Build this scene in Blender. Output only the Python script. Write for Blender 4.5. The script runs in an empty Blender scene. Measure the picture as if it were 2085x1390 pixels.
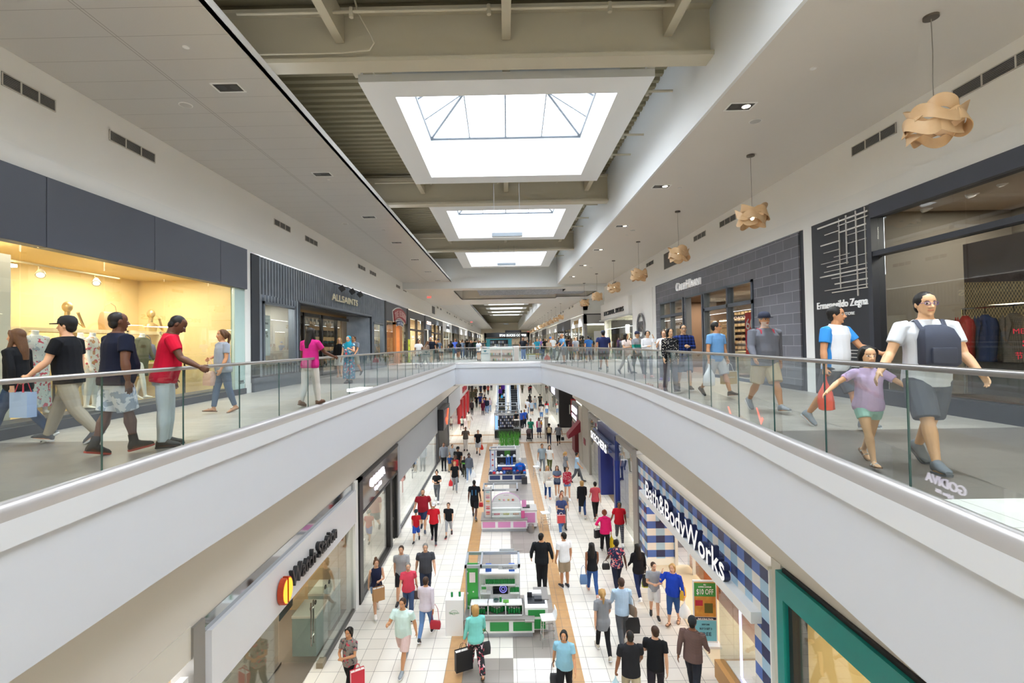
import bpy, bmesh, math, random
from mathutils import Vector, Matrix
import numpy as np
rnd=random.Random(7)
SC=bpy.context.scene; COL=SC.collection; PI=math.pi
R=math.radians
# ---------------------------------------------------------------- camera model
F_PX,W_PX,H_PX=985.0,2085,1390
CAMZ=1.33; FL=-6.87
CM=(Matrix.Rotation(0.007,3,'Z')@Matrix.Rotation(0.020,3,'X')@Matrix.Rotation(0.0165,3,'Y'))
_d=CM.transposed()@Vector((0,1,0)); CX=1030-F_PX*_d.x/_d.y; CY=699+F_PX*_d.z/_d.y
def ray(u,v): return CM@Vector(((u-CX)/F_PX,1,-(v-CY)/F_PX))
def onZ(u,v,z): d=ray(u,v); return d*((z-CAMZ)/d.z)+Vector((0,0,CAMZ))
def onX(u,v,x): d=ray(u,v); return d*(x/d.x)+Vector((0,0,CAMZ))
def onY(u,v,y): d=ray(u,v); return d*(y/d.y)+Vector((0,0,CAMZ))
# ---------------------------------------------------------------- materials
def lin(c): c/=255.0; return c/12.92 if c<=.04045 else ((c+.055)/1.055)**2.4
def rgb(h):
    if isinstance(h,str): h=tuple(int(h[i:i+2],16) for i in (0,2,4))
    return (lin(h[0]),lin(h[1]),lin(h[2]),1)
_M={}
def newmat(name):
    m=bpy.data.materials.new(name); m.use_nodes=True; nt=m.node_tree
    return m,nt,nt.nodes['Principled BSDF']
def M(col,rough=.5,metal=0.,emit=0.,var=0.,spec=.5,sc=3.,bump=0.,name=None):
    k=(col,rough,metal,emit,var,spec,sc,bump)
    if k in _M: return _M[k]
    m,nt,b=newmat(name or 'm_%s'%(col if isinstance(col,str) else '%02x%02x%02x'%col)); c=rgb(col)
    b.inputs['Base Color'].default_value=c; b.inputs['Roughness'].default_value=rough
    b.inputs['Metallic'].default_value=metal; b.inputs['Specular IOR Level'].default_value=spec
    if emit: b.inputs['Emission Color'].default_value=c; b.inputs['Emission Strength'].default_value=emit
    if var or bump:
        tc=nt.nodes.new('ShaderNodeTexCoord'); n=nt.nodes.new('ShaderNodeTexNoise'); n.inputs['Scale'].default_value=sc; n.inputs['Detail'].default_value=3
        nt.links.new(tc.outputs['Object'],n.inputs['Vector'])
        if var:
            mx=nt.nodes.new('ShaderNodeMix'); mx.data_type='RGBA'
            mx.inputs['A'].default_value=tuple(x*(1-var) for x in c[:3])+(1,); mx.inputs['B'].default_value=tuple(min(1,x*(1+var)) for x in c[:3])+(1,)
            nt.links.new(n.outputs['Fac'],mx.inputs['Factor']); nt.links.new(mx.outputs['Result'],b.inputs['Base Color'])
        if bump:
            bp=nt.nodes.new('ShaderNodeBump'); bp.inputs['Strength'].default_value=bump; bp.inputs['Distance'].default_value=.02
            nt.links.new(n.outputs['Fac'],bp.inputs['Height']); nt.links.new(bp.outputs['Normal'],b.inputs['Normal'])
    _M[k]=m; return m
def glass(tint='eef6f2',refl=.06,rough=.0,tr=1.0):
    k=('glass',tint,refl,rough,tr)
    if k in _M: return _M[k]
    m=bpy.data.materials.new('glass_'+tint); m.use_nodes=True; nt=m.node_tree; nt.nodes.clear()
    o=nt.nodes.new('ShaderNodeOutputMaterial'); t=nt.nodes.new('ShaderNodeBsdfTransparent'); g=nt.nodes.new('ShaderNodeBsdfGlossy'); mx=nt.nodes.new('ShaderNodeMixShader'); lw=nt.nodes.new('ShaderNodeLayerWeight'); mr=nt.nodes.new('ShaderNodeMapRange')
    c=rgb(tint); t.inputs['Color'].default_value=tuple(x*tr for x in c[:3])+(1,); g.inputs['Roughness'].default_value=rough
    lw.inputs['Blend'].default_value=.5; nt.links.new(lw.outputs['Facing'],mr.inputs['Value'])
    pw=nt.nodes.new('ShaderNodeMath'); pw.operation='POWER'; pw.inputs[1].default_value=4; nt.links.new(lw.outputs['Facing'],pw.inputs[0])
    mr.inputs['To Min'].default_value=refl; mr.inputs['To Max'].default_value=.85; nt.links.new(pw.outputs[0],mr.inputs['Value'])
    nt.links.new(mr.outputs[0],mx.inputs['Fac']); nt.links.new(t.outputs[0],mx.inputs[1]); nt.links.new(g.outputs[0],mx.inputs[2]); nt.links.new(mx.outputs[0],o.inputs['Surface'])
    _M[k]=m; return m
class G:                      # tiny node-math helper for tiled floors and patterned cloth
    def __init__(s,name,rough=.5,coord='Object'):
        s.m,s.nt,s.b=newmat(name); s.b.inputs['Roughness'].default_value=rough
        tc=s.nt.nodes.new('ShaderNodeTexCoord'); sx=s.nt.nodes.new('ShaderNodeSeparateXYZ'); s.v=tc.outputs[coord]
        s.nt.links.new(s.v,sx.inputs[0]); s.x,s.y,s.z=sx.outputs
    def f(s,op,a,b=0.,c=0.):
        n=s.nt.nodes.new('ShaderNodeMath'); n.operation=op
        for i,q in enumerate((a,b,c)):
            if isinstance(q,(int,float)): n.inputs[i].default_value=q
            else: s.nt.links.new(q,n.inputs[i])
        return n.outputs[0]
    def rng(s,a,lo,hi): return s.f('MULTIPLY',s.f('GREATER_THAN',a,lo),s.f('LESS_THAN',a,hi))
    def frac(s,a,p,o=0.): return s.f('FRACT',s.f('DIVIDE',s.f('SUBTRACT',a,o),p))
    def cell(s,a,p,o=0.): return s.f('FLOOR',s.f('DIVIDE',s.f('SUBTRACT',a,o),p))
    def line(s,a,p,w,o=0.):
        f=s.frac(a,p,o); return s.f('LESS_THAN',f,w/p)
    def mix(s,fac,a,b):
        n=s.nt.nodes.new('ShaderNodeMix'); n.data_type='RGBA'
        for k,q in (('Factor',fac),('A',a),('B',b)):
            if isinstance(q,str): n.inputs[k].default_value=rgb(q)
            elif isinstance(q,(int,float)): n.inputs[k].default_value=q
            else: s.nt.links.new(q,n.inputs[k])
        return n.outputs['Result']
    def noise(s,scale=3,detail=3,vec=None):
        n=s.nt.nodes.new('ShaderNodeTexNoise'); n.inputs['Scale'].default_value=scale; n.inputs['Detail'].default_value=detail
        s.nt.links.new(vec or s.v,n.inputs['Vector']); return n.outputs['Fac']
    def white(s,a,b):
        n=s.nt.nodes.new('ShaderNodeTexWhiteNoise'); n.noise_dimensions='2D'; c=s.nt.nodes.new('ShaderNodeCombineXYZ')
        s.nt.links.new(a,c.inputs[0]); s.nt.links.new(b,c.inputs[1]); s.nt.links.new(c.outputs[0],n.inputs['Vector']); return n.outputs['Value']
    def voro(s,scale):
        n=s.nt.nodes.new('ShaderNodeTexVoronoi'); n.inputs['Scale'].default_value=scale; s.nt.links.new(s.v,n.inputs['Vector']); return n.outputs
    def out(s,c): s.nt.links.new(c,s.b.inputs['Base Color']); return s.m
# ---------------------------------------------------------------- mesh builder
class MB:
    def __init__(s): s.v=[]; s.f=[]; s.mi=[]; s.T=None
    def add(s,vs,fs,mi=0):
        o=len(s.v); s.v+= [tuple(s.T@Vector(q)) for q in vs] if s.T else [tuple(q) for q in vs]
        s.f+=[tuple(i+o for i in q) for q in fs]; s.mi+=[mi]*len(fs); return s
    def box(s,x0,x1,y0,y1,z0,z1,mi=0):
        vs=[(x0,y0,z0),(x1,y0,z0),(x1,y1,z0),(x0,y1,z0),(x0,y0,z1),(x1,y0,z1),(x1,y1,z1),(x0,y1,z1)]
        return s.add(vs,[(0,3,2,1),(4,5,6,7),(0,1,5,4),(1,2,6,5),(2,3,7,6),(3,0,4,7)],mi)
    def quad(s,a,b,c,d,mi=0): return s.add([a,b,c,d],[(0,1,2,3)],mi)
    def prism(s,poly,y0,y1,mi=0,axis='y'):   # poly in the two other axes
        n=len(poly)
        def P(p,t): return (p[0],t,p[1]) if axis=='y' else ((t,p[0],p[1]) if axis=='x' else (p[0],p[1],t))
        vs=[P(p,y0) for p in poly]+[P(p,y1) for p in poly]
        return s.add(vs,[tuple(range(n)),tuple(range(2*n-1,n-1,-1))]+[(i,i+n,(i+1)%n+n,(i+1)%n) for i in range(n)],mi)
    def loft(s,rings,mi=0,cap=True,closed=True):
        n=len(rings[0]); vs=[p for r in rings for p in r]; fs=[]
        for k in range(len(rings)-1):
            for i in range(n if closed else n-1):
                j=(i+1)%n; fs.append((k*n+i,k*n+j,(k+1)*n+j,(k+1)*n+i))
        if cap: fs.append(tuple(range(n-1,-1,-1))); fs.append(tuple(range((len(rings)-1)*n,len(rings)*n)))
        return s.add(vs,fs,mi)
    def tube(s,pts,r,n=8,mi=0,cap=True,flat=1.0,up=None):
        pts=[Vector(p) for p in pts]; rs=r if isinstance(r,(list,tuple)) else [r]*len(pts); rings=[]; u=None
        for i,p in enumerate(pts):
            t=(pts[min(i+1,len(pts)-1)]-pts[max(i-1,0)])
            if t.length<1e-9: t=Vector((0,0,1))
            t.normalize()
            if u is None:
                a=Vector(up) if up else (Vector((0,1,0)) if abs(t.y)<.9 else Vector((1,0,0)))
                u=(a-t*a.dot(t)).normalized()
            else:
                u=u-t*u.dot(t); u=u.normalized() if u.length>1e-6 else t.orthogonal().normalized()
            w=t.cross(u)
            rings.append([p+u*(rs[i]*flat*math.cos(2*PI*k/n))+w*(rs[i]*math.sin(2*PI*k/n)) for k in range(n)])
        return s.loft(rings,mi,cap)
    def cyl(s,x,y,z0,z1,r,r2=None,n=16,mi=0): return s.tube([(x,y,z0),(x,y,z1)],[r,r if r2 is None else r2],n,mi)
    def ell(s,c,rx,ry,rz,n=14,m=9,mi=0):
        rings=[]
        for k in range(m+1):
            t=PI*k/m; q=max(math.sin(t),.02); rings.append([(c[0]+rx*q*math.cos(2*PI*i/n),c[1]+ry*q*math.sin(2*PI*i/n),c[2]-rz*math.cos(t)) for i in range(n)])
        return s.loft(rings,mi)
    def lathe(s,prof,c=(0,0,0),n=20,mi=0): return s.loft([[(c[0]+max(r,.0008)*math.cos(2*PI*i/n),c[1]+max(r,.0008)*math.sin(2*PI*i/n),c[2]+z) for i in range(n)] for r,z in prof],mi)
    def mesh(s,name,mats,smooth=False):
        me=bpy.data.meshes.new(name); me.from_pydata(s.v,[],s.f)
        for m in (mats if isinstance(mats,(list,tuple)) else [mats]): me.materials.append(m)
        if len(me.materials)>1: me.polygons.foreach_set('material_index',s.mi)
        if smooth: me.polygons.foreach_set('use_smooth',[True]*len(me.polygons))
        me.update(); return me
    def build(s,name,mats,parent=None,smooth=False,bevel=0.,kind=None,label=None,cat=None,group=None,sharp=None):
        me=s.mesh(name,mats,smooth)
        if bevel or sharp:
            bm=bmesh.new(); bm.from_mesh(me)
            if bevel: bmesh.ops.bevel(bm,geom=[e for e in bm.edges if e.calc_face_angle(0)>.6],offset=bevel,segments=2,affect='EDGES',profile=.6)
            bm.to_mesh(me); bm.free()
        if smooth:
            try: me.set_sharp_from_angle(angle=R(sharp or 50))
            except Exception: pass
        o=bpy.data.objects.new(name,me); COL.objects.link(o); o.parent=parent
        tag(o,label,cat,group,kind); return o
def tag(o,label=None,cat=None,group=None,kind=None):
    if label: o['label']=label
    if cat: o['category']=cat
    if group: o['group']=group
    if kind: o['kind']=kind
    return o
def struct(mb,name,mats,**k): return mb.build(name,mats,kind='structure',**k)
def thing(name,label,cat,loc=(0,0,0),rz=0.,group=None):
    o=bpy.data.objects.new(name,None); o.empty_display_size=.1; COL.objects.link(o); o.location=loc; o.rotation_euler=(0,0,rz)
    return tag(o,label,cat,group)
def dup(root,loc=None,rz=None,label=None,group=None):
    r=root.copy(); COL.objects.link(r)
    if loc is not None: r.location=loc
    if rz is not None: r.rotation_euler=(0,0,rz)
    if label: r['label']=label
    if group: r['group']=group
    for ch in list(root.children):
        c=ch.copy(); COL.objects.link(c); c.parent=r
        for g in list(ch.children):
            d=g.copy(); COL.objects.link(d); d.parent=c
    return r
def textmesh(body,size,extrude=.0,bold=0.,align='CENTER',shear=0.,space=1.,sx=1.):
    cu=bpy.data.curves.new('lettering','FONT'); cu.body=body; cu.size=size; cu.extrude=extrude; cu.offset=bold; cu.align_x=align; cu.align_y='BOTTOM_BASELINE' if True else 'CENTER'
    cu.shear=shear; cu.space_character=space; cu.resolution_u=3
    ob=bpy.data.objects.new('lettering',cu); COL.objects.link(ob); bpy.context.view_layer.update()
    me=bpy.data.meshes.new_from_object(ob.evaluated_get(bpy.context.evaluated_depsgraph_get())); bpy.data.objects.remove(ob); bpy.data.curves.remove(cu)
    if sx!=1.: me.transform(Matrix.Diagonal((sx,1,1,1)))
    return me
def text(body,size,mat,loc,parent=None,extrude=.01,bold=0.,rot=(PI/2,0,0),align='CENTER',width=None,name='lettering',side=None,**k):
    """lettering standing up, read from local -Y; width= squeezes or stretches it to fit"""
    me=textmesh(body,size,extrude,bold,align,**k)
    if width:
        xs=[v.co.x for v in me.vertices]; w=max(xs)-min(xs); me.transform(Matrix.Diagonal((width/w,1,1,1)))
    me.name=name; me.materials.clear(); me.materials.append(mat)
    if side:
        me.materials.append(side)
        for p in me.polygons:
            if abs(p.normal.z)<.5: p.material_index=1
    o=bpy.data.objects.new(name,me); COL.objects.link(o); o.parent=parent; o.location=loc; o.rotation_euler=rot
    return o
LK=3.
def area(loc,sx,sy,power,rot=(0,0,0),col=(1,1,1),name='lamp'):
    l=bpy.data.lights.new(name,'AREA'); l.shape='RECTANGLE'; l.size=sx; l.size_y=sy; l.energy=power*LK; l.color=col
    o=bpy.data.objects.new(name,l); COL.objects.link(o); o.location=loc; o.rotation_euler=rot; return o
# common materials
WHITE=M('e6e6e4',.55,var=.015,sc=.7); SOFFIT=M('dcd7d0',.7,var=.02,sc=.5); WALLW=M('f1efeb',.7,var=.02,sc=.6); TRIMW=M('ecebe8',.5)
TAN=M('d8d2c9',.75,var=.02,sc=.5); DECK=M('8a8268',.6,var=.05,sc=1.); STEELP=M('c0b8a3',.5,var=.03)
STEEL=M('b9b6b4',.28,1.,var=.05,sc=6.); CHROME=M('d8d8d8',.12,1.); DKGREY=M('3b3d44',.5,var=.06,sc=1.2); BLACK=M('141416',.45); NAVY=M('20294d',.5)
GUARD=glass('f4f8f7',.05); SHOPG=glass('f2f5f3',.05); GEDGE=M('2f5a58',.2,spec=.6)
WOOD=M('9a6236',.5,var=.2,sc=4.); RED=M('b3161d',.45); WPLAST=M('f0f0f0',.3)
# ================================================================= SETTING
XL,XR=-7.65,7.6; LXL,LXR=-4.85,5.1
def lower_tiles():
    g=G('lower_floor_tiles',.28); T=.45
    cx=g.cell(g.x,T,-1.66); cy=g.cell(g.y,T,12.77); wn=g.white(cx,cy)
    cream=g.mix(wn,'d6cfc4','e3ddd3'); tan=g.mix(g.noise(5,4),'a97f52','c39a6b'); gray=g.mix(wn,'8a827b','9a918a')
    ax=g.f('ABSOLUTE',g.f('SUBTRACT',g.x,.055)); istan=g.rng(ax,1.265,1.715)
    blk=g.f('FLOOR',g.f('DIVIDE',g.f('SUBTRACT',g.y,12.77),3.15)); par=g.f('FLOORED_MODULO',blk,2.)
    rt=g.f('GREATER_THAN',g.x,.055); chk=g.f('ABSOLUTE',g.f('SUBTRACT',rt,par))
    inb=g.f('MULTIPLY',g.f('LESS_THAN',ax,1.266),g.f('LESS_THAN',g.y,37.))
    c=g.mix(g.f('MULTIPLY',inb,chk),cream,gray)
    istan=g.f('MULTIPLY',istan,g.f('LESS_THAN',g.y,39.8))
    x1=g.f('MAXIMUM',g.rng(g.y,39.8,40.3),g.rng(g.y,43.4,43.9))
    c=g.mix(g.f('MAXIMUM',istan,x1),c,tan)
    ln=g.f('MAXIMUM',g.line(g.x,T,.010,-1.66),g.line(g.y,T,.010,12.77))
    return g.out(g.mix(ln,c,'6f6a64'))
def upper_tiles():
    g=G('upper_floor_planks',.35)
    row=g.cell(g.y,.305,4.0); sh=g.f('MULTIPLY',g.f('FLOORED_MODULO',row,3.),.3); xs=g.f('ADD',g.x,sh)
    wn=g.white(g.cell(xs,.9),row); n=g.noise(4,4)
    light=g.mix(g.f('MULTIPLY',g.f('ADD',wn,n),.5),'a29a91','bdb6ac'); dark=g.mix(g.f('MULTIPLY',g.f('ADD',wn,n),.5),'6a625c','837a73'); cream=g.mix(wn,'e0dbd2','ece8e0')
    ym=g.f('FLOORED_MODULO',g.f('SUBTRACT',g.y,4.0),13.05); isd=g.f('LESS_THAN',ym,3.05)
    c=g.mix(isd,light,dark); c=g.mix(g.f('LESS_THAN',g.y,4.0),c,cream); c=g.mix(g.f('GREATER_THAN',g.y,34.),c,g.mix(wn,'8f8a86','a5a09a'))
    ln=g.f('MAXIMUM',g.line(xs,.9,.006),g.line(g.y,.305,.006,4.0))
    ln2=g.f('MAXIMUM',g.line(g.x,.61,.006),g.line(g.y,.61,.006,4.0))
    near=g.f('LESS_THAN',g.y,4.0); l=g.f('ADD',g.f('MULTIPLY',near,ln2),g.f('MULTIPLY',g.f('SUBTRACT',1.,near),ln))
    return g.out(g.mix(l,c,'6b645d'))
struct(MB().box(-14,16,-16,135,FL-.3,FL),'floor_lower',lower_tiles())
# ---- guard paths (void side on the given hand)
LP=[(-4.36,-9),(-4.36,5.19),(-4.35,6.6),(-4.29,8.5),(-4.26,11),(-4.2,14),(-4.07,19),(-3.9,26),(-3.66,34.4)]
RP=[(2.5,34.4),(3.05,30.5),(3.55,26.4),(3.95,22),(4.17,18),(4.18,14.6),(4.07,11.9),(3.94,9.2),(3.82,7.6),(3.71,6.58),(3.58,5.3),(3.44,3.93),(3.34,2.9),(3.15,0),(2.9,-9)]
def catmull(P,n=4):
    o=[]
    for i in range(len(P)-1):
        p0=P[max(i-1,0)];p1=P[i];p2=P[i+1];p3=P[min(i+2,len(P)-1)]
        for k in range(n):
            t=k/n; o.append(tuple(.5*((2*p1[j])+(-p0[j]+p2[j])*t+(2*p0[j]-5*p1[j]+4*p2[j]-p3[j])*t*t+(-p0[j]+3*p1[j]-3*p2[j]+p3[j])*t**3) for j in (0,1)))
    return o+[P[-1]]
LP=[LP[0]]+catmull(LP[1:],4); RP=catmull(RP[:-1],4)+[RP[-1]]
FULL=LP+RP
def normals(P,closed=False):      # void lies to the right of travel
    o=[]
    for i,p in enumerate(P):
        def nn(a,b): d=Vector((b[0]-a[0],b[1]-a[1])).normalized(); return Vector((d.y,-d.x))
        ns=[]
        if i>0: ns.append(nn(P[i-1],p))
        if i<len(P)-1: ns.append(nn(p,P[i+1]))
        m=sum(ns,Vector((0,0))).normalized(); o.append(m/max(.3,m.dot(ns[0])))
    return o
NRM=normals(FULL)
def sweep(prof,P=FULL,N=NRM,mi=0,mb=None):
    mb=mb or MB(); return mb.loft([[(p[0]+n.x*d,p[1]+n.y*d,z) for d,z in prof] for p,n in zip(P,N)],mi)
struct(sweep([(.10,-.11),(.10,-.345),(-.3,-.345),(-.3,-.11)]),'trim_balcony_curb',M('dde0e6',.4))
struct(sweep([(.055,-.345),(.055,-1.5),(-.3,-1.5),(-.3,-.345)]),'wall_balcony_fascia',M('d3d7e0',.45,var=.01))
# upper floor: strips from the shops to the guard line
up=MB()
def strip(P,xw):
    for a,b in zip(P,P[1:]):
        for z,fl in ((0.,1),(-.34,0)):
            q=[(xw,a[1],z),(a[0],a[1],z),(b[0],b[1],z),(xw,b[1],z)]
            up.quad(*(q if (xw<0)==bool(fl) else q[::-1]))
strip(LP,-12.); strip([(p[0],p[1]) for p in RP[::-1]],12.)
up.box(-12,16,34.4,47,-.34,0); up.box(-12,-4,47,99,-.34,0); up.box(4,16,47,99,-.34,0); up.box(-12,16,99,152,-.34,0); up.box(-4.4,3.4,-9,-1.2,-.34,0)
struct(up,'floor_upper',upper_tiles())
# lower storey bulkheads and soffits
b=MB()
b.box(LXL-.4,LXL,-16,130,-2.92,-1.5)
struct(b,'wall_lower_left_bulkhead',TAN)
b=MB(); b.box(LXR,LXR+.4,-16,37.7,-2.92,-1.5); b.box(LXR,LXR+.4,47,130,-2.92,-1.5)
struct(b,'wall_lower_right_bulkhead',TAN)
sf=MB()
for P_,xw in ((LP,LXL-.1),([(p[0],p[1]) for p in RP[::-1]],LXR+.1)):
    for a,c in zip(P_,P_[1:]): sf.quad((xw,a[1],-1.5),(a[0],a[1],-1.5),(c[0],c[1],-1.5),(xw,c[1],-1.5))
struct(sf,'ceiling_lower_soffit',SOFFIT)
struct(MB().box(-4.9,16,34.35,47,-1.62,-1.5).box(-4.9,-4.3,47,130,-1.62,-1.5).box(4.3,6,47,130,-1.62,-1.5).box(-4.9,6,99,130,-1.62,-1.5),'ceiling_lower',SOFFIT)
struct(MB().box(-6,-3.95,46.9,99.2,-1.5,-.3).box(3.95,6,46.9,99.2,-1.5,-.3).box(-4,4,46.7,47,-1.5,-.3).box(-4,4,99,99.3,-1.5,-.3),'wall_far_well_fascia',M('dfe1e4',.45))
struct(MB().box(-6,8,130,130.3,FL,-1.5).box(13.5,13.8,34,49,FL,-1.5).box(LXR+.3,14,37.75,38,FL,-1.5),'wall_lower_end',WALLW)
# upper bulkheads
b=MB(); b.box(XL-.4,XL,-16,152,4.55,6.05); b.box(XL-.4,XL+.05,-16,152,4.2,4.55,1); struct(b,'wall_upper_left_bulkhead',[WALLW,TRIMW])
b=MB()
for y0,y1 in ((-16,37),(47,152)): b.box(XR,XR+.4,y0,y1,4.42,5.75); b.box(XR-.05,XR+.4,y0,y1,4.08,4.42,1)
b.box(XR,XR+7,47,47.3,4.42,5.6); b.box(XR,XR+7,46.94,47.3,4.08,4.42,1); b.box(XR+6.5,XR+6.8,36,47,0,5.6); b.box(XR+.4,XR+7,36.7,37,0,5.6)
struct(b,'wall_upper_right_bulkhead',[WALLW,TRIMW])
# ceilings
def panel_ceiling():
    g=G('ceiling_metal_panels',.32); g.b.inputs['Specular IOR Level'].default_value=.6
    ln=g.f('MAXIMUM',g.line(g.y,.6,.008,7.08),g.f('MAXIMUM',g.line(g.x,40,.012,-5.77),g.line(g.x,40,.012,-5.72)))
    pf=g.f('MULTIPLY',g.line(g.x,.02,.006),g.line(g.y,.02,.006))
    return g.out(g.mix(ln,g.mix(pf,g.mix(g.noise(.6,2),'c4c1bd','cac7c3'),'b8b3ac'),'918c86'))
PC=panel_ceiling()
b=MB(); b.box(XL,-4.02,-16,36,6.0,6.06); b.box(-4.05,-4.02,-16,36,6.0,6.2,1); b.box(XL,-4.02,51,150,5.85,5.95); b.box(-4.05,-4.02,51,150,5.85,6.05,1); struct(b,'ceiling_left',[PC,TRIMW])
b=MB(); b.box(3.96,XR,-16,36,5.68,5.74); b.box(3.96,XR,51.2,150,5.5,5.56); struct(b,'ceiling_right',SOFFIT)
b=MB(); b.box(3.9,3.96,-16,36,5.68,7.85); b.box(3.9,3.96,51,150,5.5,7.85); struct(b,'wall_void_right',M('e9ebec',.5,var=.01,sc=.4))
b=MB(); b.box(-8.,XR+.1,36,36.25,5.5,7.85); b.box(-4.2,4.,51,51.3,5.5,7.85); struct(b,'wall_header',M('e3e5e5',.55))
# crossing ceiling with its recess
b=MB()
for x0,x1,y0,y1 in ((-8,-4,36.2,51.2),(-4,4.7,36.2,37.6),(-4,4.7,45.3,51.2),(4.7,7.45,36.2,39.4),(4.7,7.45,44,51.2),(7.45,14.5,36.2,51.2)): b.box(x0,x1,y0,y1,5.5,5.56)
struct(b,'ceiling_crossing',SOFFIT)
b=MB()
b.box(-4.05,-4,37.6,45.3,5.5,6.35); b.box(-4,4.7,37.55,37.6,5.5,6.35); b.box(-4,4.7,45.3,45.35,5.5,6.35); b.box(4.7,7.45,39.35,39.4,5.5,6.35); b.box(4.7,7.45,44,44.05,5.5,6.35); b.box(7.45,7.5,39.4,44,5.5,6.35); b.box(4.7,4.75,37.6,39.4,5.5,6.35); b.box(4.7,4.75,44,45.3,5.5,6.35); b.box(-4.05,7.5,37.5,45.4,6.35,6.4)
struct(b,'ceiling_recess',TAN)
g=G('crumpled_metal_mesh',.4); v=g.voro(7.); g.b.inputs['Metallic'].default_value=.5
mm=g.out(g.mix(v['Distance'],'4c4c52','b5b5bb'))
mp=MB()
n=44
for i in range(n):
    for j in range(26):
        pass
tag(MB().box(-2.3,4.5,38.0,43.9,5.72,5.8).box(4.5,6.9,39.7,43.5,5.72,5.8).build('ceiling_mesh_panel',mm),'grey crumpled metal mesh panel hung in the ceiling recess over the crossing','ceiling panel')
# roof deck (corrugated) with holes at the skylights
SKY=[(-2.95,3.15,9.83+9.1*k,16.2+9.1*k) for k in (-2,-1,0,1,2)]+[(-2.95,3.25,54.4+8.45*k,59.9+8.45*k) for k in range(5)]
b=MB(); holes=sorted((a[2]+.5,a[3]-.5) for a in SKY)
def deckstrip(y0,y1,x0,x1):
    P=.3; k=math.floor(y0/P); ys=[]
    y=y0
    pts=[]
    n=max(1,int(round((y1-y0)/P)))
    for i in range(n):
        a=y0+(y1-y0)*i/n; s=(y1-y0)/n
        pts+=[(a,7.75),(a+s*.45,7.75),(a+s*.55,7.83),(a+s*.9,7.83)]
    pts.append((y1,7.75))
    for (ya,za),(yb,zb) in zip(pts,pts[1:]): b.quad((x0,ya,za),(x0,yb,zb),(x1,yb,zb),(x1,ya,za))
y=-16.
for h0,h1 in holes+[(150,150)]:
    if h0>y: deckstrip(y,h0,-8.2,8.2)
    if h1>h0: deckstrip(h0,h1,-8.2,-2.5); deckstrip(h0,h1,2.7,8.2)
    y=h1
struct(b,'ceiling_roof_deck',DECK)
# outer closure behind the bulkheads and at the ends
WH=M('c9c5bc',.8)
struct(MB().box(-8.3,-8.1,-16,152,5.9,7.9).box(8.0,8.2,-16,152,5.6,7.9),'wall_roof_side',DECK)
struct(MB().box(-14,16,-16.3,-16,FL,8.0),'wall_rear',WALLW)
struct(MB().box(-14,16,150,150.3,0,8.0),'wall_far_end',M('e2d8c4',.7))
# ---- beams, purlins, pipes
def ibeam(y,i):
    m=MB(); m.box(-8,3.93,y-.19,y+.19,6.55,6.63); m.box(-8,3.93,y-.02,y+.02,6.63,7.5); m.box(-8,3.93,y-.19,y+.19,7.5,7.56)
    return struct(m,'roof_beam',STEELP)
for k in (-2,-1,0,1,2): ibeam(8.95+9.1*k,k)
for k in range(5): ibeam(53.2+8.45*k,k)
m=MB()
for y0,y1 in [(8.95+9.1*k,9.83+9.1*k+.3) for k in range(-2,3)]+[(16.0+9.1*k,18.05+9.1*k) for k in range(-2,2)]+[(34.2,36)]:
    for x in (-3.0,.1,3.1): m.box(x-.08,x+.08,y0+.05,y1-.05,6.98,7.5)
struct(m,'roof_purlin',STEELP)
for i,(y,lab) in enumerate(((8.3,'sprinkler pipe running across the roof in front of the nearest beam'),(9.5,'sprinkler pipe running across the roof along the nearest skylight edge'),(17.2,'sprinkler pipe across the roof behind the first skylight'),(26.3,'sprinkler pipe across the roof behind the second skylight'))):
    m=MB(); m.tube([(-4.6,y,7.15),(3.2,y,7.15)],.028,8)
    for x in (-2.6,-.2,1.9): m.cyl(x,y,7.05,7.22,.04,n=8)
    m.build('sprinkler_pipe',STEELP,smooth=True,label=lab,cat='pipe')
m=MB(); m.tube([(-2.62,8.5,7.6),(-2.55,8.55,7.3),(-2.35,8.6,6.95),(-2.3,8.65,6.82),(-2.4,8.7,6.72),(-2.9,8.72,6.69),(-4.6,8.72,6.69)],.018,6)
m.build('conduit',STEELP,smooth=True,label='thin bent conduit looping down the face of the nearest roof beam',cat='conduit')
m=MB(); m.tube([(-4.,9.25,6.95),(-2.9,9.28,6.95),(-2.7,9.3,6.97),(-2.6,9.9,6.9)],.014,6)
m.build('conduit',STEELP,smooth=True,label='short thin conduit running to the corner of the nearest skylight frame',cat='conduit')
for i,y in enumerate((10.9,13.2,14.6,19.9,22.,23.6,29.2,31.5)):
    m=MB(); m.tube([(3.0,y,7.0),(3.88,y,7.0)],.03,8); m.cyl(3.3,y,6.9,7.05,.04,n=8); m.build('sprinkler_stub',STEELP,smooth=True,label='short sprinkler branch pipe beside the right of the skylights, %s from the camera'%'first second third fourth fifth sixth seventh eighth'.split()[i],cat='pipe',group='sprinkler branch pipes')
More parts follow.
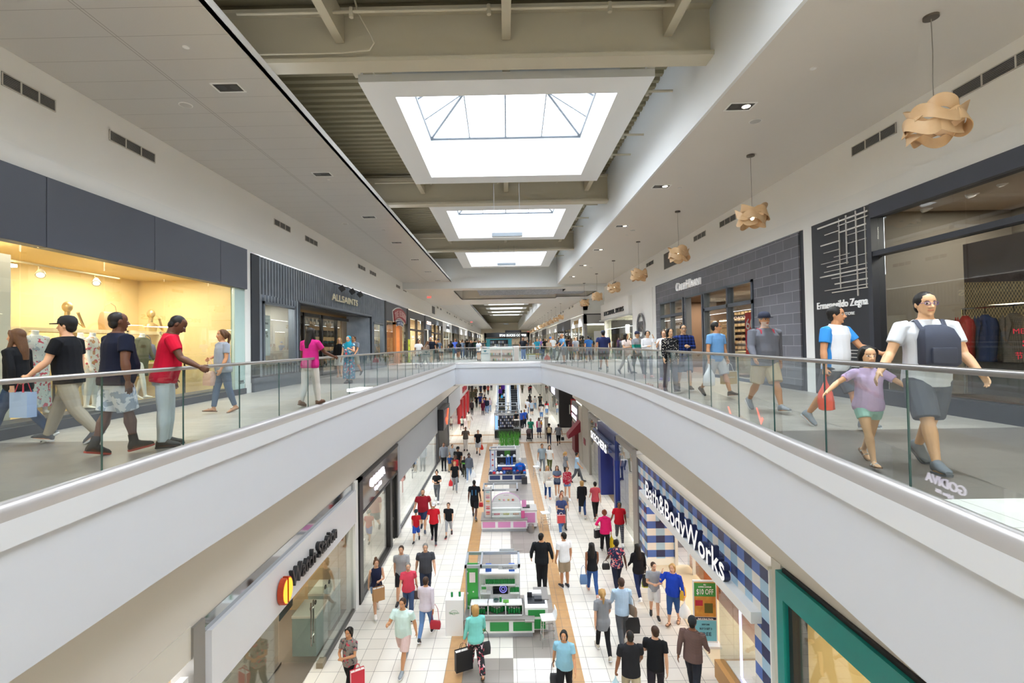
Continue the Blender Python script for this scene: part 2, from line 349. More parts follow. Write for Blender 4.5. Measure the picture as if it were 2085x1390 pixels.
# ---- skylights
SKG=glass('ffffff',.03)
def skylight(x0,x1,y0,y1,lab,ins=.63):
    t=thing('skylight',lab,'skylight',((x0+x1)/2,(y0+y1)/2,6.75),group='skylights over the void'); W=(x1-x0)/2;D=(y1-y0)/2;w=W-ins;d=D-ins
    m=MB()
    for a in ((-W,-w,-D,D),(w,W,-D,D),(-w,w,-D,-d),(-w,w,d,D)): m.box(*a,0,.16)
    m.build('frame',M('eceeef',.45),t)
    m=MB()
    for a in ((-w-.06,-w,-d,d),(w,w+.06,-d,d),(-w-.06,w+.06,-d-.06,-d),(-w-.06,w+.06,d,d+.06)): m.box(*a,.161,1.25)
    m.build('light_well',M('d6dade',.5),t)
    rz=1.25; hz=1.95; e=w*.62; A=[(-w,-d,rz),(w,-d,rz),(w,d,rz),(-w,d,rz)]; B=[(-w+e*.8,-d+e,hz),(w-e*.8,-d+e,hz),(w-e*.8,d-e,hz),(-w+e*.8,d-e,hz)]
    m=MB()
    for i in range(4):
        m.tube([A[i],A[(i+1)%4]],.045,6); m.tube([A[i],B[i]],.04,6); m.tube([B[i],B[(i+1)%4]],.035,6)
        for q in (.5,) if i%2==0 else (.5,):
            a=Vector(A[i]).lerp(Vector(A[(i+1)%4]),q); c=Vector(B[i]).lerp(Vector(B[(i+1)%4]),q); m.tube([a,c],.03,6)
        for q in ((.26,.74)):
            a=Vector(A[i]).lerp(Vector(A[(i+1)%4]),q); c=Vector(B[i]) if q<.5 else Vector(B[(i+1)%4]); m.tube([a,c],.022,6)
    m.tube([(0,-d+e,hz),(0,d-e,hz)],.03,6); m.tube([(-w+e*.8,0,hz),(w-e*.8,0,hz)],.03,6)
    m.build('glazing_bars',M('5f666e',.4),t)
    m=MB(); m.quad(*B)
    for i in range(4): m.quad(A[i],A[(i+1)%4],B[(i+1)%4],B[i])
    m.build('glass',SKG,t)
    p=area((0,0,1.2),2*w-.05,2*d-.05,1,name='daylight_portal'); p.parent=t; p.data.cycles.is_portal=True
    return t
for q,lab in zip(SKY,('white framed skylight behind the viewer','white framed skylight straight overhead','large white framed hipped skylight between the first and second roof beams','second white framed skylight in the row, behind the hung linear lamp','third white framed skylight, last one before the white header wall','first small skylight beyond the crossing ceiling','second small skylight beyond the crossing ceiling','third skylight beyond the crossing ceiling','fourth skylight beyond the crossing ceiling','farthest skylight beyond the crossing ceiling')): skylight(*q,lab)
# ---- guardrail with glass panes
def resample(P,pitch,off=0.):
    L=[0]
    for a,c in zip(P,P[1:]): L.append(L[-1]+math.dist(a,c))
    o=[];s=off
    while s<L[-1]:
        for i in range(len(P)-1):
            if L[i]<=s<=L[i+1]:
                t=(s-L[i])/max(1e-9,L[i+1]-L[i]); o.append((P[i][0]+(P[i+1][0]-P[i][0])*t,P[i][1]+(P[i+1][1]-P[i][1])*t)); break
        s+=pitch
    return o
def guard(name,P,lab,pitch=1.3,off=0.):
    t=thing('glass_guardrail',lab,'guardrail',group='glass guardrails'); N=normals(P)
    sweep([(.028,1.045),(.028,1.085),(.018,1.095),(-.018,1.095),(-.028,1.085),(-.028,1.045)],P,N).build('handrail',STEEL,t,smooth=True)
    sweep([(.012,.04),(.035,.03),(.06,0.),(.085,-.06),(.1,-.115),(-.05,-.115),(-.05,.0),(-.012,.04)],P,N).build('base_cladding',M('bdb9b8',.32,.5,var=.03,sc=8.),t,smooth=True)
    Q=resample(P,pitch,off)
    if math.dist(Q[-1],P[-1])>.3: Q.append(P[-1])
    if math.dist(Q[0],P[0])>.3: Q.insert(0,P[0])
    for a,c in zip(Q,Q[1:]):
        d=Vector((c[0]-a[0],c[1]-a[1])); L=d.length; d.normalize(); m=MB(); g=.006; h=.007
        m.box(g,L-g,-h,h,.02,1.05); o=m.build('glass_pane',[GUARD,GEDGE],t); o.location=(a[0],a[1],0); o.rotation_euler=(0,0,math.atan2(d.y,d.x))
        for p in o.data.polygons:
            if abs(p.normal.x)>.5: p.material_index=1
    return t
guard('l',LP,'long glass guardrail with steel handrail along the left walkway',1.3,(5.19+9)%1.3)
guard('r',RP,'curving glass guardrail with steel handrail along the right walkway',1.3,.4)
guard('b',[LP[-1],RP[0]],'short glass guardrail across the far bridge by the white jewellery kiosk',1.55)
guard('f',[(4,47.1),(-4,47.1)],'glass guardrail at the escalator well beyond the bridge',1.6)
# ---- ceiling fittings
def downlight(x,y,z,lab,lit):
    t=thing('recessed_downlight',lab,'ceiling light',(x,y,z),group='twin recessed downlights')
    m=MB()
    for a in ((-.25,.25,-.16,-.13),(-.25,.25,.13,.16),(-.25,-.22,-.13,.13),(.22,.25,-.13,.13)): m.box(*a,-.012,.003)
    m.build('trim_ring',M('f0f0ee',.4),t)
    MB().box(-.22,.22,-.13,.13,-.004,-.001).build('housing',M('3a3836',.6),t)
    for i,s in enumerate((-1,1)):
        m=MB(); m.lathe([(.075,-.006),(.07,-.002),(.04,-.0045)],(s*.11,0,0),16); on=lit and s>0
        m.build('lamp_head',M('fff1d8',.4,emit=7.) if on else M('2a2a2c',.3),t)
for k in range(7): downlight(4.45,8.98+4.6*k if k else 8.98,5.68,'twin recessed downlight in the right ceiling edge, number %s from the camera'%('one two three four five six seven'.split()[k]),True)
for k in range(7): downlight(-4.9,8.55+4.45*k,6.0,'twin recessed downlight in the left panel ceiling, number %s from the camera'%('one two three four five six seven'.split()[k]),False)
def disc(name,x,y,z,r,lab,cat,col,grp):
    t=thing(name,lab,cat,(x,y,z),group=grp); MB().lathe([(r,0),(r,-.008),(r*.86,-.012),(r*.86,-.002)],n=24).build('rim',M('e8e6e2',.4),t,smooth=True); MB().lathe([(r*.86,-.003),(r*.85,-.008),(.01,-.011)],n=24).build('grille',M(col,.6),t,smooth=True)
nm='one two three four five'.split()
for k in range(4): disc('ceiling_speaker',5.05,9.6+9.3*k,5.68,.12,'round ceiling speaker in the right ceiling, number %s from the camera'%nm[k],'speaker','b9b7b4','round ceiling speakers')
for k in range(4): disc('ceiling_speaker',-6.06,9.14+9.2*k,6.0,.12,'round ceiling speaker in the left panel ceiling, number %s from the camera'%nm[k],'speaker','bdbab6','round ceiling speakers')
for k in range(3): disc('sprinkler_cover',5.03,7.75+6*k,5.68,.05,'small white sprinkler cover on the right ceiling, number %s from the camera'%nm[k],'sprinkler','efefec','sprinkler covers')
for k in range(4): disc('sprinkler_cover',-4.88,7.37+6.05*k,6.0,.05,'small white sprinkler cover on the left ceiling, number %s from the camera'%nm[k],'sprinkler','efefec','sprinkler covers')
def vent(y0,y1,z0,z1,side,lab,n=3):
    x=XL if side<0 else XR; t=thing('wall_vent',lab,'vent',(x,(y0+y1)/2,(z0+z1)/2),PI/2 if side<0 else -PI/2,group='wall vents'); W=(y1-y0)/2;Hh=(z1-z0)/2
    MB().box(-W,W,-.006,.01,-Hh,Hh).build('backing',M('2c2c2e',.6),t)
    m=MB()
    for a in ((-W,W,Hh-.012,Hh),(-W,W,-Hh,-Hh+.012),(-W,-W+.015,-Hh,Hh),(W-.015,W,-Hh,Hh)): m.box(a[0],a[1],-.02,0,a[2],a[3])
    for k in range(1,n): q=-W+2*W*k/n; m.box(q-.01,q+.01,-.02,0,-Hh,Hh)
    m.build('frame',M('d8d4cc',.5),t)
    m=MB(); k=-Hh+.03
    while k<Hh-.02: m.box(-W,W,-.014,-.002,k,k+.008); k+=.026
    m.build('slats',M('8d8a86',.5),t)
YL=[(7.26,8.15),(9.27,10.5),(15.97,17.18),(18.46,19.67),(25.1,26.4),(27.3,28.6),(33.9,35.1),(36.2,37.4)]+[(54+9*k+q,55.2+9*k+q) for k in range(7) for q in (0,2.6)]
lw=lambda i:'first second third fourth fifth sixth seventh eighth ninth tenth eleventh twelfth thirteenth fourteenth fifteenth sixteenth seventeenth eighteenth nineteenth twentieth twenty-first twenty-second twenty-third'.split()[i]
for i,(a,c) in enumerate(YL): vent(a,c,5.41,5.62,-1,'dark slatted air vent on the left bulkhead, %s from the camera'%lw(i))
YR=[(6.6,8.13),(9.3,10.5),(15.8,17.0),(18.2,19.35),(24.6,25.9),(27.4,28.6),(33,34.2)]+[(54+9*k+q,55.2+9*k+q) for k in range(7) for q in (0,2.6)]
for i,(a,c) in enumerate(YR): vent(a,c,5.26,5.47,1,'dark slatted air vent on the right bulkhead, %s from the camera'%lw(i))
vent(21.05,23.02,4.7,5.45,1,'large square return grille on the right bulkhead above the dark brick shop',1)
vent(50.3,52.4,4.6,5.4,-1,'large square return grille on the left bulkhead past the crossing',1)
# pendants: interlaced veneer bands
VEN=None
g=G('wood_veneer',.45); vv=g.f('MULTIPLY',g.z,9.); VEN=g.out(g.mix(g.noise(3.5,4),'c79a68','ecd0a8'))
def band(r0,z0,amp,ph,w,tilt,k=3):
    pts=[];n=60;ra=[];rb=[]
    for i in range(n):
        a=2*PI*i/n; r=r0*(1+.06*math.sin(k*a+ph)+.05*math.sin(2*a+ph*2)); z=z0+amp*math.sin(k*a+ph+1.2); q=tilt*math.sin(k*a+ph*1.7)
        c=Vector((r*math.cos(a),r*math.sin(a),z)); rad=Vector((math.cos(a),math.sin(a),0)); dz=Vector((0,0,1))
        d=(dz*math.cos(q)+rad*math.sin(q))*w/2; t=(rad*math.cos(q)-dz*math.sin(q))*.004
        ra.append([c-d-t,c+d-t,c+d+t,c-d+t])
    ra.append(ra[0]); return ra
pend=None
def pendant(x,y,z,lab,rz,drop=1.23):
    global pend
    if pend is not None:
        return dup(pend,(x,y,z),rz,lab)
    t=thing('pendant_lamp',lab,'pendant lamp',(x,y,z),rz,group='veneer pendant lamps'); pend=t
    MB().lathe([(.09,0),(.09,-.035),(.02,-.04)],n=20).build('canopy',M('6d655c',.4,.6),t,smooth=True)
    m=MB(); m.tube([(0,0,-.03),(.008,0,-.5),(-.006,0,-.9),(0,0,-drop-.05)],.006,6); m.build('cord',M('8a857c',.5),t)
    for z0,amp,ph,w,ti,r in ((-drop-.1,.06,.3,.17,.45,.28),(-drop-.2,.075,2.4,.18,.35,.32),(-drop-.3,.075,4.5,.18,.4,.31),(-drop-.38,.06,1.2,.14,.6,.27)):
        MB().loft(band(r,z0,amp,ph,w,ti),cap=False).build('veneer_band',VEN,t,smooth=True)
    MB().ell((0,0,-drop-.25),.05,.05,.07).build('bulb',M('fff3dc',.4,emit=1.5),t,smooth=True)
    return t
for k in range(7): pendant(5.85,6.53+4.85*k,5.68,'%s wooden veneer pendant lamp hanging over the right walkway'%['nearest big','second','third','fourth','fifth','sixth','seventh'][k],k*1.3)
for k in range(16): pendant(5.9,51.6+5.2*k,5.5,'wooden veneer pendant lamp in the far row past the crossing, %s in that row'%lw(k),k*.9)
# hung linear lamps
for y,z,lab in ((15.85,4.9,'white linear lamp hung on two cables under the second skylight'),(26.,5.6,'white linear lamp hung on two cables under the third skylight'),(96.,5.2,'white linear lamp hung on splayed cables near the far end')):
    t=thing('linear_lamp',lab,'hanging lamp',(.1,y,z)); MB().box(-.5,.5,-.09,.09,-.06,.06).build('lamp_body',M('8f99a3',.4),t,bevel=.008); MB().box(-.48,.48,-.07,.07,-.07,-.06).build('diffuser',M('f4f6f8',.4),t)
    for s in (-1,1): m=MB(); m.tube([(s*.42,0,.05),(s*.42,0,6.6-z if y<50 else 1.2)],.006,5); m.build('cable',M('77777a',.4,.5),t)
def exit_sign(x,y,z,lab):
    t=thing('exit_sign',lab,'sign',(x,y,z)); MB().box(-.2,.2,-.02,.02,-.14,.14).build('sign_box',M('f3f0ea',.4),t); text('EXIT',.17,M('d8222a',.5,emit=1.5),(0,-.023,-.06),t,.002,.004); MB().box(-.02,.02,-.02,.02,.14,.3).build('stem',WPLAST,t)
exit_sign(*onY(874,605,40),'red EXIT sign hanging under the left of the crossing ceiling'); exit_sign(*onY(960,655.5,75),'red EXIT sign hanging farther along the left ceiling'); exit_sign(*onY(1075,675,105),'tiny red EXIT sign on the far right ceiling')
# ================================================================= PEOPLE
SKIN={'w':'d9a888','t':'c68f68','a':'d8ab84','b':'5d3a28','d':'8a5a3e'}
HAIRC={'k':'17130f','b':'3d281a','br':'5b3d25','bl':'b58d55','g':'7d7872','r':'7a3c22','w':'cfcac2'}
_todo=[]
def voxel(o,vox,it,post=None):
    m=o.modifiers.new('r','REMESH'); m.mode='VOXEL'; m.voxel_size=vox; m.use_smooth_shade=True
    s=o.modifiers.new('s','SMOOTH'); s.factor=.5; s.iterations=it
    _todo.append((o,post))
def finish_people():
    bpy.context.view_layer.update(); dg=bpy.context.evaluated_depsgraph_get()
    out=[(o,p,bpy.data.meshes.new_from_object(o.evaluated_get(dg))) for o,p in _todo]
    for o,p,me in out:
        ms=list(o.data.materials); o.modifiers.clear(); old=o.data; o.data=me; me.name=o.name
        bpy.data.meshes.remove(old)
        if not len(me.materials):
            for m in ms: me.materials.append(m)
        me.polygons.foreach_set('use_smooth',[True]*len(me.polygons))
        if p: p(me)
def skinmat():
    m,nt,b=newmat('skin'); a=nt.nodes.new('ShaderNodeAttribute'); a.attribute_name='tone'; nt.links.new(a.outputs['Color'],b.inputs['Base Color']); b.inputs['Roughness'].default_value=.5
    b.inputs['Specular IOR Level'].default_value=.35; return m
SKINM=skinmat()
def cloth(c,pat=None,c2=None,s=1.):
    if not pat: return M(c,.85,var=.1,sc=9.,spec=.2,bump=.25)
    k=(c,pat,c2,s)
    if k in _M: return _M[k]
    g=G('cloth_'+pat,.85); g.b.inputs['Specular IOR Level'].default_value=.2
    if pat=='stripe': r=g.mix(g.line(g.z,.05*s,.02*s),c,c2)
    elif pat=='plaid': r=g.mix(g.f('MULTIPLY',g.f('ADD',g.line(g.x,.08*s,.04*s),g.line(g.z,.08*s,.04*s)),.5),c,c2)
    elif pat=='dots': v=g.voro(24./s); r=g.mix(g.f('LESS_THAN',v['Distance'],.3),c,c2)
    elif pat=='floral': v=g.voro(16./s); n=g.f('GREATER_THAN',g.noise(14./s,2),.55); r=g.mix(n,c,g.mix(g.f('GREATER_THAN',g.noise(9,1),.5),c2,'c94f5e'))
    elif pat=='camo': r=g.mix(g.f('GREATER_THAN',g.noise(9./s,3),.52),c,c2)
    elif pat=='yoke': r=g.mix(g.f('GREATER_THAN',g.z,s),c,c2)
    elif pat=='sides': r=g.mix(g.f('GREATER_THAN',g.f('ABSOLUTE',g.x),s),c,c2)
    elif pat=='block': r=g.mix(g.rng(g.z,s,s+.12),c,c2)
    _M[k]=g.out(r); return _M[k]
def ring(c,rx,ry,n=16,tw=0): return [(c[0]+rx*math.cos(2*PI*i/n),c[1]+ry*math.sin(2*PI*i/n),c[2]) for i in range(n)]
POSES={ # left leg (a,k), right leg (a,k), swing of left/right arm
 'walkL':((24,6),(-17,22),-16,20),'walkR':((-17,22),(24,6),20,-16),'stepL':((13,4),(-9,10),-8,10),'stepR':((-9,10),(13,4),10,-8),'stand':((2,2),(-2,2),2,2),'rest':((5,8),(-1,2),4,0)}
ARM={'down':(None,7,12,4),'phone':(35,10,95,28),'bag':(2,9,10,2),'cup':(30,14,85,30),'fold':(22,8,80,48),'rail':(32,16,35,-4),'hip':(-25,38,95,60),'face':(55,12,135,25),'hold':(10,16,14,-4),'back':(-20,8,30,10),'pocket':(-6,14,35,16),'up':(70,14,60,20),'push':(28,8,50,4)}
HANDS=[]
def headmesh(mb):
    HP=[(1.517,.018,.022,-.048),(1.53,.036,.04,-.036),(1.55,.052,.06,-.026),(1.58,.064,.078,-.012),(1.615,.071,.09,-.004),(1.65,.075,.096,0),(1.685,.075,.097,.003),(1.715,.066,.087,.006),(1.738,.046,.062,.008),(1.75,.015,.022,.01)]
    mb.loft([ring((0,cy,z),rx,ry,20) for z,rx,ry,cy in HP])
    mb.tube([(0,-.088,1.655),(0,-.103,1.63),(0,-.117,1.607),(0,-.1,1.6)],[.008,.011,.016,.01],8)
    for e in (-1,1): mb.ell((e*.076,.012,1.632),.012,.02,.032,8,6); mb.ell((e*.017,-.098,1.604),.011,.013,.01,8,5)
    mb.ell((0,-.088,1.577),.026,.014,.011,10,6); mb.ell((0,-.075,1.535),.024,.018,.016,10,6)
def person(label,u=0,v=0,z0=0.,face=0.,h=1.7,sex='m',skin='w',hair='short',hc='k',top=('tee','202020'),bot=('pants','2b3550'),shoe=('2a2a2c','e8e8e8'),pose='walkL',L='down',Rr='down',bulk=1.,turn=0.,nod=0.,lean=2.,loc=None,byhead=None,beard=None,specs=False,hat=None,vox=None,kids=False,extra=None,dummy=None):
    """stands on the floor where (u,v) looks at it; byhead: (u,v) of the crown instead"""
    if loc is None:
        if byhead: p=onZ(byhead[0],byhead[1],z0+h); loc=(p.x,p.y)
        else: p=onZ(u,v,z0); loc=(p.x,p.y)
    dist=math.hypot(loc[0],loc[1]); vx=vox or min(.021,max(.0068,.85*dist/985)); s=h/1.75; fem=sex=='f'
    if kids: hs=1.28 if h<1.3 else 1.12
    else: hs=1.0
    (la,lk),(ra,rk),sl,sr=POSES[pose]
    mb=MB(); legs={}
    lowest=9
    for sd,a,k in ((-1,ra,rk),(1,la,lk)):          # +1: person's left is +X when facing -Y
        hip=Vector((sd*.09,0,.90)); a_,b_=R(a),R(a-k)
        kn=hip+Vector((0,-math.sin(a_),-math.cos(a_)))*.42; an=kn+Vector((0,-math.sin(b_),-math.cos(b_)))*.41
        fp=R(-8 if a>10 else (34 if k>14 else (16 if k>8 else 0)))
        Fm=Matrix.Translation(an)@Matrix.Rotation(fp,4,'X')@Matrix.Rotation(R(sd*6),4,'Z')
        legs[sd]=(hip,kn,an,Fm)
        for q in ((0,.06,-.075),(0,-.18,-.075)): lowest=min(lowest,(Fm@Vector(q)).z)
    dz=-lowest; T0=Matrix.Translation((0,0,dz))
    Lm=T0@Matrix.Translation((0,0,.93))@Matrix.Rotation(R(lean),4,'X')@Matrix.Translation((0,0,-.93))
    Hm=Lm@Matrix.Translation((0,.0,1.53))@Matrix.Rotation(R(turn),4,'Z')@Matrix.Rotation(R(nod),4,'X')@Matrix.Scale(hs,4)@Matrix.Translation((0,0,-1.53))
    sw=.178 if fem else .198; B=bulk
    TR=[(.80,.13,.09,.01),(.86,.168 if fem else .158,.115,.012),(.94,.178 if fem else .166,.118,.01),(1.03,.148 if fem else .155,.1,0),(1.13,.132 if fem else .152,.092 if fem else .1,-.002),(1.25,.15 if fem else .168,.112 if fem else .112,-.012 if fem else -.004),(1.34,.163 if fem else .188,.108,-.004),(1.41,.16 if fem else .188,.09,.004),(1.46,.115,.07,.008),(1.5,.066,.062,.008)]
    def torso(grow,z0_,z1_,hemgrow=0.):
        rs=[]
        zs=[t[0] for t in TR]
        def at(z):
            if z<=zs[0]: return TR[0][1:]
            for p,q in zip(TR,TR[1:]):
                if p[0]<=z<=q[0]:
                    f=(z-p[0])/(q[0]-p[0]); return tuple(p[i]+(q[i]-p[i])*f for i in (1,2,3))
            return TR[-1][1:]
        n=11
        for i in range(n):
            z=z0_+(z1_-z0_)*i/(n-1); rx,ry,cy=at(z); bb=B if z<1.4 else 1+(B-1)*.5
            if hemgrow and z<1.2: rx=max(rx,.15 if fem else .16); ry=max(ry,.108)
            e=grow+hemgrow*max(0,1-(z-z0_)/.35); belly=(B-1)*.12*math.exp(-((z-1.08)/.14)**2)
            rs.append(ring((0,cy-belly,z),rx*bb+e,ry*bb+e+belly))
        return rs
    mb.T=Lm; mb.loft(torso(0,.80,1.5)); mb.tube([(0,.012,1.46),(0,.0,1.52),(0,-.004,1.58)],[.062,.055 if fem else .062,.055],12)
    # head
    mb.T=Hm
    if dummy!='nohead': headmesh(mb)
    # arms
    arms={}
    for sd,nm_,swg in ((-1,Rr,sr),(1,L,sl)):
        a,o,e,i=ARM[nm_] if isinstance(nm_,str) else nm_
        if a is None: a=swg; e=12+max(0,swg)*.8
        o+= (B-1)*30
        sh=Vector((sd*sw*(1+(B-1)*.6),.004,1.415)); A,O,E,I=R(a),R(o),R(a+e),R(o-i)
        el=sh+Vector((sd*math.sin(O),-math.sin(A)*math.cos(O),-math.cos(A)*math.cos(O)))*.285
        fd=Vector((sd*math.sin(I),-math.sin(E)*math.cos(I),-math.cos(E)*math.cos(I))).normalized(); wr=el+fd*.25
        arms[sd]=(sh,el,wr,fd); mb.T=Lm; b2=(1+(B-1)*.7)*(.88 if fem else 1)
        mb.tube([sh+Vector((-sd*.045,0,.012)),sh,sh.lerp(el,.35),sh.lerp(el,.7),el,el.lerp(wr,.25),el.lerp(wr,.6),wr,wr+fd*.03],[.05*b2,.056*b2,.05*b2,.044*b2,.039*b2,.043*b2,.036*b2,.026,.027],12)
        n=Vector((-sd,0,0)); n=(n-fd*n.dot(fd)).normalized(); w=fd.cross(n)
        if w.y>0: w=-w
        if abs(w.y)<.2 and w.z<0: w=-w
        q=1 if not fem else .9
        mb.loft([[wr+fd*t+w*(cw*math.cos(2*PI*k/10))*q+n*(ct*math.sin(2*PI*k/10))*q for k in range(10)] for t,cw,ct in ((.0,.026,.02),(.03,.036,.019),(.065,.043,.017),(.092,.041,.014),(.1,.034,.01))])
        grip=nm_ in ('bag','hold','rail','cup','push')
        for j,(l,dy) in enumerate(((.064,0),(.076,.004),(.071,.003),(.055,-.006))):
            bs=wr+fd*(.09+dy)+w*(1.5-j)*.021*q; c1,c2=(R(55),R(125)) if grip else (R(14+4*j),R(34+5*j))
            p1=bs+(fd*math.cos(c1)+n*math.sin(c1))*l*.55*q; p2=p1+(fd*math.cos(c2)+n*math.sin(c2))*l*.5*q
            mb.tube([bs-fd*.015,bs,p1,p2],[.0095,.0098,.009,.0075],7)
        tb=wr+fd*.03+w*.028*q; mb.tube([tb-w*.012,tb+(fd*.5+w*.6+n*.25)*.032,tb+(fd*.85+w*.55+n*.5)*.06],[.013,.0115,.009],7)
    # legs and feet
    for sd,(hip,kn,an,Fm) in legs.items():
        mb.T=T0; b2=1+(B-1)*.7
        mb.tube([hip+Vector((0,0,.04)),hip,hip.lerp(kn,.35),hip.lerp(kn,.75),kn,kn.lerp(an,.28),kn.lerp(an,.6),kn.lerp(an,.9),an],[.085*b2,.09*b2,.082*b2,.063*b2,.054,.058*b2,.047,.036,.037],12)
        mb.T=T0@Fm; mb.loft([[(rx*math.cos(2*PI*k/10),y,max(-.07,-.07+hz*(1+math.sin(2*PI*k/10))*.5)) for k in range(10)] for y,rx,hz in ((.055,.018,.05),(.04,.03,.07),(0,.034,.09),(-.06,.038,.062),(-.12,.043,.042),(-.16,.038,.03),(-.185,.02,.018))])
    mb.T=None
    o=mb.build('mannequin' if dummy else 'person',SKINM); tag(o,label,'mannequin' if dummy else 'person')
    o.location=(loc[0],loc[1],z0+.004); o.rotation_euler=(0,0,R(face)); o.scale=(s,s,s)
    base=np.array(rgb(SKIN.get(skin,skin))[:3]); Hi=np.array(Hm.inverted()); hcol=np.array(rgb(HAIRC.get(hc,hc))[:3])
    def paint(me):
        n=len(me.vertices); co_=np.empty(n*3,np.float32); me.vertices.foreach_get('co',co_); P=np.c_[co_.reshape(-1,3),np.ones(n)]@Hi.T; x,y,z=np.abs(P[:,0]),P[:,1],P[:,2]
        C=np.ones((n,4),np.float32); C[:,:3]=base
        if dummy:
            at=me.color_attributes.new('tone','FLOAT_COLOR','POINT'); at.data.foreach_set('color',C.ravel()); return
        fr=y<-.05
        lip=fr&((x/.027)**2+((z-1.577)/.0115)**2<1); C[lip,:3]=base*np.array([.78,.5,.5])
        if beard: C[(y<.0)&(z<1.598)&(z>1.5)&~lip,:3]=.35*base+.65*np.array(rgb(beard)[:3])
        ey=fr&(((x-.031)/.017)**2+((z-1.643)/.0085)**2<1); C[ey,:3]=(.75,.72,.7)
        C[ey&(((x-.031)/.0075)**2+((z-1.643)/.009)**2<1),:3]=(.03,.02,.015)
        C[fr&(((x-.032)/.022)**2+((z-1.664)/.005)**2<1),:3]=hcol*.7+base*.15
        at=me.color_attributes.new('tone','FLOAT_COLOR','POINT'); at.data.foreach_set('color',C.ravel())
    voxel(o,vx/s if s else vx,2,paint)
    # ---- clothing
    cv=max(vx,.0085)/s
    def part(name,m,mat,it=3): c=m.build(name,mat,o); voxel(c,cv,it); return c
    kind,tc=top[0],top[1]; tm=cloth(*top[1:]) if len(top)>1 else None
    HEM={'tee':.84,'long':.83,'tank':.86,'coat':.55,'crop':1.04,'dress':None,'tunic':.72,'hood':.84,'open':.8}
    if kind!='none':
        m=MB(); m.T=Lm; e=.018; hem=HEM.get(kind,.84) or .95
        m.loft(torso(e,hem,1.49,.014 if kind in('tee','long','hood','tunic','coat','open') else 0.))
        SL={'tee':.62,'tank':0,'crop':.62,'dress':.3,'tunic':.7}.get(kind,2.)
        for sd,(sh,el,wr,fd) in arms.items():
            b2=(1+(B-1)*.7)*(.9 if fem else 1)
            if SL==0: m.ell(sh+Vector((-sd*.05,0,.01)),.05,.055,.05,10,7); continue
            if SL<=1: pts=[sh+Vector((-sd*.06,0,.012)),sh,sh.lerp(el,SL*.5),sh.lerp(el,SL)]; rr=[.06,.07*b2,.068*b2,.066*b2]
            else: pts=[sh+Vector((-sd*.06,0,.012)),sh,sh.lerp(el,.5),el,el.lerp(wr,.5),el.lerp(wr,.93)]; rr=[.06,.068*b2,.06*b2,.053*b2,.047*b2,.04]
            m.tube(pts,rr,12)
        if kind=='hood': m.tube([(-.1,.02,1.47),(-.06,.09,1.5),(0,.115,1.5),(.06,.09,1.5),(.1,.02,1.47)],[.03,.05,.055,.05,.03],10)
        if kind=='dress':
            m.T=T0; ymx=max(abs(l[2].y) for l in legs.values())
            hz=float(top[-1]) if False else .38
            m.loft([ring((0,0,z),rx,ry) for z,rx,ry in ((1.02,.165,.115),(.9,.2,.14),(.65,.225,.12+ymx*.45),(.16,.245,.1+ymx*.8))])
        part({'tee':'t_shirt','long':'long_sleeved_top','tank':'tank_top','coat':'coat','crop':'crop_top','dress':'dress','tunic':'tunic','hood':'hoodie','open':'overshirt'}.get(kind,'shirt'),m,tm)
        if kind in('tee','long') and extra=='collar':
            m=MB(); m.T=Lm; m.tube([(.075*math.cos(a),.01+.07*math.sin(a),1.49+.008*math.sin(a)) for a in [2*PI*k/14 for k in range(15)]],.014,6); m.build('collar',tm,o,smooth=True)
    bk=bot[0]
    if bk not in('none',):
        bm_=cloth(*bot[1:]); m=MB(); m.T=T0
        if bk=='skirt':
            ymx=max(abs(l[1].y) for l in legs.values()); m.loft([ring((0,0,z),rx*B,ry*B) for z,rx,ry in ((1.0,.15,.105),(.9,.195,.135),(.7,.22,.14+ymx*.3),(.5,.235,.13+ymx*.6))])
        elif bk=='longskirt':
            ymx=max(abs(l[2].y) for l in legs.values()); m.loft([ring((0,0,z),rx*B,ry*B) for z,rx,ry in ((1.0,.15,.105),(.9,.195,.135),(.6,.215,.13+ymx*.4),(.16,.25,.1+ymx*.75))])
        else:
            m.T=Lm; m.loft(torso(.009,.79,1.02)); m.T=T0
            fr={'pants':2.,'slim':1.93,'shorts':.93,'short':.45,'capri':1.5,'wide':2.}[bk]; e={'pants':.017,'slim':.007,'shorts':.03,'short':.02,'capri':.012,'wide':.03}[bk]
            for sd,(hip,kn,an,Fm) in legs.items():
                b2=1+(B-1)*.7; top_=hip+Vector((0,0,.05))
                if fr<=1: pts=[top_,hip,hip.lerp(kn,fr*.5),hip.lerp(kn,fr)]; rr=[.09*b2,.093*b2+e*.6,.084*b2+e,.072*b2+e]
                else:
                    f=fr-1; pts=[top_,hip,hip.lerp(kn,.5),kn,kn.lerp(an,f*.35),kn.lerp(an,f*.7),kn.lerp(an,f)]; rr=[.09*b2,.092*b2+e*.5,.078*b2+e,.058*b2+e,.058*b2+e,.05+e,.044+e]
                m.tube(pts,rr,12)
        part({'pants':'trousers','slim':'slim_trousers','shorts':'shorts','short':'short_shorts','capri':'cropped_trousers','wide':'trousers','skirt':'skirt','longskirt':'long_skirt'}[bk],m,bm_)
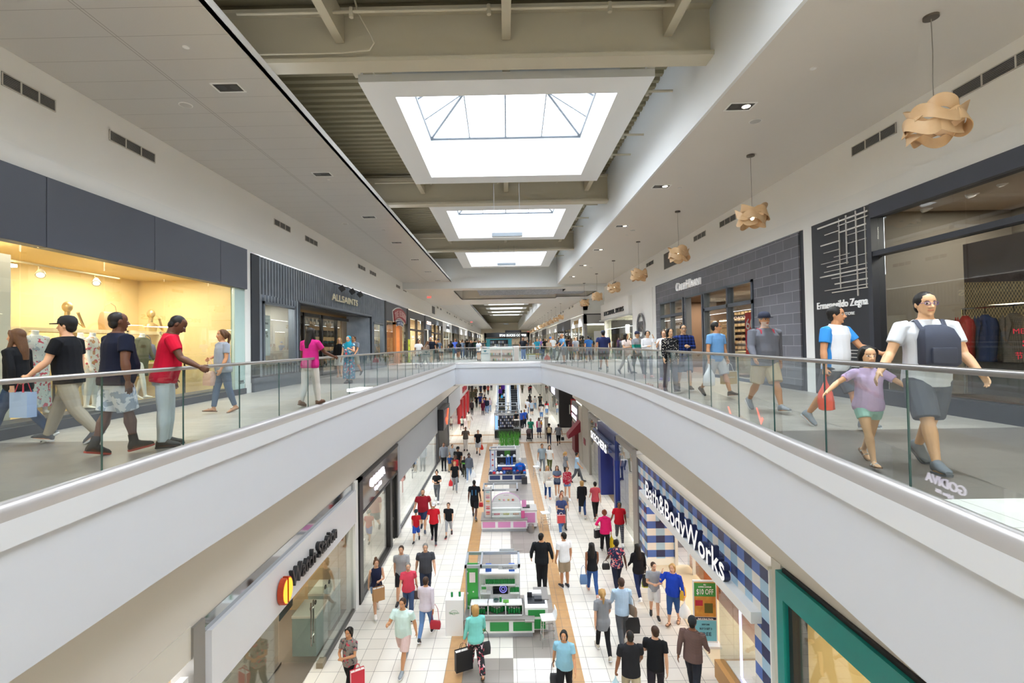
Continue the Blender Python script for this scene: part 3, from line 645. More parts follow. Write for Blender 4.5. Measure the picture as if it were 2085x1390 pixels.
    if shoe:
        for sd,(hip,kn,an,Fm) in legs.items():
            m=MB(); m.T=T0@Fm; sandal=shoe[0]=='sandal'; boot=len(shoe)>2
            if not sandal:
                m.loft([[(rx*math.cos(2*PI*k/12),y,-.062+max(0,hz*(1+math.sin(2*PI*k/12))*.5)) for k in range(12)] for y,rx,hz in ((.072,.022,.06),(.055,.038,.1),(.02,.044,.13 if not boot else .2),(-.03,.046,.118),(-.075,.047,.085),(-.13,.049,.062),(-.17,.044,.05),(-.2,.026,.03))])
                if boot: m.tube([(0,.0,.0),(0,.005,.13)],[.052,.05],12)
            else:
                m.tube([(-.045,-.09,-.055),(0,-.1,-.012),(.045,-.09,-.055)],.012,6,flat=.5); m.tube([(-.04,.0,-.05),(0,-.03,.02),(.04,.0,-.05)],.01,6)
            m.loft([[(rx*math.cos(2*PI*k/12),y+.012*math.sin(2*PI*k/12)*0,z) for k,z in [(k,-.08 if math.sin(2*PI*k/12)<0 else -.058) for k in range(12)]] for y,rx in ((.078,.02),(.06,.04),(0,.044),(-.07,.046),(-.13,.052),(-.175,.046),(-.207,.022))],mi=1)
            m.build('sandal' if sandal else 'shoe',[M(shoe[1] if sandal else shoe[0],.6),M('7d5a3c' if sandal else shoe[1],.6)],o,smooth=True)
    # ---- hair and hats
    hm=M(HAIRC.get(hc,hc),.55,var=.25,sc=40.,spec=.35)
    if not dummy and (hat or hair not in ('bald',)):
        m=MB(); m.T=Hm
        if hair!='hijab' and hair!='bald':
            th=.006 if hair=='buzz' else .014
            m.ell((0,.020,1.668),.074+th,.093+th,.085+th,16,10); m.ell((0,.05,1.61),.064+th*.7,.055+th*.5,.07,12,8)
            if hair=='afro': m.ell((0,.02,1.69),.13,.13,.115,16,10)
            if hair in('long','bob','pony','bun','wavy'):
                for e in (-1,1): m.tube([(e*.055,-.035,1.735),(e*.079,-.03,1.69),(e*.083,.0,1.63),(e*.08,.01,1.58)],[.022,.022,.024,.016],8)
            if hair in('long','wavy'):
                zb=1.28 if hair=='long' else 1.36; w_=.085 if hair=='long' else .11
                m.loft([ring((0,cy,z),rx,ry,14) for z,rx,ry,cy in ((1.70,.085,.075,.03),(1.6,.092,.075,.045),(1.52,w_,.06,.07),(1.42,w_,.045,.095),(zb,w_*.7,.025,.11))])
                for e in (-1,1): m.tube([(e*.078,0,1.62),(e*.085,-.01,1.54),(e*.1,-.03,1.44),(e*.095,-.035,1.36)],[.026,.03,.032,.012],8)
            if hair=='bob': m.loft([ring((0,.03,z),rx,ry,14) for z,rx,ry in ((1.68,.088,.09),(1.6,.094,.085),(1.53,.09,.07),(1.5,.07,.05))])
            if hair=='pony': m.ell((0,.115,1.69),.03,.03,.03,10,7); m.tube([(0,.12,1.69),(0,.155,1.64),(0,.15,1.55),(0,.125,1.46),(0,.12,1.4)],[.022,.034,.032,.024,.008],8)
            if hair=='bun': m.ell((0,.085,1.755),.052,.052,.048,12,8)
            part('hair',m,hm,2)
        if hair=='hijab':
            hcl=cloth(hc,'floral','63c3cf',.5) if False else cloth(hc)
            m.ell((0,.022,1.668),.092,.108,.1,16,10)
            m.loft([ring((0,cy,z),rx,ry,16) for z,rx,ry,cy in ((1.66,.088,.09,.03),(1.58,.09,.075,.045),(1.53,.095,.09,.0),(1.47,.14,.11,-.005),(1.4,.17,.125,-.01),(1.3,.12,.11,-.05),(1.22,.05,.05,-.09))]); part('headscarf',m,hcl,2)
        if hat=='cap':
            m=MB(); m.T=Hm; m.loft([ring((0,.012,z),r_,r_*1.19,18) for r_,z in ((.096,1.668),(.098,1.69),(.09,1.735),(.064,1.772),(.02,1.785))])
            a=[(-.075,-.06),(-.07,-.145),(-.035,-.19),(0,-.198),(.035,-.19),(.07,-.145),(.075,-.06)]
            m.prism(a,1.668,1.678,axis='z'); m.build('baseball_cap',M(extra if (extra and len(extra)==6) else '20263a',.8),o,smooth=True,sharp=40)
        if hat=='beanie':
            m=MB(); m.T=Hm; m.loft([ring((0,.014,z),r_,r_*1.17,18) for r_,z in ((.093,1.655),(.097,1.69),(.087,1.745),(.05,1.79),(.01,1.8))]); m.build('beanie',M('26282c',.9),o,smooth=True)
    if specs and dist<30:
        m=MB(); m.T=Hm
        for e in (-1,1):
            m.tube([(e*.033+.023*math.cos(a),-.108+abs(e*.033+.023*math.cos(a))*.2,1.643+.017*math.sin(a)) for a in [2*PI*k/12 for k in range(13)]],.0022,5); m.tube([(e*.056,-.097,1.648),(e*.08,.01,1.645)],.002,5)
        m.tube([(-.01,-.11,1.646),(.01,-.11,1.646)],.002,5); m.build('glasses',M('1b1b22' if specs is True else specs,.3),o)
    if extra=='packstraps':
        m=MB(); m.T=Lm
        for e in (-1,1): m.tube([(e*.11,.11,1.43),(e*.11,.03,1.485),(e*.11,-.07,1.46),(e*.1,-.13,1.33),(e*.12,-.12,1.15)],.022,8,flat=.35,up=(0,1,0))
        m.build('backpack_straps',M('8e2430',.8),o,smooth=True)
    Wm=Matrix.Translation((loc[0],loc[1],z0))@Matrix.Rotation(R(face),4,'Z')@Matrix.Scale(s,4)
    o['_']=0; del o['_']
    hd={sd:Wm@Lm@(arms[sd][2]+arms[sd][3]*.085) for sd in (-1,1)}
    return dict(o=o,L=hd[1],R=hd[-1],W=Wm,Lm=Lm,s=s,f=face,T0=T0)
def printed(P,body,size,z,col,back=False,y=None,**k):
    """lettering printed on the front or back of a top"""
    s=-1 if not back else 1
    t=text(body,size,M(col,.8),(0,s*(y or .155),z),P['o'],.001,.002,rot=(PI/2,0,0 if not back else PI),name='shirt_print',**k); return t
# ---- carried things
def paperbag(p,rz,col,label,w=.3,h=.36,d=.14,handle='5a4632',trim=None,drop=.16,logo=None):
    t=thing('shopping_bag',label,'bag',(p[0],p[1],p[2]-drop-h),rz); m=MB(); a,b=w/2,d/2
    m.loft([[(-a,-b,0),(a,-b,0),(a,b,0),(-a,b,0)],[(-a,-b,h),(a,-b,h),(a,b,h),(-a,b,h)]],cap=False); m.quad((-a,-b,0),(-a,b,0),(a,b,0),(a,-b,0)); m.quad((-a,-b,h*.93),(a,-b,h*.93),(a,b,h*.93),(-a,b,h*.93),1)
    m.build('bag_body',[M(col,.6,var=.06),M('e9e4dc',.8)],t,bevel=.004)
    m=MB()
    for e in (-1,1): m.tube([(-w*.22,e*b*.9,h*.97),(-w*.14,e*b*.5,h+drop*.75),(0,e*b*.1,h+drop),(w*.14,e*b*.5,h+drop*.75),(w*.22,e*b*.9,h*.97)],.006,6)
    m.build('handle',M(handle,.7),t,smooth=True)
    if trim: m=MB(); [m.box(sx*a-.006,sx*a+.006,-b-.004,-b+.002,0,h) for sx in (-1,1)]; m.box(-a,a,-b-.004,-b+.002,h-.012,h); m.build('edge_trim',M(trim,.6),t)
    if logo: text(logo[0],logo[1],M(logo[2],.6),(0,-b-.004,h*.5),t,.001,width=w*.6)
    return t
def plasticbag(p,rz,col,label,w=.26,h=.4,name='plastic_bag',logo=None):
    t=thing(name,label,'bag',(p[0],p[1],p[2]-h-.1),rz); r=random.Random(hash(label)%999); m=MB(); n=14; rings=[]
    for z,q,d in ((0,.55,.05),(.04,.95,.085),(.3,1.0,.09),(.6,.85,.07),(.8,.55,.045),(.95,.28,.03),(1.05,.14,.02),(1.25,.07,.014)):
        rings.append([(w/2*q*math.cos(2*PI*k/n)*(1+.12*r.uniform(-1,1)),d*math.sin(2*PI*k/n)*(1+.3*r.uniform(-1,1)),h*z*.985) for k in range(n)])
    m.loft(rings); m.build('bag_body',M(col,.4,var=.08,spec=.4),t,smooth=True); 
    return t
def handbag(p,rz,col,label,w=.3,h=.22,d=.11,strap=.2,name='handbag'):
    t=thing(name,label,'bag',(p[0],p[1],p[2]-h-strap),rz); m=MB(); a,b=w/2,d/2
    m.loft([[(-a*q,-b*e,z),(a*q,-b*e,z),(a*q,b*e,z),(-a*q,b*e,z)] for z,q,e in ((0,.92,1),(h*.5,1.,1.),(h*.9,.9,.7),(h,.85,.35))]); m.build('bag_body',M(col,.55,var=.08),t,bevel=.012,smooth=True)
    m=MB(); m.tube([(-a*.7,0,h*.95),(-a*.5,0,h+strap*.7),(0,0,h+strap),(a*.5,0,h+strap*.7),(a*.7,0,h*.95)],.008,6); m.build('strap',M(col,.5),t,smooth=True); return t
def backpack(P,col,label,front=False):
    q=P['W']@P['Lm']@Vector((0,(-.2 if front else .2),1.03)); t=thing('backpack',label,'backpack',tuple(q),R(P['f'])+(PI if front else 0)); m=MB()
    m.loft([[(-a,-.07,z),(a,-.07,z),(a,-.07+d,z),(-a,-.07+d,z)] for z,a,d in ((0,.12,.1),(.05,.145,.15),(.28,.145,.15),(.38,.12,.1),(.42,.07,.05))]); m.build('pack_body',M(col,.75,var=.1),t,bevel=.02,smooth=True)
    MB().box(-.1,.1,.07,.11,.05,.2).build('front_pocket',M(col,.7,var=.1),t,bevel=.015,smooth=True)
    m=MB()
    for e in (-1,1): m.tube([(e*.1,-.06,.38),(e*.11,-.14,.47),(e*.11,-.25,.45),(e*.11,-.33,.3),(e*.12,-.3,.12)],.02,8,flat=.35)
    m.build('strap',M(col,.7),t,smooth=True); return t
# ================================================================= SHOPS
def shop(side,y0,y1,zb,label,xw=None):
    x=xw if xw is not None else ((XL if side<0 else XR) if zb==0 else (LXL if side<0 else LXR))
    return thing('shopfront',label,'shop front',(x,y0 if side<0 else y1,zb),PI/2 if side<0 else -PI/2)
def room(t,x0,x1,h,depth,wall,fl,power,col=(1,.975,.94),y0=.25,ceil=None,nl=1):
    m=MB(); y1=y0+depth
    m.quad((x0,y1,0),(x1,y1,0),(x1,y1,h),(x0,y1,h)); m.quad((x0,y0,0),(x0,y1,0),(x0,y1,h),(x0,y0,h)); m.quad((x1,y1,0),(x1,y0,0),(x1,y0,h),(x1,y1,h))
    m.quad((x0,y0,.012),(x1,y0,.012),(x1,y1,.012),(x0,y1,.012),1); m.quad((x0,y0,h),(x0,y1,h),(x1,y1,h),(x1,y0,h),2)
    m.build('interior',[M(wall,.7,var=.05,sc=1.5),M(fl,.4,var=.08),M(ceil or wall,.7)],t)
    if t.location.z<-1: power*=.42
    for i in range(nl):
        a=area((x0+(x1-x0)*(i+.5)/nl,y0+depth*.5,h-.03),max(.4,(x1-x0)/nl*.6),depth*.45,power/nl,col=col,name='shop_ceiling_lamp'); a.parent=t
def boxes(name,t,mat,*bs,bevel=0.):
    m=MB()
    for b in bs: m.box(*b)
    return m.build(name,mat,t,bevel=bevel)
def boxeach(name,t,mat,*bs,bevel=0.):
    for b in bs: o=boxes(name,t,mat,b,bevel=bevel)
    return o
def panes(t,xs,z0,z1,y=0.,mat=None,th=.012):
    for a,b in zip(xs,xs[1:]): boxes('glass_pane',t,mat or SHOPG,(a+.008,b-.008,y-th/2,y+th/2,z0,z1))
def sign(t,label,loc,rz,parts,group=None):
    """free-standing sign thing in a shop's frame; parts=[(body,size,mat,dz,width,extrude,bold,side,dx)]"""
    w=t.matrix_basis if True else None
    b=Matrix.Translation(t.location)@Matrix.Rotation(t.rotation_euler.z,4,'Z'); p=b@Vector(loc)
    s=thing('shop_sign',label,'sign',tuple(p),t.rotation_euler.z+rz,group)
    for (body,size,mat,dz,width,ex,bold,sd,dx) in parts: text(body,size,mat,(dx,0,dz),s,ex,bold,width=width,side=sd)
    return s
WLP=lambda t,loc: tuple((Matrix.Translation(t.location)@Matrix.Rotation(t.rotation_euler.z,4,'Z'))@Vector(loc))
CREAMW='f3dfae'
# ---- grey awning-fascia shop (upper left)
t=shop(-1,-3,14.03,0,'shop front with slate fascia and a warm lit window of mannequins and bags')
sl=M('4a4e5a',.45,var=.08,sc=.8)
for i,(a,b) in enumerate(((0,3.55),(3.56,6.),(6.01,8.4),(8.41,10.85),(10.86,13.3),(13.31,15.7),(15.71,17.03))): boxes('fascia_panel',t,sl,(a,b,-.14,.1,3.03,4.2),bevel=.01)
boxes('plinth',t,M('3a3b42',.5,var=.05),(0,17.03,-.1,.1,0,.16)); boxes('window_board',t,M('4b4b52',.5),(0,17.,.1,.6,0,.2))
panes(t,[0,2.4,4.,5.8,7.4,9.,10.56,12.16,13.78,15.39,16.5],.16,3.03)
boxes('end_pier',t,M('b9d0cc',.2,var=.04),(16.52,17.03,-.05,.1,0.16,3.03)); text('2095',.15,M('33383a',.5),(16.82,-.06,.3),t,.003,width=.3)
room(t,0,16.5,3.25,2.6,'e7cf96','8a7458',150,(1,.93,.82),y0=.05,ceil='dcc48e',nl=4); wl=area((8.2,.3,3.2),16,.25,26,col=(1,.95,.86),name='window_fill'); wl.parent=t  # last area light is an added fill strip brightening the window front
boxes('display_panel',t,M('eee6d2',.6),(9.4,11.02,.62,.7,.2,2.95))
boxes('shelf_unit',t,M('e2cfa0',.6),(11.1,16.45,1.65,2.1,1.72,1.8),(11.1,16.45,1.65,2.1,.0,.06),(11.1,16.45,1.65,2.1,.95,1.0),*[(q,q+.06,1.65,2.1,0,1.8) for q in (11.1,12.3,13.5,14.8,15.94)])
boxes('display_rail',t,M('2a2826',.4,.6),(12.2,16.,1.0,1.3,1.06,1.09),*[(q,q+.03,1.0,1.03,0,1.06) for q in (12.2,13.6,15.,15.97)])
t2=thing('track_light','warm track spotlights hung in the lit bag shop window','spotlight',WLP(t,(12.4,1.2,2.75)),PI/2)
boxes('track',t2,M('c9b58a',.4),(-1.5,1.6,-.02,.02,.2,.23)); boxes('tube_lamp',t2,M('fff4d8',.4,emit=9.),(-1.3,-.75,-.05,.05,.1,.15))
for q in (-.3,.95):
    m=MB(); m.tube([(q,0,.2),(q,0,.08)],.012,6); m.build('stem',M('c9b58a',.4),t2); m=MB(); m.lathe([(.04,.0),(.075,.12),(.08,.16),(.06,.16),(.02,.05)],n=14); o=m.build('spot_head',M('d8cdb0',.3),t2,smooth=True); o.location=(q+.04,0,.12); o.rotation_euler=(R(150),R(40),0)
    m=MB().lathe([(.06,.15),(.01,.152)],n=14).build('spot_bulb',M('ffe6b0',.4,emit=12.),t2); m.location=o.location; m.rotation_euler=o.rotation_euler
def dummyat(u,X,lab,top,bot,face,pose='stand'):
    p=onX(u,700,X); person(lab,0,0,.2,face,1.62,'f','f4f1ea','bald','k',top,bot,None,pose,dummy='nohead',loc=(X,p.y),vox=.0085)
dummyat(70,-8.12,'headless white mannequin in a pale dress at the left end of the bag shop window',('dress','d8d8d4','floral','a9b0b8'),('none',),70,'stepL')
dummyat(163,-8.25,'headless white mannequin in pale jeans and jacket in the bag shop window',('open','d6d8d6'),('capri','c9d0d4'),60)
dummyat(186,-8.05,'headless white mannequin in a flowered blouse in the bag shop window',('tunic','e6dccb','floral','c98a58'),('capri','d8d8d4'),110)
dummyat(288,-8.2,'headless white mannequin in an olive jacket in the bag shop window',('coat','4e4d33'),('none',),90,'stepR')
def bust(u,lab):
    p=onX(u,650,-9.5); o=thing('mannequin_bust',lab,'mannequin',(-9.52,p.y,1.802),PI/2); m=MB(); m.ell((0,0,.48),.085,.105,.12); m.tube([(0,0,.38),(0,.01,.24)],.05,10); m.loft([ring((0,0,z),a,b) for z,a,b in ((.25,.05,.05),(.2,.16,.08),(.1,.19,.1),(0,.16,.1))]); m.tube([(.18,0,.18),(.3,-.1,.05),(.08,-.16,.36)],.03,8); o2=m.build('bust_form',M('b99f6c',.3,.4),o,smooth=True)
bust(139,'golden mannequin bust with raised hand on the left shelf of the bag shop'); bust(309,'golden mannequin bust on the right shelf of the bag shop')
for u,v,X,c,lab,w_ in ((225,650,-9.5,'b08f64','tan tote bag with navy stripe on the top shelf of the bag shop',.55),(263,700,-8.85,'c95a63','pink floral tote bag with red handles in the bag shop window',.46),(299,703,-8.85,'34406e','navy and white floral tote bag in the bag shop window',.46),(318,684,-9.4,'8fb53a','lime green handbag on the bag shop shelf',.3),(345,688,-9.4,'26221f','black handbag on the bag shop shelf',.3),(203,686,-9.4,'2e2420','small dark handbag on the left shelf of the bag shop',.28)):
    p=onX(u,v,X); zb={225:1.802,263:1.092,299:1.092,318:1.002,345:1.002,203:1.002}[u]; handbag((X,p.y,zb+w_*.8+.22),PI/2,c,lab,w_,w_*.8,.16,.22)
# white pillar
struct(MB().box(XL-.2,XL+.06,14.03,14.34,0,4.2).box(XL-.2,XL+.08,14.01,14.36,0,.28),'pillar_left_white',TRIMW)
# ---- corrugated metal shop
t=shop(-1,14.34,30.24,0,'shop front clad in dark corrugated metal with a deep entrance'); W=15.9
g=G('weathered_metal',.45); g.b.inputs['Metallic'].default_value=.25; CORR=g.out(g.mix(g.noise(2.2,5),'646b75','9097a1'))
def corr(x0,x1,z0,z1,y=0.,p=.2):
    m=MB(); n=max(1,int((x1-x0)/p)); 
    for i in range(n):
        a=x0+(x1-x0)*i/n; s=(x1-x0)/n
        for (u,d),(v,e) in (((0,.03),(.12,-.09)),((.12,-.09),(.58,-.09)),((.58,-.09),(.7,.03)),((.7,.03),(1,.03))): m.quad((a+u*s,y+d,z0),(a+v*s,y+e,z0),(a+v*s,y+e,z1),(a+u*s,y+d,z1))
    return m.build('corrugated_cladding',CORR,t)
corr(.45,W,2.98,4.15); corr(.45,.75,0,2.98); corr(2.9,3.34,0,2.98); corr(12.9,13.3,0,2.98); corr(15.4,W,0,2.98); corr(13.3,15.4,2.62,2.98); corr(.75,2.9,2.72,2.98); corr(.75,2.9,.45,.85); corr(13.3,15.4,0.1,.6)
boxeach('corner_post',t,M('33373f',.5,.4,var=.1),(0,.45,-.1,.2,0,4.15),(3.28,3.4,-.1,1.6,0,3.0),(12.85,12.95,-.1,.3,0,3.0)); boxes('window_frames',t,M('6a717b',.4,.5,var=.1),(.66,.76,-.12,.1,.85,2.78),(2.88,2.98,-.12,.1,.85,2.78),(.66,2.98,-.12,.1,2.7,2.78),(.66,2.98,-.2,.1,.78,.88),(13.22,13.3,-.12,.1,.6,2.68),(15.4,15.48,-.12,.1,.6,2.68),(13.22,15.48,-.12,.1,2.6,2.68),(13.22,15.48,-.15,.1,.55,.62),(3.3,12.95,-.1,.1,2.96,3.05))
boxes('plinth',t,M('5b6069',.5,.3,var=.08),(0,3.34,-.16,.1,0,.42),(12.9,W,-.16,.1,0,.1))
panes(t,[.76,2.88],.88,2.7); panes(t,[13.3,15.4],.62,2.6)
room(t,.5,3.2,2.9,1.5,'6d6a64','55504a',50,(1,.95,.88)); room(t,13.1,15.6,2.9,1.5,'6d6a64','55504a',40,(1,.95,.88))
boxes('entrance_lining',t,M('24262b',.5),(3.4,12.85,.1,.9,2.9,2.96),(3.4,3.5,.1,.9,0,2.9)); boxes('entrance_floor',t,M('6d665e',.4,var=.1),(3.4,12.85,.1,.8,.002,.01))
m=MB(); n=12
for i in range(n): a=11.3+1.55*i/n; b=a+1.55/n; ya=.8-.75*i/n; yb=.8-.75*(i+1)/n; m.quad((a,ya,0),((a+b)/2,(ya+yb)/2-.12,0),((a+b)/2,(ya+yb)/2-.1,2.9),(a,ya,2.9)); m.quad(((a+b)/2,(ya+yb)/2-.12,0),(b,yb,0),(b,yb,2.9),((a+b)/2,(ya+yb)/2-.1,2.9))
m.build('angled_cladding',CORR,t)
for i,q in enumerate((3.6,5.6,7.6,9.5)):
    boxes('door_frame',t,M('1c1d20',.4,.4),(q,q+.12,.7,.82,0,2.75),(q,q+1.9,.7,.82,2.62,2.76),(q,q+1.9,.7,.82,0,.15))
panes(t,[3.6,5.6,7.6,9.5,11.3],.1,2.7,.78)
boxes('sewing_machine_rack',t,M('3a3530',.5),*[(5.7,11.2,1.3,1.4,z,z+.03) for z in (.3,.8,1.3,1.8,2.3)],*[(q,q+.04,1.3,1.4,.1,2.6) for q in (5.7,7.5,9.3,11.16)])
mb=MB()
for k in range(5):
    for j in range(12): x=5.8+j*.45; z=.33+.5*k; mb.box(x,x+.3,1.24,1.36,z,z+.04); mb.box(x+.22,x+.3,1.26,1.34,z,z+.26); mb.box(x,x+.3,1.26,1.34,z+.19,z+.28); mb.box(x,x+.05,1.27,1.33,z+.04,z+.2)
mb.build('sewing_machines',M('1e1c1b',.35),t)
room(t,3.5,12.,2.9,2.4,'7d6a50','4a4038',130,(1,.88,.68),y0=.85)
bras=M('e6dcc0',.35,.2)
s=sign(t,'ALLSAINTS raised metal letters on the corrugated front',(8.2,-.2,3.33),0,[('ALLSAINTS',.42,bras,0,3.6,.02,.004,None,0)])
for i,u in enumerate((696,717,733)):
    p=onX(u,588+6*i,-7.2); o=thing('sign_spotlight','black square spotlight on an arm above the ALLSAINTS letters, %s from the left'%lw(i),'spotlight',tuple(p),PI/2,'spotlights over the metal letters'); m=MB(); m.box(-.14,.14,-.12,.1,-.12,.12); q=m.build('lamp_head',M('17181b',.4),o,bevel=.01); q.rotation_euler=(R(-35),0,R(20)); m=MB(); m.tube([(0,0,.1),(0,.2,.22),(0,.46,.22)],.015,6); m.build('arm',M('17181b',.4),o)
def poster(p,rz,w,h,col,label,lines=(),frame=None,legs=0):
    o=thing('poster',label,'poster',p,rz); boxes('sheet',o,M(col,.5),(-w/2,w/2,-.008,.008,0,h))
    if frame: boxes('frame',o,M(frame,.4),(-w/2-.03,-w/2,-.02,.02,-legs,h+.03),(w/2,w/2+.03,-.02,.02,-legs,h+.03),(-w/2,w/2,-.02,.02,h,h+.03),(-w/2,w/2,-.02,.02,-.03,0))
    for body,size,c,z,*r in lines: text(body,size,M(c,.5),(r[1] if len(r)>1 else 0,-.011,z),o,.001,.003,width=r[0] if r else None)
    return o
poster(WLP(t,(1.65,.35,1.05)),PI/2,.72,1.35,'e8eeee','white sale poster reading 50% in the corrugated shop window',(('ALL SPRING',.09,'4a5256',1.05),('50%',.26,'3a4448',.62)))
poster(WLP(t,(14.2,.35,.75)),PI/2,.7,1.25,'e4ecec','white sale poster in the small right window of the corrugated shop',(('50%',.22,'6a7478',.6),))
# ---- true religion style shop
t=shop(-1,30.3,37.6,0,'grey shop front with timber entrance and red arched sign'); gr=M('55565b',.55,var=.05)
boxes('fascia',t,gr,(.3,7.3,-.05,.2,2.95,4.15)); boxeach('dark_pier',t,M('232326',.5),(0,.35,-.1,.2,0,4.15),(6.95,7.3,-.1,.2,0,4.15)); panes(t,[.4,1.6,2.8],.1,2.95); panes(t,[4.9,6.0,6.95],.1,2.95)
boxes('timber_entrance',t,WOOD,(2.8,3.,-.1,.8,0,2.9),(4.1,4.9,-.1,.8,0,2.9),(2.8,4.9,-.1,.6,2.75,2.95)); room(t,.3,7.,2.95,3.,'b9a988','7a6248',210,(1,.9,.7))
s=thing('shop_sign','red arched two-line sign with white edge and blue lower arc','sign',WLP(t,(4.15,-.1,3.35)),PI/2)
def arc(r0,r1,a0,a1,y0,y1,cz,n=14): 
    m=MB(); pts=[(r1*math.sin(a0+(a1-a0)*k/n),cz+r1*math.cos(a0+(a1-a0)*k/n)) for k in range(n+1)]+[(r0*math.sin(a1-(a1-a0)*k/n),cz+r0*math.cos(a1-(a1-a0)*k/n)) for k in range(n+1)]
    m.prism(pts,y0,y1); return m
arc(5.6,6.4,-.33,.33,0,.06,-5.75).build('sign_edge',M('f0eeea',.4),s); arc(5.66,6.34,-.318,.318,-.06,0,-5.75).build('sign_face',M('8e1420',.45),s); arc(5.1,5.5,-.2,.2,0,.05,-5.72).build('lower_edge',M('f0eeea',.4),s); arc(5.15,5.45,-.19,.19,-.04,0,-5.72).build('lower_face',M('26365e',.45),s)
lt='TRUE RELIGION'
for i,ch in enumerate(lt):
    if ch==' ': continue
    a=-.285+.57*i/(len(lt)-1); o=text(ch,.62,M('d8b0ac',.5),(5.76*math.sin(a),-.075,-5.75+5.76*math.cos(a)),s,.01,.002,width=.21); o.rotation_euler=(PI/2,a,0)
for i,ch in enumerate('BRAND JEANS'):
    if ch==' ': continue
    a=-.16+.32*i/10; o=text(ch,.24,M('c9d2de',.5),(5.2*math.sin(a),-.05,-5.72+5.2*math.cos(a)),s,.006,.001,width=.12); o.rotation_euler=(PI/2,a,0)
poster(WLP(t,(6.4,-.3,.02)),PI/2,.7,1.75,'c8d62a','lime green upright poster board by the red arched sign shop',(('SALE',.25,'2a2c20',1.2,.5),('50%',.25,'2a2c20',.75,.5),('OFF',.2,'2a6f9c',.25,.4)))
# ---- dark framed shop with COACH sign
t=shop(-1,37.7,58.5,0,'long dark grey shop front with black framed windows and lit letters')
boxes('fascia',t,gr,(0,20.8,-.05,.2,3.5,4.1),(7.,7.6,-.05,.2,0,3.5),(11.3,11.6,-.05,.2,0,3.5),(20.4,20.8,-.05,.2,0,3.5),(0,.5,-.08,.2,0,3.5)); boxes('sign_panel',t,M('45464c',.5),(7.6,11.3,-.12,.2,2.8,4.1)); boxes('doorway',t,M('0f0f11',.6),(7.6,11.3,.3,.4,0,2.8))
for a,b in ((.5,7.),(11.6,20.4)):
    n=2 if b-a<7 else 3; xs=[a+(b-a)*k/n for k in range(n+1)]; boxes('window_frame',t,M('241a17',.45),*[(q-.12,q+.12,-.08,.1,0,3.5) for q in xs],(a,b,-.08,.1,2.5,2.64),(a,b,-.08,.1,0,.15)); panes(t,xs,.1,3.5,.05); room(t,a,b,3.5,3.,'d8c4a0','8a6a48',260,(1,.9,.72))
sign(t,'COACH letters glowing pale pink on the dark grey panel',(9.45,-.16,3.3),0,[('COACH',.42,M('ffe2d2',.4,emit=2.2),0,2.6,.02,.012,M('a0583c',.5),0)])
# ---- right upper: panelled suit shop
t=shop(1,3,11.84,0,'black shop front with metal line artwork and a suit window'); W=8.84
zk=M('2b2d33',.5,var=.05,sc=1.)
boxes('dark_panel',t,zk,(0,1.9,-.08,.15,0,4.07)); boxes('fascia',t,M('393c47',.5,var=.05),(1.9,W,-.1,.15,3.77,4.07)); boxes('window_frame',t,M('30333c',.45),(1.84,1.96,-.12,.15,0,3.77),(1.9,W,-.1,.12,2.98,3.08),(1.9,W,-.15,.12,0,.28)); panes(t,[1.96,3.85,6.,W],.28,2.98,.02); panes(t,[1.96,3.85,6.,W],3.08,3.77,.02)
lw_=M('d9d6d0',.35,.3); m=MB()
hl=[(.25,1.86,3.9,.035),(.95,1.86,3.8,.02),(.5,1.0,3.68,.02),(1.0,1.86,3.62,.03),(.35,1.,3.42,.03),(.45,1.,3.22,.015),(.8,1.3,3.05,.015),(.35,1.86,2.95,.012),(.55,1.25,2.84,.02),(.45,1.86,2.72,.015),(.3,1.86,2.6,.03),(.7,1.86,2.52,.015),(.8,1.86,2.36,.03),(.45,1.86,2.24,.015),(.7,1.86,2.16,.02),(1.2,1.86,3.5,.012),(1.2,1.8,3.3,.012)]
LZ=lambda z: 2.36+(z-2.16)*.9
for a,b,z,h in hl: z=LZ(z); m.box(a,b,-.1,-.08,z,z+h)
for x,z0,z1,w in ((.98,2.42,4.0,.018),(1.2,2.95,4.02,.028),(1.5,2.22,4.04,.028),(1.76,2.36,4.05,.018)): m.box(x,x+w,-.1,-.08,z0,z1)
m.build('line_artwork',lw_,t)
boxes('lower_strips',t,lw_,*[(a,1.5,-.1,-.08,z,z+.015) for a,z in ((.7,1.05),(.9,.98),(.8,.9),(1.,.8),(.7,.7),(.85,.62))])
sign(t,'Ermenegildo Zegna OUTLET STORE white lettering on the black panel',(.98,-.1,1.99),0,[('Ermenegildo Zegna',.23,M('f2f2f2',.4,emit=.15),.03,1.62,.012,.001,None,0),('OUTLET STORE',.09,M('e8e8e8',.4),-.16,.75,.006,.002,None,.05)])
room(t,1.9,W,3.9,2.6,'6c6459','8a5f42',70,(1,.93,.84),y0=.2,ceil='b9aea2',nl=2)
g=G('woven_label_print',.5); g.b.inputs['Roughness'].default_value=.4
wv=g.f('SINE',g.f('MULTIPLY',g.f('ADD',g.z,g.f('MULTIPLY',g.x,.16)),70.)); wx=g.f('SINE',g.f('MULTIPLY',g.x,120.)); sel=g.f('MULTIPLY',g.f('MULTIPLY',wv,wx),.5)
bandm=g.rng(g.f('ADD',g.z,g.f('MULTIPLY',g.x,.1)),1.45,2.6)
PR=g.out(g.mix(bandm,g.mix(g.noise(30,2),'3a2a28','5d4743'),g.mix(g.f('ADD',.5,sel),'2a2220','c9a878')))
boxes('woven_print_board',t,PR,(2.95,W,.8,.86,.3,3.0))
for i,(b,z,sz) in enumerate((('ERMENEGILDO',2.35,.16),('MADE IN ITALY',2.1,.12),('ZEGNA',1.72,.22))): text(b,sz,M('cfc0a8',.5),(4.6,.79,z),t,.002,.003,rot=(PI/2,R(-6),0))
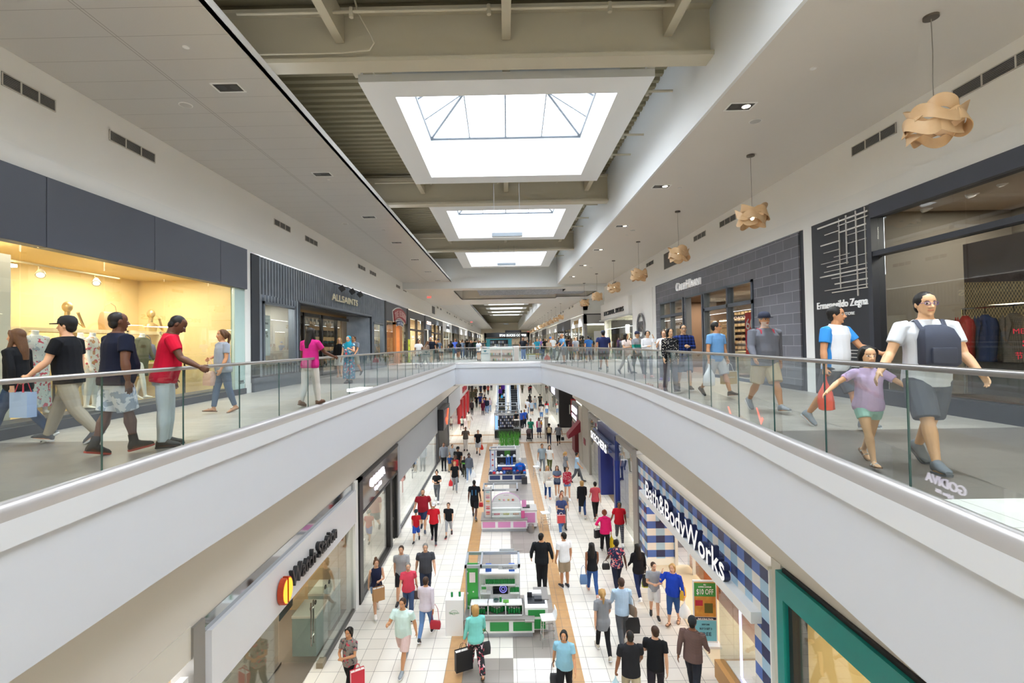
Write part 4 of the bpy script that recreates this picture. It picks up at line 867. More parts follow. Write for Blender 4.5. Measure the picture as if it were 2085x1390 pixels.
boxes('cream_screen',t,M('c9b48a',.6),(2.3,3.6,1.9,1.95,.3,1.6)); boxes('floor_podium',t,M('6a4a38',.5),(2.95,W,.15,.8,.28,.3))
ru=thing('clothes_rack','chrome clothes rack with three jackets in the suit shop window','clothes rack',WLP(t,(3.85,.42,.3)),-PI/2); m=MB()
m.tube([(-.55,0,0),(-.55,0,1.5),(.62,0,1.5),(.62,0,0)],.018,8); m.build('rail',CHROME,ru); boxes('foot',ru,CHROME,(-.59,-.51,-.25,.25,0,.02),(.58,.66,-.25,.25,0,.02))
def jacket(x,col,lab,rz,pat=None):
    o=thing('jacket',lab,'jacket',WLP(t,(3.9+x,.42,.9)),-PI/2+rz,'jackets on the rack'); m=MB()
    m.loft([ring((0,0,z),a,b) for z,a,b in ((0,.235,.1),(.2,.21,.1),(.42,.235,.11),(.6,.235,.1),(.7,.2,.075),(.76,.08,.05),(.78,.05,.04))])
    for e in (-1,1): m.tube([(e*.19,0,.68),(e*.255,0,.58),(e*.28,-.02,.35),(e*.27,-.03,.02)],[.07,.068,.058,.048],10)
    m.build('jacket_body',cloth(col,'plaid',pat,.35) if pat else cloth(col),o,smooth=True); m=MB()
    for e in (-1,1): m.prism([(e*.02,.3),(e*.13,.6),(e*.06,.76),(e*.02,.7)],-.118,-.108)
    m.build('lapels',cloth(col),o); m=MB(); m.tube([(0,0,.8),(0,0,.92)],.008,6); m.build('hanger_hook',M('2a2420',.4),o)
jacket(.26,'6b5d52','brown tweed jacket hanging on the front of the rack',-.25,'4e443c'); jacket(-.2,'2c3350','navy jacket hanging in the middle of the rack',-.4); jacket(-.55,'a02622','red jacket hanging at the back of the rack',-.5)
lt_=M('cf1f35',.4); s=thing('window_lettering','red MEMORIAL SALE vinyl lettering on the suit shop glass','lettering',WLP(t,(4.55,-.02,0)),-PI/2)
text('MEMORIAL',.11,lt_,(0,0,1.35),s,.001,align='LEFT',width=.66); text('SALE',.14,lt_,(.13,0,1.16),s,.001,.003,align='LEFT',width=.52); text('节日降价',.12,lt_,(.02,0,.98),s,.001,align='LEFT')
for i,(u,v) in enumerate(((1832,448),(1886,424),(1979,394),(2043,370))):
    p=onX(u,v,8.5); o=thing('track_spotlight','white track spotlight in the suit shop ceiling, %s from its panel'%lw(i),'spotlight',tuple(p),0,'suit shop spotlights'); m=MB(); m.box(-.03,.03,-.03,.03,.0,.2); m.build('stem',WPLAST,o); m=MB(); m.lathe([(.045,-.09),(.065,-.02),(.065,.08),(.03,.1)],n=14); q=m.build('lamp_can',WPLAST,o,smooth=True); q.rotation_euler=(R(60),0,R(60)); 
    if i==0: e=MB().lathe([(.06,.081),(.01,.082)],n=14).build('lamp_glow',M('ffdca8',.4,emit=10.),o); e.rotation_euler=(R(240),0,R(60))
struct(MB().box(XR-.06,XR+.2,11.86,12.2,0,4.08),'pillar_right_white',TRIMW); struct(MB().box(XR-.02,XR+.2,12.2,12.42,0,4.08),'pillar_right_dark',M('2e3138',.5))
# ---- brick-clad shoe shop
t=shop(1,12.42,24.26,0,'dark brick clad shop front with slate framed windows'); W=11.84
g=G('slate_bricks',.6); row=g.cell(g.z,.285,0.); xs=g.f('ADD',g.x,g.f('MULTIPLY',g.f('FLOORED_MODULO',row,2.),.36)); bc=g.white(g.cell(xs,.72),row)
BR=g.out(g.mix(g.f('MAXIMUM',g.line(xs,.72,.012),g.line(g.z,.285,.012)),g.mix(g.f('MULTIPLY',g.f('ADD',bc,g.noise(3,4)),.5),'54555c','74747c'),'9b9ba0'))
boxes('brick_cladding',t,BR,(0,.73,-.06,.2,0,4.05),(.73,9.55,-.06,.2,3.16,4.05),(9.55,W,-.06,.2,0,4.05),(3.75,4.15,-.06,.2,0,3.16) if 0 else (3.78,3.9,-.06,.2,0,3.16)); boxes('plinth',t,M('3f4046',.5),(9.55,W,-.08,.2,0,.12),(0,.73,-.08,.2,0,.12))
fr=M('4b5562',.4,.2); boxes('window_frame',t,fr,*[(q-.05,q+.05,-.1,.12,0,3.16) for q in (.78,2.25,3.75,4.1,5.75,5.95,7.85,9.5)],(.73,3.8,-.1,.12,3.08,3.16),(4.1,9.55,-.1,.12,3.08,3.16),(.73,3.8,-.1,.12,2.42,2.54),(5.9,9.55,-.1,.12,2.42,2.54),(.73,3.8,-.1,.12,0,.1),(5.9,9.55,-.1,.12,0,.1))
panes(t,[.8,2.25,3.75],.1,3.08); panes(t,[5.95,7.85,9.5],.1,3.08)
room(t,.3,9.8,3.2,3.6,'4e3c30','6a5240',190,(1,.82,.58),ceil='6a5c50',nl=3)
mb=MB(); mc=MB()
for k in range(9):
    z=.3+.27*k; mb.box(.4,9.7,3.5,3.7,z,z+.03)
    for j in range(26): x=.45+j*.355; mc.box(x,x+.28,3.45,3.62,z+.04,z+.17)
mb.build('shelving',M('2a211c',.5),t); mc.build('shoe_boxes',M('8d7a62',.6,var=.5,sc=9.),t)
boxes('display_table',t,M('d9c39a',.5),(6.,9.3,1.,1.6,.1,.9)); boxes('lit_shelf',t,M('ffe9c4',.5,emit=1.2),(4.3,5.7,3.4,3.7,.95,1.0),(4.3,5.7,3.4,3.7,1.5,1.53))
sign(t,'COLE HAAN white raised letters on the dark brick front',(4.6,-.14,3.47),0,[('C',.5,M('f4f4f4',.4,emit=.15),0,.3,.04,.002,None,-1.27),('OLE',.38,M('f4f4f4',.4,emit=.15),0,.74,.04,.002,None,-.68),('H',.5,M('f4f4f4',.4,emit=.15),0,.36,.04,.002,None,-.02),('AAN',.38,M('f4f4f4',.4,emit=.15),0,.9,.04,.002,None,.74)])
poster(WLP(t,(8.95,.25,.8)),-PI/2,1.15,1.4,'cf2a2c','red 60% sale poster in the right window of the shoe shop',(('60',.5,'f6f0ea',.86,.55,-.25),('almost everything',.1,'f6f0ea',.7,.9),('20',.2,'f0d8d0',.2,.3,-.35)),)
poster(WLP(t,(9.25,.18,1.5)),-PI/2,.5,.72,'d8cfae','cream picture card standing by the red 60% poster'); poster(WLP(t,(6.6,1.9,1.1)),-PI/2,.8,.9,'b23430','small red poster deep in the shoe shop'); poster(WLP(t,(4.9,2.4,1.5)),-PI/2,.5,.8,'d9cbb8','poster of a shoe on cream by the shoe shop door')
poster(WLP(t,(4.9,2.3,.8)),-PI/2,.45,.6,'c22c30','red notice below the shoe poster by the shoe shop door')
struct(MB().box(XR-.06,XR+.2,24.26,24.75,0,4.08),'pillar_right_white_far',TRIMW)
# ---- white stone shop
t=shop(1,24.75,37,0,'white stone shop front with black letters and a round silver emblem'); W=12.25
st=M('f0eeea',.6,var=.03,sc=2.); boxes('stone_front',t,st,(8.3,W,-.08,.2,0,4.08),(0,8.3,-.3,.2,2.95,4.08),(0,.3,-.08,.2,0,2.95)); boxes('canopy_edge',t,M('c9cac8',.3,.5),(-.1,8.4,-.42,-.1,2.88,2.96)); panes(t,[.3,2.2,4.2,6.2,8.3],.1,2.9); boxes('sill',t,st,(.3,8.3,-.05,.2,0,.1)); room(t,.3,8.3,2.95,3.,'c9cabc','9a8a72',260,(1,.93,.82),nl=2)
boxes('glass_shelves',t,M('e6e6e0',.3),*[(.6,7.8,1.4,1.7,z,z+.03) for z in (.9,1.4,1.9)],*[(q,q+.05,1.4,1.7,0,2.6) for q in (.6,3.,5.4,7.75)])
for i,(x,c) in enumerate(((5.8,'b0663a'),(6.5,'c78a52'),(7.1,'26241f'),(4.6,'8f2a2e'))): handbag(WLP(t,(x,1.5,1.75)),-PI/2,c,'handbag on the glass shelf of the white stone shop, %s from its door'%lw(i),.34,.26,.12,.1)
sign(t,'MICHAEL KORS black letters on the white stone fascia',(4.3,-.34,3.22),0,[('MICHAEL KORS',.42,M('1a1a1c',.4),0,5.8,.03,.004,None,0)])
s=thing('shop_emblem','round silver MK emblem on the white stone shop front','sign',WLP(t,(10.25,-.12,2.16)),-PI/2); m=MB(); n=32
m.loft([[((.72-w_)*math.cos(a),y,(.72-w_)*math.sin(a)) for w_,y in ((0,0),(0,-.06),(.12,-.06),(.12,0))] for a in [2*PI*k/n for k in range(n+1)]],cap=False); m.build('emblem_ring',M('85858a',.3,.85),s,smooth=True); text('MK',.78,M('85858a',.3,.85),(0,-.03,-.28),s,.03,.015,width=1.08)
# ---- far corner at the crossing, right
t=thing('shopfront','pale grey glazed corner shop facing the crossing','shop front',(XR,47,0)); boxes('frame',t,M('a9a5a2',.5),(0,.3,-.06,.15,0,4.0),(3.4,3.7,-.06,.15,0,4.0),(6.2,6.5,-.06,.15,0,4.0),(0,6.5,-.06,.15,3.1,4.0),(0,6.5,-.04,.1,2.1,2.16)); panes(t,[.3,1.8,3.4,5.,6.2],.05,3.1); room(t,2.95,6.5,3.2,3.,'b9c2c0','8a8680',160,(.95,1,1)); boxes('dark_band',t,BLACK,(0,6.5,-.08,.0,3.98,4.08))
poster((9.0,46.6,.05),0,.95,2.3,'f2f2f0','tall white poster of a dark figure by the glazed corner shop',(),'ffffff')
def generic(side,zb,y0,y1,h,col,gl,lab,dark=False,sgn=None,power=120):
    t=shop(side,y0,y1,zb,lab); W=y1-y0; f=M(col,.5,var=.04); boxes('facade',t,f,(0,.4,-.06,.2,0,h),(W-.4,W,-.06,.2,0,h),(.4,W-.4,-.06,.2,h*.72,h)); n=max(2,int(W/2.6)); xs=[.4+(W-.8)*k/n for k in range(n+1)]
    boxes('mullions',t,M('26262a' if dark else 'b9bab8',.4),*[(q-.05,q+.05,-.03,.1,0,h*.72) for q in xs]); panes(t,[xs[0],xs[n//2],xs[-1]],.05,h*.72); k=n//2; boxes('doorway',t,M('1a1a1c' if dark else '6b6259',.6),(xs[k],xs[k+1] if k+1<=n else xs[k],.15,.2,0,h*.6))
    room(t,.4,W-.4,h*.75,2.4,gl,'8a7c68',power,(1,.92,.78))
    if sgn: text(sgn[0],.5,M(sgn[1],.4,emit=sgn[2]),(W/2,-.1,h*.82),t,.02,.01,width=min(W*.4,3.2))
    return t
gl=[('e2e2e0','d8ccb0',0),('2b2b30','a89878',1),('d9d6d0','c9b890',0),('e6e4e0','b8b0a0',0),('3a3a40','8a7a60',1),('cfcac2','d8c8a0',0),('26282e','b8a888',1),('e0ded8','c8bc9c',0)]
ed=[58.6,68.2,78.7,88,97,107,118,128,139,149.6]
for i,(a,b) in enumerate(zip(ed,ed[1:])): c=gl[i%8]; generic(-1,0,a,b,4.1,c[0],c[1],'%s shop front on the far left past the lit pink letters, %s of the row'%('dark' if c[2] else 'pale',lw(i)),c[2],('BOSS','1c1c1e',0) if i==0 else None)
ed=[47.3,56,62.5,71,80,90,101,112,124,137,149.6]; gr_=[gl[0],gl[1],gl[4],gl[2],gl[5],gl[6],gl[3],gl[1],gl[7],gl[4]]
for i,(a,b) in enumerate(zip(ed,ed[1:])): c=gr_[i]; generic(1,0,a,b,4.0,c[0],c[1],'%s shop front on the far right past the glazed corner, %s of the row'%('dark' if c[2] else 'pale',lw(i)),c[2],('ZALES','b08a3a',0) if i==0 else None)
# behind the camera: plain fronts close the walkways
for sd,a,b in ((-1,-15.7,-3),(1,-15.7,3)): generic(sd,0,a,b,4.15,'d8d2c6','d8c8a0','pale shop front behind the viewer on the %s'%('left' if sd<0 else 'right'),0,None,300)
# ================================================================= WHO STANDS WHERE
P=person; U=0.; D=FL
# --- upper left walkway
P('person in black sweatshirt and blue jeans, long brown hair, leftmost on the left walkway',36,906,U,-80,1.66,'f','w','long','br',('long','17181b'),('slim','3a4a66'),('55565a','e6e6e6'),'walkL','down','bag',1.05)
a=P('person in black cap, black T-shirt and khaki trousers carrying a plaid bag',140,902,U,-78,1.82,'m','w','short','k',('tee','15161a'),('pants','a09482'),('4a4b50','e4e4e4'),'walkR','down','bag',1.12,hat='cap',extra='17171a')
paperbag(a['L'],R(-10),'9fb4d8','blue and white plaid bag in the hand of the person in the black cap',.3,.34,.12,'c03a48')
P('person in dark navy T-shirt, pale camouflage shorts and black high-top boots on the left walkway',237,925,U,150,1.78,'m','b','buzz','k',('tee','14182a'),('shorts','d6dbe4','camo','9aa6b8'),('1d1a1c','b04438',1),'stepR','down','down',1.32)
P('person in red T-shirt and pale jeans looking down with a hand on the left handrail',336,909,U,125,1.8,'m','b','buzz','k',('tee','c01030'),('pants','c3ccd2'),('1a1a1c','2a2a2c'),'rest','down','rail',1.12,nod=28,lean=8)
a=P('person in grey V-neck top and ripped blue jeans with a pink handbag',455,840,U,-35,1.68,'f','t','pony','br',('tee','98a0ad'),('slim','56677f'),('sandal','b98d64'),'stepR','down','hip',1.12)
handbag(a['W']@Vector((-.24,-.17,1.16)),R(-35),'d9b5a4','pale pink handbag on the arm of the person in the grey top',.36,.3,.13,.25)
P('person in bright pink top and white trousers with long dark hair and white scarf',632,827,U,165,1.72,'f','b','long','k',('tee','c4287e'),('pants','d9d6d2'),('7a5a48','5a4334'),'stepR','down','rail',1.12)
P('person in turquoise headscarf and long blue patterned dress on the left walkway',711,780,U,-8,1.68,'f','w','hijab','1d8fa8',('dress','3f7f9c','floral','bfd9e2'),('none',),('2a2a2c','2a2a2c'),'stand','cup','down',1.1)
P('person with blond hair, sunglasses, black top and white skirt beside the turquoise headscarf',692,768,U,10,1.66,'f','w','wavy','bl',('long','18181a'),('skirt','dcdad6'),('c9a184','c9a184'),'stepL','down','bag',1.05,specs=True)
P('person in grey-blue shirt and sunglasses just behind the turquoise headscarf',722,765,U,-20,1.78,'m','t','short','b',('tee','7b8796'),('shorts','b9b2a4'),('555','ddd') if 0 else ('4a4a4c','dddddd'),'walkR',specs=True)
# --- upper left, farther along
def far(x,Y,lab,*a,**k): p=onY(x,720,Y); return P(lab,0,0,U,*a,loc=(p.x,Y),**k)
q=far(852,27.5,'person in white shirt drinking from a cup on the left walkway past the guardrail bend',20,1.66,'f','d','bun','k',('tee','ececee'),('pants','3a3f4a'),L='cup'); paperbag(q['R'],0,'f2f2f2','white paper bag in the hand of the person drinking',.36,.4,.14,'dddddd')
far(866,31,'person in taupe blouse bending behind the person drinking',140,1.6,'f','t','long','br',('long','8d7a6c'),('pants','3a3530'),lean=18)
far(877,31.5,'bearded person in dark T-shirt with a red print on the left walkway',0,1.84,'m','w','buzz','br',('tee','1b1e2a'),('shorts','4a4a50'),bulk=1.2,beard='4a3626')
far(887,35,'person in black with reddish hair beyond the dark T-shirt',20,1.66,'f','w','long','r',('tee','1a1a1c'),('pants','26262c'))
far(893,37,'person in grey-blue top and dark cap near the dark framed shop windows',-20,1.76,'m','t','short','k',('tee','5d6f86'),('pants','2a2c33'),hat='cap')
far(918,40,'person in black top with long hair walking up the left walkway',170,1.64,'f','t','long','k',('tee','161618'),('short','2a2f40'))
P('person in royal blue T-shirt and shorts walking away past the left corner of the guardrail',928,731.5,U,178,1.82,'m','d','bald','k',('tee','3a4f9a'),('shorts','3d4f78'),('eeeeee','ffffff'),'walkR',bulk=1.25)
far(934,42,'person in black dress walking beside the royal blue T-shirt',175,1.66,'f','d','long','k',('tunic','1c1c20'),('short','1c1c20'))
far(942,43,'person in grey top and jeans walking away in the far left crowd',185,1.74,'f','w','bun','br',('tee','6f7d92'),('slim','44587c'))
far(951,44,'person in black shirt facing away in the far left crowd',180,1.8,'m','w','short','k',('tee','17181c'),('pants','3b4350'),bulk=1.1)
far(959.5,41,'person with a pale blue sash over black in the far left crowd',5,1.68,'f','t','long','k',('long','1d1f24'),('slim','1a1a1e'))
far(967,45,'person in dark green jacket in the far left crowd',170,1.78,'m','t','short','k',('long','1e3b35'),('pants','23262c'))
q=far(975,37.5,'person in white top with a grey backpack near the white kiosk',165,1.6,'f','w','bob','br',('tee','eeeef2'),('short','2b3550'),pose='rest'); backpack(q,'aab0bb','pale grey backpack on the person in white by the kiosk')
r=random.Random(3)
cols=['1b1c22','2b3a5c','7d2430','c9ccd2','3f5f8a','52565e','8a6f5a','e2e2e4','1f4a44','5b3f72','9fb3c8','232323','b7a78c','37507a']
cn={'1b1c22':'black','2b3a5c':'navy','7d2430':'maroon','c9ccd2':'pale grey','3f5f8a':'blue','52565e':'charcoal','8a6f5a':'brown','e2e2e4':'white','1f4a44':'dark green','5b3f72':'purple','9fb3c8':'light blue','232323':'black','b7a78c':'tan','37507a':'denim blue'}
for i,(x,Y) in enumerate(((947,52),(955,58),(963,55),(970,63),(977,60),(984,70),(937,56),(945,67),(989,78),(968,75))):
    c=cols[i%14]; far(x,Y,'distant person in %s, %s in the crowd at the far left end'%(cn[c],lw(i)),r.choice((0,180,170,10)),r.uniform(1.6,1.82),r.choice('mf'),r.choice('wtda'),r.choice(('short','long','bun')),r.choice('kkb'),('tee',c),('pants',r.choice(('23262e','3a4a66','4a4a4c'))),pose=r.choice(('walkL','walkR')))
# --- bridge and right
P('person in black T-shirt with a round blue logo behind the bridge glass',1066,733.6,U,0,1.78,'m','d','short','k',('tee','1d2028'),('pants','5470a0'),('dddddd','eeeeee'),'rest','pocket','pocket',1.05,beard='17130f')
q=far(1126,36,'bald person in white shirt leaning near the right end of the bridge',25,1.8,'m','t','bald','g',('tee','dfe5ee'),('pants','3f4c62'),('8a8a8c','dddddd'),'rest','bag','rail'); paperbag(q['L'],0,'c8ccd2','pale grey paper bag held by the bald person in white',.42,.42,.14,'888888')
far(1117,39,'person with brown hair in a cream top beside the bald person in white',15,1.62,'f','w','long','br',('tee','cbb9a6'),('pants','3a3f4a'))
far(1121,41,'person in blue cap and blue shirt behind the bald person in white',10,1.8,'m','w','short','b',('tee','2f6db5'),('shorts','44484e'),hat='cap',extra='2f6db5')
far(1142,33,'person in dark grey shirt behind the man leaning on the right handrail',20,1.78,'m','t','short','k',('tee','34363c'),('pants','22252c'))
far(1148.5,30,'bald person in light blue T-shirt leaning on the right handrail',-70,1.86,'m','t','bald','k',('tee','6fa3d4'),('shorts','5d6168'),pose='rest',L='rail',Rr='rail',lean=10,turn=-50,beard='2a221e')
far(1163.5,34,'person in dark maroon top with long brown hair on the right walkway',170,1.64,'f','t','long','b',('tee','4d2e33'),('pants','2a2a30'))
far(1158,36,'person in black jacket on the right walkway by the dark shop',180,1.76,'m','d','short','k',('long','17171a'),('pants','22242a'))
far(1172.5,33,'person in grey printed T-shirt facing the bridge from the right walkway',0,1.7,'f','w','pony','br',('tee','8e929c'),('short','4c6a94'))
far(1182,33.5,'person in dark camouflage shirt on the right walkway',175,1.74,'m','d','buzz','k',('tee','3c3730','camo','221f1a'),('pants','2e2b28'))
far(1187,34.5,'person in black camouflage hooded top on the right walkway',178,1.76,'m','d','afro','k',('hood','26241f','camo','3d382f'),('pants','1d1d20'))
far(1199,30,'person in blue polo shirt walking away on the right walkway',182,1.76,'m','t','short','k',('tee','2f5c96'),('shorts','44506a'),extra='collar')
far(1204,31.5,'person in black partly hidden by the blue polo shirt',175,1.66,'f','t','long','k',('tee','1c1d22'),('pants','26282e'))
far(1229,22,'person in navy T-shirt and navy cap walking away on the right walkway',178,1.84,'m','t','short','k',('tee','2a3360'),('shorts','3b3f4c'),bulk=1.22,hat='cap')
far(1275,19.5,'person with long black hair in a pale pink blouse on the right walkway',25,1.66,'f','a','long','k',('tee','e3d2cb'),('slim','d8d5d2'),L='fold',Rr='fold',turn=35)
far(1284.5,20.5,'smaller person with brown bob just behind the pale pink blouse',-10,1.5,'f','a','bob','b',('tee','d8cdc4'),('pants','3a3a40'))
far(1297.5,19.2,'person in navy cap and grey sweater with a green print on the right walkway',15,1.72,'m','a','short','k',('long','8d9096','block','1e7f72',1.1),('pants','3b3f48'),L='cup',hat='cap',extra='1d2340')
P('person in grey top and white striped jacket on the right walkway',1320,771,U,-5,1.66,'f','a','pony','k',('open','e9e9ec'),('slim','7f858e'),('d8a8a0','eeeeee'),'stepL','face','fold')
q=P('person in white top with a phone and purple trainers on the right walkway',1354,777,U,-25,1.64,'f','w','bun','br',('tee','ebe7e2'),('slim','383b44'),('5a3f96','eeeeee'),'stepR','phone','phone',specs=True)
P('person with a dark bob, black cardigan and dotted top near the right guardrail',1366,799,U,0,1.62,'f','a','bob','k',('open','1c1c20','dots','d8d0c4'),('pants','58545c'),('4a4448','6a6468'),'stepL',turn=15)
P('young person in open navy plaid shirt over white T-shirt with glasses on the right walkway',1394,796,U,-10,1.76,'m','a','short','k',('open','23356e','sides','e8e8ea',.07) if 0 else ('open','26397a','plaid','0f1734'),('shorts','6a7078'),('26262a','f2f2f2'),'walkL','fold','bag',specs=True)
q=P('person in light blue T-shirt and pale shorts carrying white bags on the right walkway',1460,808,U,25,1.76,'m','t','short','k',('tee','6d9ccd'),('shorts','b8b6b4'),('1c1a1c','ececec'),'walkL','bag','bag',1.06,turn=38,specs=True)
plasticbag(q['R'],R(20),'f2f2f4','white plastic shopping bag in the right hand of the light blue T-shirt',.34,.42)
paperbag(q['L'],R(20),'b89a58','gold paper shopping bag with white edges held by the light blue T-shirt',.36,.3,.16,'efefef','f0eee8',.2,('MICHAEL KORS',.03,'f2efe8'))
P('person in navy cap, grey zip sweater, khaki shorts and red backpack straps',1560,838,U,3,1.82,'m','t','short','g',('long','6d6f78'),('shorts','cbb996'),('9a9da4','e8e8e8'),'walkL','down','down',1.25,hat='cap',extra='packstraps',beard='cfcac4')
q=P('person in white and blue polo shirt and dark grey shorts on the right walkway',1706,872,U,22,1.8,'m','t','short','k',('tee','e2e4ea','sides','3f92dd',.185),('shorts','55585f'),('8d97a2','e4e8ec'),'walkL','rail','bag',1.1,turn=25,extra='collar')
plasticbag(q['R'],0,'e2553f','orange-red plastic bag in the hand of the white and blue polo shirt',.22,.42)
dad=P('person in grey T-shirt, grey clogs and a front pack holding a child by hand',1893,957,U,-14,1.78,'m','a','short','k',('tee','d3d6dc'),('shorts','5b5f68'),('6c7076','62666c'),'walkR','down',(12,22,22,-10),1.08,specs='5a3f8a')
backpack(dad,'353a4a','dark navy pack worn on the chest of the person in grey clogs',True)
P('child in lilac T-shirt, mint shorts and silver sandals on the right walkway',1772,946,U,-12,1.2,'f','a','bob','k',('tee','cdb2d8'),('short','a9d6cd'),('sandal','c9ccd2'),'walkR',(48,34,14,0),(20,55,20,10),1.1,kids=True)
for i,(x,Y) in enumerate(((1074,52),(1081,58),(1088,55),(1094,64),(1100,50),(1106,60),(1110,47),(1113,54),(1135,48),(1131,57),(1104,72),(1092,80),(1152,42),(1128,52))):
    c=cols[(i+5)%14]; far(x,Y,'distant person in %s, %s in the crowd at the far right end'%(cn[c],lw(i)),r.choice((0,180,170,10)),r.uniform(1.6,1.82),r.choice('mf'),r.choice('wtda'),r.choice(('short','long','bun')),r.choice('kkb'),('tee',c),('pants',r.choice(('23262e','3a4a66','4a4a4c'))),pose=r.choice(('walkL','walkR')))
# --- lower hall, nearest rows
q=P('person in grey patterned top and black trousers by the watch shop door',z0=D,face=-15,h=1.64,sex='f',skin='t',hair='pony',hc='k',top=('tee','8a8580','floral','4a4a50'),bot=('pants','1b1b1e'),pose='walkL',L='fold',Rr='fold',byhead=(711,1276))
paperbag(q['W']@Vector((.28,-.1,.95)),R(30),'c8283c','red shopping bag with white pattern by the grey patterned top',.32,.34,.1,'c8283c','f0e0e0',.12)
q=P('person in navy tank top and denim shorts outside the chocolate shop',767,1250,D,25,1.68,'f','w','bun','br',('tank','232842'),('short','6f87a8'),('e8e0d8','cfcfcf'),'walkR','fold','down')
paperbag(q['L'],R(30),'b58a5e','kraft paper bag held by the person in the navy tank top',.34,.38,.14,logo=('GODIVA',.05,'5a3420') if 0 else None)
P('young person in grey raglan T-shirt and black shorts outside the chocolate shop',z0=D,face=5,h=1.78,hair='short',hc='b',top=('tee','a3a5a8'),bot=('shorts','26262a'),byhead=(817,1110),pose='walkR',bulk=.95)
q=P('person in coral T-shirt and jeans with short grey hair in the lower hall',z0=D,face=10,h=1.62,sex='f',hair='short',hc='g',top=('tee','d4485c'),bot=('pants','3b4c6c'),byhead=(831,1144.5),pose='walkL',bulk=1.12); handbag(q['W']@Vector((.22,.02,1.02)),0,'4a3a34','brown handbag at the side of the person in coral',.28,.24,.1)
P('person in charcoal polo shirt and dark jeans with grey hair in the lower hall',z0=D,face=8,h=1.76,hair='short',hc='g',top=('tee','45474d'),bot=('pants','2c3548'),byhead=(866,1105.5),pose='walkR',bulk=1.15,extra='collar')
P('person in pale mint T-shirt and pale pink shorts holding a white cup',822,1361,D,-12,1.78,'m','t','short','b',('tee','cfe6e0'),('shorts','d9bdb8'),('8b9298','e4e4e4'),'walkL','down','cup',1.15)
q=P('person in lilac blouse and blue jeans seen from behind with a red bag',868,1299,D,172,1.7,'f','t','short','b',('long','d6ccd6'),('slim','5f7fac'),('222226','f0f0f0'),'walkR','down','down',1.05)
handbag(q['W']@Vector((-.27,-.02,.98)),R(172),'a8162a','red shoulder bag on the person in the lilac blouse',.3,.22,.11,.45)
P('bearded person in red T-shirt and navy shorts in the lower hall',862,1081,D,5,1.84,'m','w','buzz','b',('tee','a02432'),('shorts','2f3c5c'),('3c4658','cccccc'),'walkL',bulk=1.28,beard='2e2018')
P('boy in red T-shirt, blue shorts and dark cap walking left of the red baseball shirt',848,1103,D,0,1.32,'m','w','short','b',('tee','c41f2c'),('shorts','2f56b4'),('26262a','dddddd'),'walkR',kids=True,hat='cap',extra='24404a')
P('person in red baseball shirt, white cap and black leggings in the lower hall',884,1104,D,5,1.66,'f','w','pony','br',('tee','c8202e'),('slim','17171a'),('3c3c44','b04040'),'walkL','down','hold',1.1,hat='cap',extra='e6e6e6')
P('boy in black T-shirt, grey trousers and red socks in the lower hall',914,1092,D,-3,1.42,'m','w','short','b',('tee','1f2024'),('capri','a9abb0'),('2a2226','c22a34'),'walkR',kids=True)
P('person in black crop top and grey leggings by the glass shop in the lower hall',890,1022,D,2,1.66,'f','w','bun','k',('crop','1b1c20'),('slim','5d6066'),('f2f2f2','222222'),'walkL','cup','fold')
q=P('person in black T-shirt with a white triangle print and grey jeans in the lower hall',926.5,1001,D,5,1.7,'f','w','pony','bl',('tee','191a1e'),('slim','8d9298'),('9a8f88','dddddd'),'walkL'); plasticbag(q['R'],0,'d42a30','red plastic bag in the hand of the black T-shirt with the triangle print',.24,.34)
P('person in red tank top and dark shorts behind the black T-shirt with the triangle print',z0=D,face=5,h=1.7,sex='f',skin='b',hair='bun',hc='k',top=('tank','c12a34'),bot=('short','24262c'),byhead=(928,926),pose='walkR')
q=P('person in grey hooded top and jeans with a white bag in the lower hall',955.5,980,D,0,1.68,'f','b','bun','k',('hood','5f6570'),('slim','7d93b4'),('f0f0f0','ffffff'),'walkR','bag'); plasticbag(q['L'],0,'eeeeee','white plastic bag in the hand of the grey hooded top',.32,.4)
P('boy in black and green T-shirt with camouflage trousers in the lower hall',946,973,D,2,1.32,'m','b','buzz','k',('tee','1d1f22','block','5aa83c',1.15),('pants','4a4a3c','camo','2b2d26'),('3a3a3c','888888'),'walkL',kids=True)
P('person in black cap and black T-shirt behind the red tank top',z0=D,face=-20,h=1.84,skin='d',hair='short',hc='k',top=('tee','17171a'),bot=('pants','2b2b30'),byhead=(932.5,909),pose='walkR',hat='cap',extra='141416',bulk=1.15)
P('person in grey top with dark hair at the left edge of the lower hall crowd',z0=D,face=30,h=1.66,sex='f',skin='t',hair='short',hc='k',top=('tee','9a9ca0'),bot=('pants','2b2b30'),byhead=(920.5,904.5),pose='stand')
P('person in grey hooded top and black trousers by the dark doorway in the lower hall',904,958,D,8,1.82,'m','d','short','k',('hood','777a82'),('slim','1d1e22'),('222226','888888'),'stand')
P('small child in navy top and tan trousers by the dark doorway',916,961,D,10,1.1,'m','t','short','k',('tee','2a4a7c'),('pants','a48a68'),('3a3a3c','999999'),'stand',kids=True)
P('person in grey-brown T-shirt and white trousers looking at a phone in the lower hall',948.5,917,D,4,1.8,'m','d','short','k',('tee','6a6660'),('pants','f0ece6'),('26262a','444444'),'stand','phone','phone',1.1)
q=P('person in black T-shirt and grey shorts with a red bag in the lower hall',974,925.5,D,3,1.84,'m','w','short','b',('tee','17181c'),('shorts','b9bbc0'),('26262a','444444'),'walkL'); plasticbag(q['L'],0,'dc3a22','orange-red plastic bag in the hand of the black T-shirt and grey shorts',.24,.4)
P('person in pale pink outfit walking away past the red shop',955,873,D,175,1.68,'f','b','bun','k',('tee','d8cfc8'),('pants','cbb6a8'),('d8b0a8','eeeeee'),'walkL','down','hold')
P('boy in pale grey top walking away hand in hand past the red shop',941,875,D,170,1.3,'m','b','buzz','k',('tee','a8b0a8'),('shorts','26262a'),('26262a','888888'),'walkR','down','down',kids=True)
